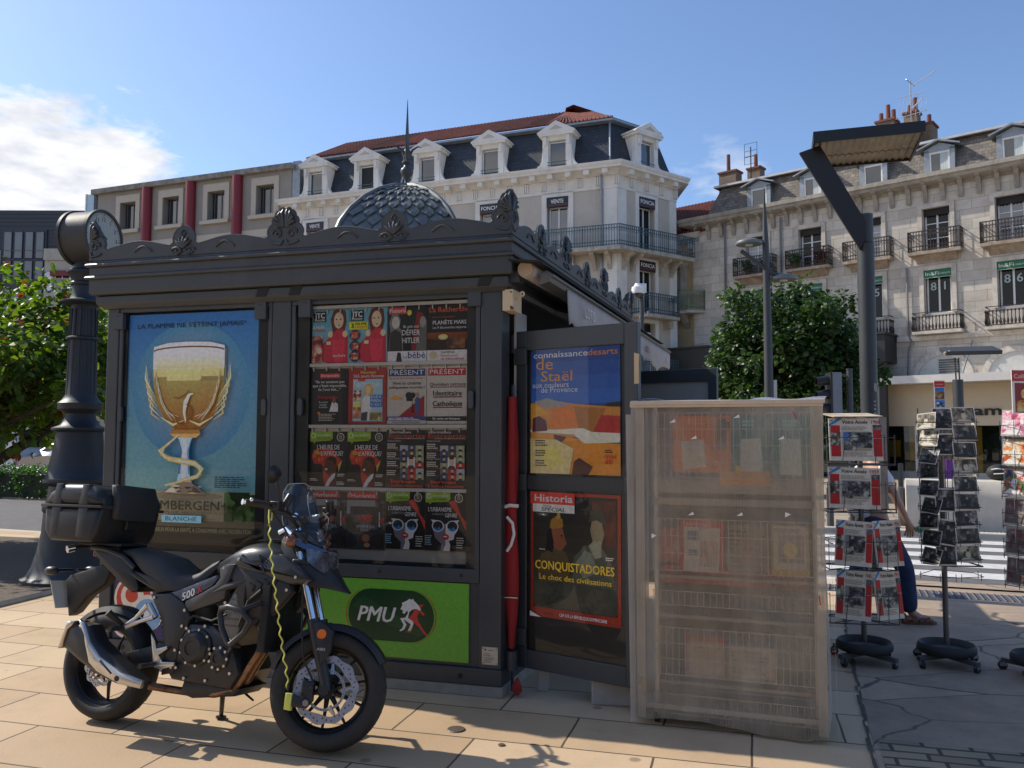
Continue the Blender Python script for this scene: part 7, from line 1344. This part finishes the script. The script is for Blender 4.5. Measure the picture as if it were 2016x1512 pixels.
for k in range(6):
    z=1.675-.205*k
    pcard(.165,.185,cardM(None,3.545,5.76,z,6,-7),'greeting card facing out on the right stand, '+['topmost, dark blue and orange','second down, pink','third down, orange','third up, red and violet','second up, blue with yellow','lowest, pink and violet'][k],90+k,0,CG,pal[k],'#efe8e0')
    for j in range(3): pcard(.15,.185,cardM(None,3.452+.022*j,5.93-.03*j,z-.005*j,-52+12*j,-8,2-j),'edge-on greeting card at the left of the right stand, row '+['one','two','three','four','five','six'][k]+', '+['outermost','middle','innermost'][j],120+k*3+j,0,CG,pal[(k+j+1)%6] if k<3 else [['#6a625c','#8a7a74','#4a423e','#7a4a44','#a89a90'],['#8a8478','#5a524a','#a8362c','#b8a890','#d8cfc4'],['#5a5a64','#7a7a84','#3a3a44','#8a5a4a','#9a948c']][j],'#b8aea4')
b=MB()
for k in range(6):
    z=1.66-.205*k; pts=[(3.455,5.95),(3.54,5.75),(3.72,5.75),(3.95,5.9),(3.7,6.15)]
    b.tube([(x-Cc[0],y-Cc[1],z) for x,y in pts],.003,4,closed=True); b.tube([(x-Cc[0],y-Cc[1],z+.09) for x,y in pts],.0025,4,closed=True)
    for x,y in ((3.455,5.94),(3.50,5.85),(3.54,5.755),(3.6,5.745),(3.68,5.745)): b.tube([(x-Cc[0],y-Cc[1],z-.02),(x-Cc[0],y-Cc[1],z+.12)],.0025,4)
b.build('wire_pocket',stw,st3)
# ================================================================ lamp posts, traffic light, camera, bollards
lg=mat('lamp_grey',(.05,.056,.06),.5,.2,var=.08,bump=.04,bs=120); ldk=mat('lamp_dark',(.02,.021,.024),.45,.2,var=.1)
t=thing('lamp_post','thick grey lamp post with a slanting black arm holding a ribbed reflector canopy','street lamp',(3.84,9.0,0))
b=MB(); b.cyl((0,0,0),(0,0,3.76),.088,n=28); b.cyl((0,0,3.775),(0,0,4.08),.083,n=28); b.cyl((0,0,3.75),(0,0,3.78),.078,n=24,mi=1); b.cyl((0,0,4.08),(0,0,4.09),.084,n=28,mi=2); b.lathe([(.13,0),(.13,.02),(.09,.03)],24); b.build('pole',[lg,ldk,mat('verdigris',(.05,.16,.13),.6)],t,smooth=40)
b=MB(); b.X=T(-.086,-.055,0)@RZ(-20); b.prism([(.0,3.69),(-.60,4.82),(-.38,4.88),(.06,4.0),(.06,3.8)],-.03,.03); b.build('arm',ldk,t,bevel=.004)
b=MB()
for i,ch in enumerate('0280-01'): b.X=T(.02,-.0868,2.05-.042*i)@RZ(13)@RY(90); b.text(ch,0,-.012,.026,yv=-.004)
b.build('number',mat('number_white',(.7,.7,.68),.5),t,norm=False)
b=MB(); b.X=RZ(25)@T(0,-.0885,0); b.prism([(-.018,2.16),(.012,2.15),(.02,2.2),(.014,2.24),(-.02,2.245),(-.024,2.2)],-.0008,.0012); b.build('sticker_remnant',mat('sticker_grey',(.3,.3,.29),.8,var=.3,vs=60),t)
ref=mat('reflector_sheet',(.25,.20,.135),.45,.3,var=.35,vs=5,stain=.4,stc=(.12,.095,.06))
def canopy(par,M,w,d,n,s=1):
    b=MB(); b.X=M; b.box(0,w,-.02,.0,-.06*s,.06*s); b.box(0,w,d,d+.02,-.04*s,.05*s); b.box(-.02,0,-.02,d+.02,-.06*s,.06*s); b.box(w,w+.02,-.02,d+.02,-.05*s,.06*s); b.box(0,w,0,d,.045*s,.06*s); c=b.build('canopy_frame',ldk,par)
    b=MB(); b.X=M; m=n*8
    for r0,r1,dz in ((.0,.36,0),(.36,.68,.012),(.68,1.0,.006)):
        b.loft([[(w*(k+.0)/m,d*v,-.012*s+dz*s+.022*s*abs(math.sin(PI*n*k/m))-.02*s*v) for k in range(m+1)] for v in (r0,r1)],cap=False,closed=False)
    b.build('reflector',ref,c,norm=False,smooth=60)
canopy(t,T(3.27-3.84,8.87-9.0,4.90)@RZ(-17.5),1.06,.98,15)
t=thing('lamp_post','slim tapered grey lamp post with two disc lanterns behind the covered rack','street lamp',(6.14,20,0))
b=MB(); b.tube([(0,0,0),(0,0,4.2),(-.02,0,6.4),(-.04,0,7.72)],[.12,.1,.075,.012],14); b.build('pole',lg,t,smooth=50)
b=MB(); b.tube([(-.62,0,6.18),(.1,-.05,5.62),(.36,-.05,5.56)],.05,8); b.tube([(-.05,0,6.42),(-.3,0,6.42)],.035,8); b.build('arm',lg,t,smooth=50)
for x,z in ((-.42,6.38),(.40,5.52)):
    b=MB(); b.lathe([(.0,.07),(.2,.065),(.30,.02),(.32,-.01),(.31,-.05),(.27,-.06)],24,(x,0,z)); h=b.build('lantern',mat('lantern_grey',(.15,.165,.175),.45,.2),t,smooth=50)
    b=MB(); b.lathe([(.27,-.058),(.15,-.05),(0,-.045)],24,(x,0,z)); b.lathe([(.1,-.052),(.08,-.09),(0,-.095)],14,(x,0,z)); b.build('lantern_glass',mat('lantern_glass',(.45,.47,.47),.15,coat=.6),h,smooth=50)
b=MB(); b.box(.1,.18,-.05,.05,2.45,3.05); b.build('sign_plate',mat('small_plate',(.45,.44,.4),.6),t)
t=thing('lamp_post','short round lamp post with a slim tilted canopy, before the shop with black letters','street lamp',(10.13,19,0))
b=MB(); b.cyl((0,0,0),(0,0,2.2),.115,n=18); b.cyl((0,0,2.215),(0,0,3.0),.112,n=18); b.cyl((0,0,2.19),(0,0,2.22),.1,n=14,mi=1); b.build('pole',[lg,ldk],t,smooth=40)
b=MB(); b.tube([(-.04,0,3.0),(-.05,0,3.5)],.018,5); b.tube([(.04,0,3.0),(.03,0,3.5)],.018,5); b.tube([(-.04,0,3.2),(.04,0,3.2)],.015,4); b.build('arm',lg,t)
b=MB(); b.X=T(-.5,-.5,3.5)@RZ(-18)@RX(12); b.box(0,1.1,0,.9,0,.09); b.cyl((-.03,.1,.02),(.1,.1,.06),.05,n=10,mi=1); b.build('canopy',[lg,mat('cap_beige')],t,bevel=.01)
t=thing('traffic_light','black traffic light seen from behind with three hooded lamps, beside the covered rack','traffic light',(6.22,16,0))
b=MB(); b.box(-.10,.09,-.02,.24,2.1,2.92); b.build('housing',mat('signal_grey',(.18,.20,.23),.5,.2,var=.1),t,bevel=.015); b=MB(); b.box(-.135,-.10,-.03,.25,2.1,2.92); b.build('face_plate',ldk,t)
for z in (2.78,2.51,2.24):
    b=MB(); b.loft([[(x,.11+.095*math.cos(R(a))*k,z-.03*(q)+.095*math.sin(R(a))*k) for a in range(0,360,24)] for x,k,q in ((-.135,1,0),(-.36,.85,1),(-.36,.8,1),(-.14,.92,0))],cap=False); b.cyl((-.137,.11,z),(-.145,.11,z),.085,n=16); b.build('visor',ldk,t,smooth=50)
b=MB(); b.cyl((.28,.1,0),(.28,.1,2.98),.055,n=14); b.cyl((.28,.1,2.98),(.28,.1,3.0),.062,n=14); b.tube([(.28,.1,2.86),(.0,.1,2.88),(-.02,.1,2.92)],.018,5); b.tube([(.28,.1,2.2),(.08,.1,2.2)],.018,5); b.build('pole',lg,t,smooth=40)
t=thing('security_camera','white dome security camera on a thin pole above the end of the kiosk crest','camera',(3.06,20,0))
b=MB(); b.cyl((.06,0,0),(.06,0,5.0),.05,n=10); b.tube([(.06,0,5.0),(.06,0,5.35)],.03,8); b.tube([(.06,0,5.3),(-.02,-.05,5.28)],.03,6); b.tube([(.0,0,4.55),(.18,0,4.62),(.2,0,4.7)],.03,6,mi=1); b.build('pole',[lg,ga],t)
b=MB(); b.lathe([(0,.2),(.07,.19),(.1,.13),(.15,.1),(.16,.0),(.15,-.05)],18,(-.04,-.05,5.17)); b.box(.02,.16,-.08,.06,5.15,5.36); b.build('housing',mat('camera_white',(.75,.75,.74),.35),t,smooth=50)
b=MB(); b.ell((-.04,-.05,5.12),.12,.12,.12,14); b.build('dome',mat('camera_dome',(.03,.03,.035),.1,coat=.5),t,smooth=60)
bm_=mat('bollard_grey',(.07,.075,.08),.5,.2,var=.1)
for x,y,h,lab in ((7.46,16.15,.72,'dark bollard at the far end of the crossing between the left and middle stands'),(10.3,22.3,1.0,'thin dark post behind the bollard between the left and middle stands'),(11.3,20.3,.42,'short dark bollard showing above the low concrete wall'),(6.0,15.9,.72,'dark bollard hidden behind the foot of the traffic light, left of the left stand'),(5.1,24.5,.9,'dark bollard behind the covered rack')):
    b=MB(); b.cyl((0,0,0),(0,0,h),.065,n=14); b.ell((0,0,h),.065,.065,.02,12); b.cyl((0,0,h-.09),(0,0,h-.08),.067,n=14); o=b.build('bollard',bm_,smooth=40); o.location=(x,y,0); tag(o,lab,'bollard','bollards along the far pavement')
b=MB(); pr=[(0,.0),(.62,.0),(.58,.55),(.54,.78),(.46,.88),(.31,.91),(.16,.88),(.08,.78),(.04,.55)]; b.loft([[(x,y,z) for y,z in pr] for x in (0,3.2)]); o=b.build('concrete_wall',mat('pale_concrete',(.55,.50,.42),.8,var=.12,vs=3,stain=.25,stc=(.25,.22,.18)),smooth=40); o.matrix_world=T(7.35,15.7,0)@RZ(-21.8); tag(o,'low rounded pale concrete wall beyond the crossing, behind the middle stand','wall')
t=thing('backpack','black backpack with pale stripes lying on the low concrete wall','backpack',M=T(8.95,15.45,.9)@RZ(-20))
b=MB(); b.ell((0,0,.14),.22,.15,.16,14); b.ell((.1,-.08,.12),.12,.1,.1,10); b.build('bag',mat('bag_black',(.02,.02,.022),.7,var=.2,bump=.3,bs=40),t,smooth=60)
b=MB(); b.tube([(-.15,-.12,.2),(-.05,-.16,.22),(.08,-.14,.2)],.012,5); b.tube([(-.12,-.14,.12),(.0,-.17,.13),(.1,-.19,.14)],.01,5); b.build('stripe',mat('white_cloth'),t)
for x,c,lab,h in ((13.2,(.25,.06,.35),'purple stand sign outside the shop beyond the concrete wall',1.05),(12.75,(.02,.3,.26),'turquoise strip sign outside the shop beside the purple one',1.0)):
    b=MB(); b.cyl((0,0,.05),(0,0,h),.2 if x>13 else .05,n=14); b.cyl((0,0,0),(0,0,.05),.25,n=14); o=b.build('stand_sign',mat('sign_'+lab[:4],c,.5,var=.3,vs=5),smooth=40); o.location=(x,25.5,0); tag(o,lab,'sign')
# ================================================================ clock on its cast column
CL=T(-5.07,9.85,0)
t=thing('street_clock','round double faced street clock on a fluted dark cast iron column','clock',M=CL)
ci=mat('cast_iron',(.028,.034,.044),.5,.25,var=.15,vs=6,bump=.1,bs=90)
b=MB(); b.lathe([(.56,0),(.56,.04),(.50,.07),(.45,.16),(.40,.34),(.36,.55),(.345,.78),(.36,.80),(.36,.86),(.33,.88),(.31,.98),(.30,1.08),(.36,1.11),(.37,1.13),(.365,1.16),(.34,1.18),(.30,1.36),(.265,1.55),(.25,1.70),(.30,1.73),(.30,1.75),(.22,1.78),(.17,1.86),(.16,1.92),(.24,1.97),(.245,2.04),(.20,2.08),(.165,2.14),(.155,2.5),(.15,2.78),(.185,2.79),(.185,2.81),(.145,2.83),(.135,3.15),(.135,3.2),(.27,3.22),(.27,3.24),(.16,3.27),(.135,3.32),(.14,3.42),(.16,3.44),(.16,3.46),(.14,3.48),(.17,3.55),(.20,3.58),(.2,3.6),(.14,3.63),(.12,3.72),(.15,3.74),(.12,3.78),(.12,3.85)],26)
for k in range(14):
    a=2*PI*k/14; b.tube([(.155*math.cos(a),.155*math.sin(a),2.14),(.14*math.cos(a),.14*math.sin(a),3.15)],.014,4)
b.build('column',ci,t,smooth=40)
ax=-13
CM=T(.05,-.02,4.0)@RZ(ax)
b=MB(); b.X=CM; b.cyl((-.18,0,0),(.18,0,0),.312,n=48); b.lathe([(.312,.16),(.328,.16),(.328,.2),(.298,.205),(.292,.185)],48,ax='x',cap=False); b.lathe([(.312,-.16),(.328,-.16),(.328,-.2),(.298,-.205),(.292,-.185)],48,ax='x',cap=False); b.cyl((0,0,-.345),(0,0,-.27),.1,n=14); b.build('drum',mat('clock_drum',(.045,.045,.045),.55,.1,var=.2,vs=5,stain=.2,stc=(.12,.10,.075)),t,smooth=35)
for sd in (1,-1):
    FM=CM@RZ(90 if sd>0 else -90)@T(0,-.1835,0)@Matrix.Diagonal((.9,1,.9,1))
    b=MB(); b.X=FM; b.cyl((0,.004,0),(0,.0,0),.328,n=48); d=b.build('dial',mat('dial_white',(.36,.37,.34),.4,var=.04),t)
    b=MB(); b.X=FM
    for i in range(1,13):
        a=R(90-30*i); nb_=MB(); nb_.X=FM; nb_.text(str(i),.245*math.cos(a),.245*math.sin(a)-.026,.055,yv=-.001,bold=.02); nb_.build('numeral',mat('black_letters'),d,norm=False)
    for i in range(60):
        a=R(6*i); r0=.295 if i%5 else .285; wv=.003 if i%5 else .006
        c_,s_=math.cos(a),math.sin(a); b.add([(r0*c_-wv*s_,-.001,r0*s_+wv*c_),(r0*c_+wv*s_,-.001,r0*s_-wv*c_),(.312*c_+wv*s_,-.001,.312*s_-wv*c_),(.312*c_-wv*s_,-.001,.312*s_+wv*c_)],[(0,1,2,3)])
    b.build('minute_track',mat('black_letters'),d,norm=False)
    b=MB(); b.X=FM
    for a,l,w in ((90-30*9.87,.17,.02),(90-6*52.5,.27,.014)):
        c_,s_=math.cos(R(a)),math.sin(R(a)); b.prism([(-.05*c_-w*s_,-.05*s_+w*c_),(-.05*c_+w*s_,-.05*s_-w*c_),(l*.8*c_+w*s_,l*.8*s_-w*c_),(l*c_,l*s_),(l*.8*c_-w*s_,l*.8*s_+w*c_)],-.012-l*.02,-.008-l*.02)
    b.cyl((0,-.02,0),(0,0,0),.018,n=12); b.build('hands',ldk,d)
# ================================================================ trees, hedge
bark=mat('bark',(.075,.055,.038),.9,var=.35,vs=9,bump=.8,bs=35)
lf1=leafmat('leaf_bright',(.045,.09,.014),(.13,.185,.03),.5,dead=(.16,.045,.012)); lf2=leafmat('leaf_dark',(.018,.042,.012),(.06,.11,.024),.32); lf3=leafmat('hedge_leaf',(.025,.07,.01),(.06,.14,.02),.35)
def leaves(b,centres,n,size,rg,flat=.6,drop=.5):
    """leaf blades, two facets each, gathered in clumps around the given twig ends"""
    for i in range(n):
        c,r=centres[rg.randrange(len(centres))]
        d=Vector((rg.gauss(0,1),rg.gauss(0,1),rg.gauss(0,.8))); d.normalize(); p=Vector(c)+d*r*(rg.random()**.45)
        out=(d*.7+Vector((rg.gauss(0,.5),rg.gauss(0,.5),rg.gauss(0,.3)-drop*.5))).normalized()
        up=Vector((rg.gauss(0,flat),rg.gauss(0,flat),1)).normalized(); side=out.cross(up)
        if side.length<.1: continue
        side.normalize(); nrm=side.cross(out); s=size*rg.uniform(.6,1.25); w=s*.42
        b.add([p,p+out*s*.35+side*w-nrm*s*.08,p+out*s*.75+side*w*.7-nrm*s*.16,p+out*s-nrm*s*.22,p+out*s*.75-side*w*.7-nrm*s*.16,p+out*s*.35-side*w-nrm*s*.08,p+out*s*.5+nrm*s*.04],[(0,1,6),(1,2,6),(2,3,6),(3,4,6),(4,5,6),(5,0,6)])
def tree(name,lab,loc,trunk,limbs,clumps,n,size,leaf,seed,core=None):
    rg=random.Random(seed); t=thing(name,lab,'tree',loc)
    b=MB(); b.tube(trunk[0],trunk[1],9)
    for p,r in limbs: b.tube(p,r,6)
    b.build('trunk',bark,t,smooth=60)
    b=MB(); leaves(b,clumps,n,size,rg); b.build('crown',leaf,t,norm=False)
    return t
def crown_clumps(rg,n,c,rx,ry,rz,cr,inner=.25):
    o=[]
    while len(o)<n:
        p=Vector((rg.uniform(-1,1),rg.uniform(-1,1),rg.uniform(-1,1)))
        if not inner<p.length<1: continue
        k=1+.26*math.sin(p.x*5+1)*math.cos(p.y*4+p.z*5)
        o.append(((c[0]+p.x*rx*k,c[1]+p.y*ry*k,c[2]+p.z*rz*k),cr*rg.uniform(.7,1.3)))
    return o
rg=random.Random(11)
cl1=crown_clumps(rg,170,(.25,.2,2.75),2.7,2.4,1.3,.42)
lim=[]
for c,r in cl1[::4]: lim.append(([(0,0,1.0),(c[0]*.35,c[1]*.35,1.0+(c[2]-1.0)*.5),c],[.07,.04,.01]))
lim.append(([(0,0,.95),(.9,-.1,1.2),(1.8,-.1,1.75),(2.2,-.1,2.1)],[.1,.09,.06,.02]))
tree('broadleaf_tree','bright green low broadleaf tree behind the clock column at the left edge',(-8.7,12.6,0),([(0,0,0),(.05,0,.5),(0,0,1.1)],[.22,.17,.13]),lim,cl1,20000,.125,lf1,21)
cl2=[c for c in crown_clumps(rg,330,(-.1,0,3.6),2.2,2.1,2.45,.36,.45) if not (c[0][2]<2.6 and abs(c[0][0])>2.1)]
lim=[([(0,0,1.2),(c[0]*.4,c[1]*.4,1.6+(c[2]-1.6)*.5),c],[.06,.035,.008]) for c,r in cl2[::9]]
tree('broadleaf_tree','dense dark green round street tree in front of the stone building',(8.25,24.6,0),([(0,0,0),(0,0,1.0),(.05,0,3.0)],[.17,.14,.08]),lim,cl2,24000,.165,lf2,22)
t=thing('hedge','low clipped green hedge along the far kerb at the left','hedge',M=T(-12.9,22.6,0)@RZ(-21.8))
b=MB(); b.box(-10,3.0,.1,1.2,0,.62); b.build('core',mat('hedge_core',(.02,.03,.01),.9),t)
rg=random.Random(31); cl=[((rg.uniform(-10,3.1),rg.choice((.05,.1,.2,1.2)) if rg.random()<.6 else rg.uniform(0,1.3),rg.uniform(.05,.72)),.14) for _ in range(600)]+[((rg.uniform(-10,3.1),rg.uniform(0,1.3),.72+.06*rg.random()),.12) for _ in range(400)]
b=MB(); leaves(b,cl,9000,.085,rg); b.build('foliage',lf3,t,norm=False)
cl=crown_clumps(rg,60,(0,0,1.6),1.6,1.2,1.5,.5)
tree('bush','dark reddish green shrub showing between the bright tree and the clad building',(-23,40,3.2),([(0,0,-3.2),(0,0,1)],[.1,.06]),[],[((c[0][0]*2,c[0][1]*2,c[0][2]*1.6),c[1]*1.6) for c in cl],2500,.3,lf3,24)
# ================================================================ vehicles behind the hedge
def glassy(): return mat('car_glass',(.02,.03,.035),.05,coat=1,spec=1)
t=thing('parked_car','silver hatchback parked beyond the hedge, half hidden by the clock column','car',M=T(-14.6,28.2,0)@RZ(-16))
sv=mat('car_silver',(.42,.43,.44),.3,.6,var=.05,coat=.6)
b=MB(); prf=[(-2.0,.35),(-2.05,.7),(-1.75,.92),(-1.1,1.0),(-.35,1.42),(.3,1.5),(1.2,1.47),(1.75,1.2),(2.0,.95),(2.02,.4)]
b.loft([[(x,-.84,z*.98 if z<1.1 else 1.0) for x,z in prf],[(x,-.86,z if z<1.05 else 1.02) for x,z in prf],[(x*.97,-.68,z) for x,z in prf],[(x*.97,.68,z) for x,z in prf],[(x,.86,z if z<1.05 else 1.02) for x,z in prf],[(x,.84,z*.98 if z<1.1 else 1.0) for x,z in prf]]); b.build('body',sv,t,smooth=50)
b=MB(); b.prism([(-.95,1.03),(-.33,1.38),(.3,1.45),(1.1,1.42),(1.5,1.2),(1.5,1.04)],-.79,.79); b.build('side_window',glassy(),t)
b=MB(); b.loft([[(-1.15,-.7,1.02),(-1.15,.7,1.02)],[(-.36,-.62,1.435),(-.36,.62,1.435)]],cap=False,closed=False); b.build('windscreen',glassy(),t,norm=False)
for x in (-1.3,1.3):
    for s in (-1,1):
        b=MB(); b.lathe([(.2,-.1),(.31,-.1),(.33,0),(.31,.1),(.2,.1)],24,(x,s*.76,.32),'y'); w=b.build('wheel',tyre_m,t,smooth=50); b=MB(); b.lathe([(.2,-.06),(.05,-.09),(0,-.09)],16,(x,s*.78,.32),'y'); b.build('rim',alu,w)
b=MB(); b.ell((-.75,-.92,1.05),.1,.09,.07,10); b.build('mirror',sv,t,smooth=60); b=MB(); b.ell((-1.9,-.6,.78),.16,.16,.1,10); b.build('headlight',mat('lantern_glass'),t)
t=thing('parked_van','white van parked beyond the hedge at the left edge under the tree branch','van',M=T(-18.6,29.5,0)@RZ(-18))
wv_=mat('van_white',(.72,.73,.74),.35,var=.04,coat=.5)
b=MB(); prf=[(-2.6,.4),(-2.65,1.0),(-2.0,1.25),(-1.3,2.0),(-.8,2.05),(2.5,2.05),(2.6,1.9),(2.62,.4)]
b.loft([[(x,-.92,z*.99) for x,z in prf],[(x,-.95,z) for x,z in prf],[(x*.985,-.8,z+.06) for x,z in prf],[(x*.985,.8,z+.06) for x,z in prf],[(x,.95,z) for x,z in prf],[(x,.92,z*.99) for x,z in prf]]); b.build('body',wv_,t,smooth=35)
b=MB(); b.prism([(-1.85,1.3),(-1.28,1.85),(-.5,1.85),(-.5,1.3)],-.97,.97); b.box(2.62,2.64,-.75,.75,1.3,1.85); b.build('side_window',glassy(),t)
for s in (-1,1): b=MB(); b.box(2.58,2.65,s*.86-.08,s*.86+.08,.85,1.3); b.build('tail_light',mat('red_lens'),t)
b=MB(); b.box(2.63,2.66,-.35,.35,.95,1.1); b.build('licence_plate',ldk,t)
for x in (-1.7,1.7):
    for s in (-1,1): b=MB(); b.lathe([(.2,-.1),(.32,-.1),(.34,0),(.32,.1),(.2,.1)],24,(x,s*.84,.34),'y'); b.build('wheel',tyre_m,t,smooth=50)
b=MB(); b.cyl((0,0,0),(0,0,2.1),.1,n=12); o=b.build('street_post',lg); o.location=(-11.0,20.5,0); tag(o,'square shouldered grey post rising in front of the silver car beyond the hedge','post')
# ================================================================ person walking behind the newspaper stand
def skin(name,verts,edges,rad,m,par,root=0,lvl=2):
    me=bpy.data.meshes.new(name); me.from_pydata(verts,edges,[]); me.materials.append(m); o=bpy.data.objects.new(name,me); COL.objects.link(o); o.parent=par
    md=o.modifiers.new('skin','SKIN'); md.use_smooth_shade=True
    sv_=me.skin_vertices[0].data
    for i,r in enumerate(rad): sv_[i].radius=(r,r) if not isinstance(r,tuple) else r
    sv_[root].use_root=True
    ss=o.modifiers.new('sub','SUBSURF'); ss.levels=lvl; ss.render_levels=lvl; return o
skinm=mat('skin',(.42,.24,.16),.5,var=.08); jeans=mat('denim',(.018,.034,.085),.9,var=.35,vs=9,bump=.9,bs=22); shirt=mat('white_shirt',(.68,.68,.70),.8,var=.06); sandal=mat('brown_leather',(.14,.05,.025),.55,var=.2,vs=20)
pm=thing('person','person in blue jeans, white shirt and brown sandals walking behind the newspaper stand','person',M=T(3.42,7.72,0)@RZ(-4))
# walking to the right (+x): left foot forward, right foot behind
V=[(-.14,0,.94),(-.15,0,1.15),(-.14,0,1.36),(-.13,0,1.46),(-.12,0,1.54),(-.11,0,1.66),
 (-.10,-.10,.90),(.12,-.10,.50),(.16,-.10,.10),(.28,-.10,.035),
 (-.15,.10,.90),(-.20,.10,.50),(-.34,.10,.13),(-.24,.10,.04),
 (-.12,-.19,1.37),(.0,-.24,1.14),(.08,-.25,.95),(.11,-.25,.88),
 (-.14,.19,1.37),(-.16,.24,1.14),(-.06,.24,.95),(-.03,.24,.88)]
E_=[(0,1),(1,2),(2,3),(3,4),(4,5),(0,6),(6,7),(7,8),(8,9),(0,10),(10,11),(11,12),(12,13),(2,14),(14,15),(15,16),(16,17),(2,18),(18,19),(19,20),(20,21)]
rd=[.13,.125,.14,.06,.085,.08,.095,.06,.042,.034,.095,.06,.042,.034,.055,.042,.03,.032,.055,.042,.03,.032]
nb=len(V)
for s,w in ((-1,17),(1,21)):
    bx,by,bz=V[w]
    for f,(dx_,dy_,l) in enumerate(((.03,0,.075),(.012,s*.002,.085),(-.006,s*.0,.08),(-.024,0,.065))):
        i0=len(V); V+=[(bx+dx_,by+dy_,bz-.03),(bx+dx_*1.2-.002,by+dy_-s*.012,bz-.03-l*.5),(bx+dx_*1.2-.002,by+dy_-s*.03,bz-.03-l*.85)]; E_+=[(w,i0),(i0,i0+1),(i0+1,i0+2)]; rd+=[.010,.009,.008]
    i0=len(V); V+=[(bx+.045,by-s*.005,bz-.01),(bx+.06,by-s*.015,bz-.05)]; E_+=[(w,i0),(i0,i0+1)]; rd+=[.011,.009]
body=skin('body',V,E_,rd,skinm,pm)
hd=MB(); hd.X=T(-.17,0,-.04); hd.ell((.065,0,1.665),.098,.075,.115,16); hd.tube([(.15,0,1.68),(.175,0,1.655),(.155,0,1.645)],[.012,.016,.01],6); hd.tube([(.145,-.022,1.612),(.155,0,1.61),(.145,.022,1.612)],.007,5)
for s in (-1,1): hd.ell((.06,s*.078,1.665),.018,.01,.03,8); hd.ell((.145,s*.03,1.685),.012,.014,.009,8,mi=1)
hd.build('face',[skinm,ldk],body,smooth=60)
hb_=MB(); hb_.X=T(-.17,0,-.04); hb_.ell((.045,0,1.70),.105,.085,.095,14); hb_.build('hair',mat('grey_hair',(.12,.10,.085),.8,var=.3,vs=60),body,smooth=60)
skin('jeans',[(-.14,0,1.0),(-.14,0,.93),(-.09,-.10,.88),(.12,-.10,.50),(.14,-.10,.09),(-.15,.10,.88),(-.20,.10,.50),(-.35,.10,.13)],[(0,1),(1,2),(2,3),(3,4),(1,5),(5,6),(6,7)],[.15,.15,.115,.085,.088,.115,.085,.085],jeans,pm,1)
skin('shirt',[(-.14,0,.92),(-.15,0,1.15),(-.14,0,1.37),(-.12,-.19,1.37),(-.04,-.225,1.22),(-.14,.19,1.37),(-.15,.225,1.22)],[(0,1),(1,2),(2,3),(3,4),(2,5),(5,6)],[.165,.155,.15,.075,.075,.075,.075],shirt,pm,1)
for y,x0,ry in ((-.10,.14,0),(.10,-.37,14)):
    b=MB(); b.X=T(x0,y,.0 if ry==0 else .05)@RY(ry); o_=[(-.06,-.03),(0,-.042),(.1,-.045),(.19,-.05),(.235,-.02),(.235,.02),(.19,.045),(.1,.04),(0,.042),(-.06,.03)]; b.prism(o_,0,.028,'z'); 
    for x in (.04,.10,.15): b.loft([[(xx,.052*math.cos(R(a)),.026+.062*math.sin(R(a))*(1-.25*(xx/.2))) for a in range(0,181,18)] for xx in (x-.022,x+.022)],cap=False,closed=False)
    b.loft([[(xx,.05*math.cos(R(a)),.03+.07*math.sin(R(a))) for a in range(0,181,30)] for xx in (-.055,-.03)],cap=False,closed=False); b.tube([(-.06,-.03,.03),(-.07,0,.09),(-.06,.03,.03)],.012,5)
    b.build('sandal',sandal,pm,norm=False)
    b=MB(); b.X=T(x0,y,.0 if ry==0 else .05)@RY(ry); b.ell((.09,0,.05),.135,.042,.035,12); b.build('foot',skinm,body,smooth=60)
t=thing('bottle','small green bottle held in the hand of the person behind the newspaper stand','bottle',M=T(3.58,7.46,.85)@RY(70))
b=MB(); b.lathe([(.03,0),(.032,.02),(.032,.13),(.014,.17),(.014,.2)],14); b.build('glass',mat('green_bottle',(.02,.25,.10),.15,coat=.5),t,smooth=40); b=MB(); b.cyl((0,0,.2),(0,0,.215),.016,n=10); b.build('cap',mat('white_cloth'),t)
# nothing is left half parented: every thing keeps its own place
for o in list(COL.objects):
    if o.parent is None and o.type=='EMPTY' and 'label' not in o.keys(): o['kind']='structure'

OM=T(-8,-22,0)@RZ(172)
t=thing('opposite_building','plain stone row of houses across the street behind the photographer','building',M=OM)  # out of view behind the camera; added for the display glass to reflect
b=MB(); rect_hole_wall(b,-40,40,0,9,0,[(x-.6,x+.6,z,z+2) for x in range(-38,39,3) for z in (1,4.6)],.3); b.box(-40,40,.5,8,0,8.9); b.build('wall',mat('dark_stone',(.15,.135,.12),.9,var=.2,vs=.8,stain=.3),t)  # stone coloured dark so its reflection stays dim
b=MB(); b.box(-40.3,40.3,-.5,8.3,9,9.3); b.prism([(-.4,9.3),(8.2,9.3),(4,11)],-40,40,'x'); b.build('roof',slate,t)
b=MB(); b.box(-39.9,39.9,.3,.32,.5,8); b.build('glazing',pane_m,t)
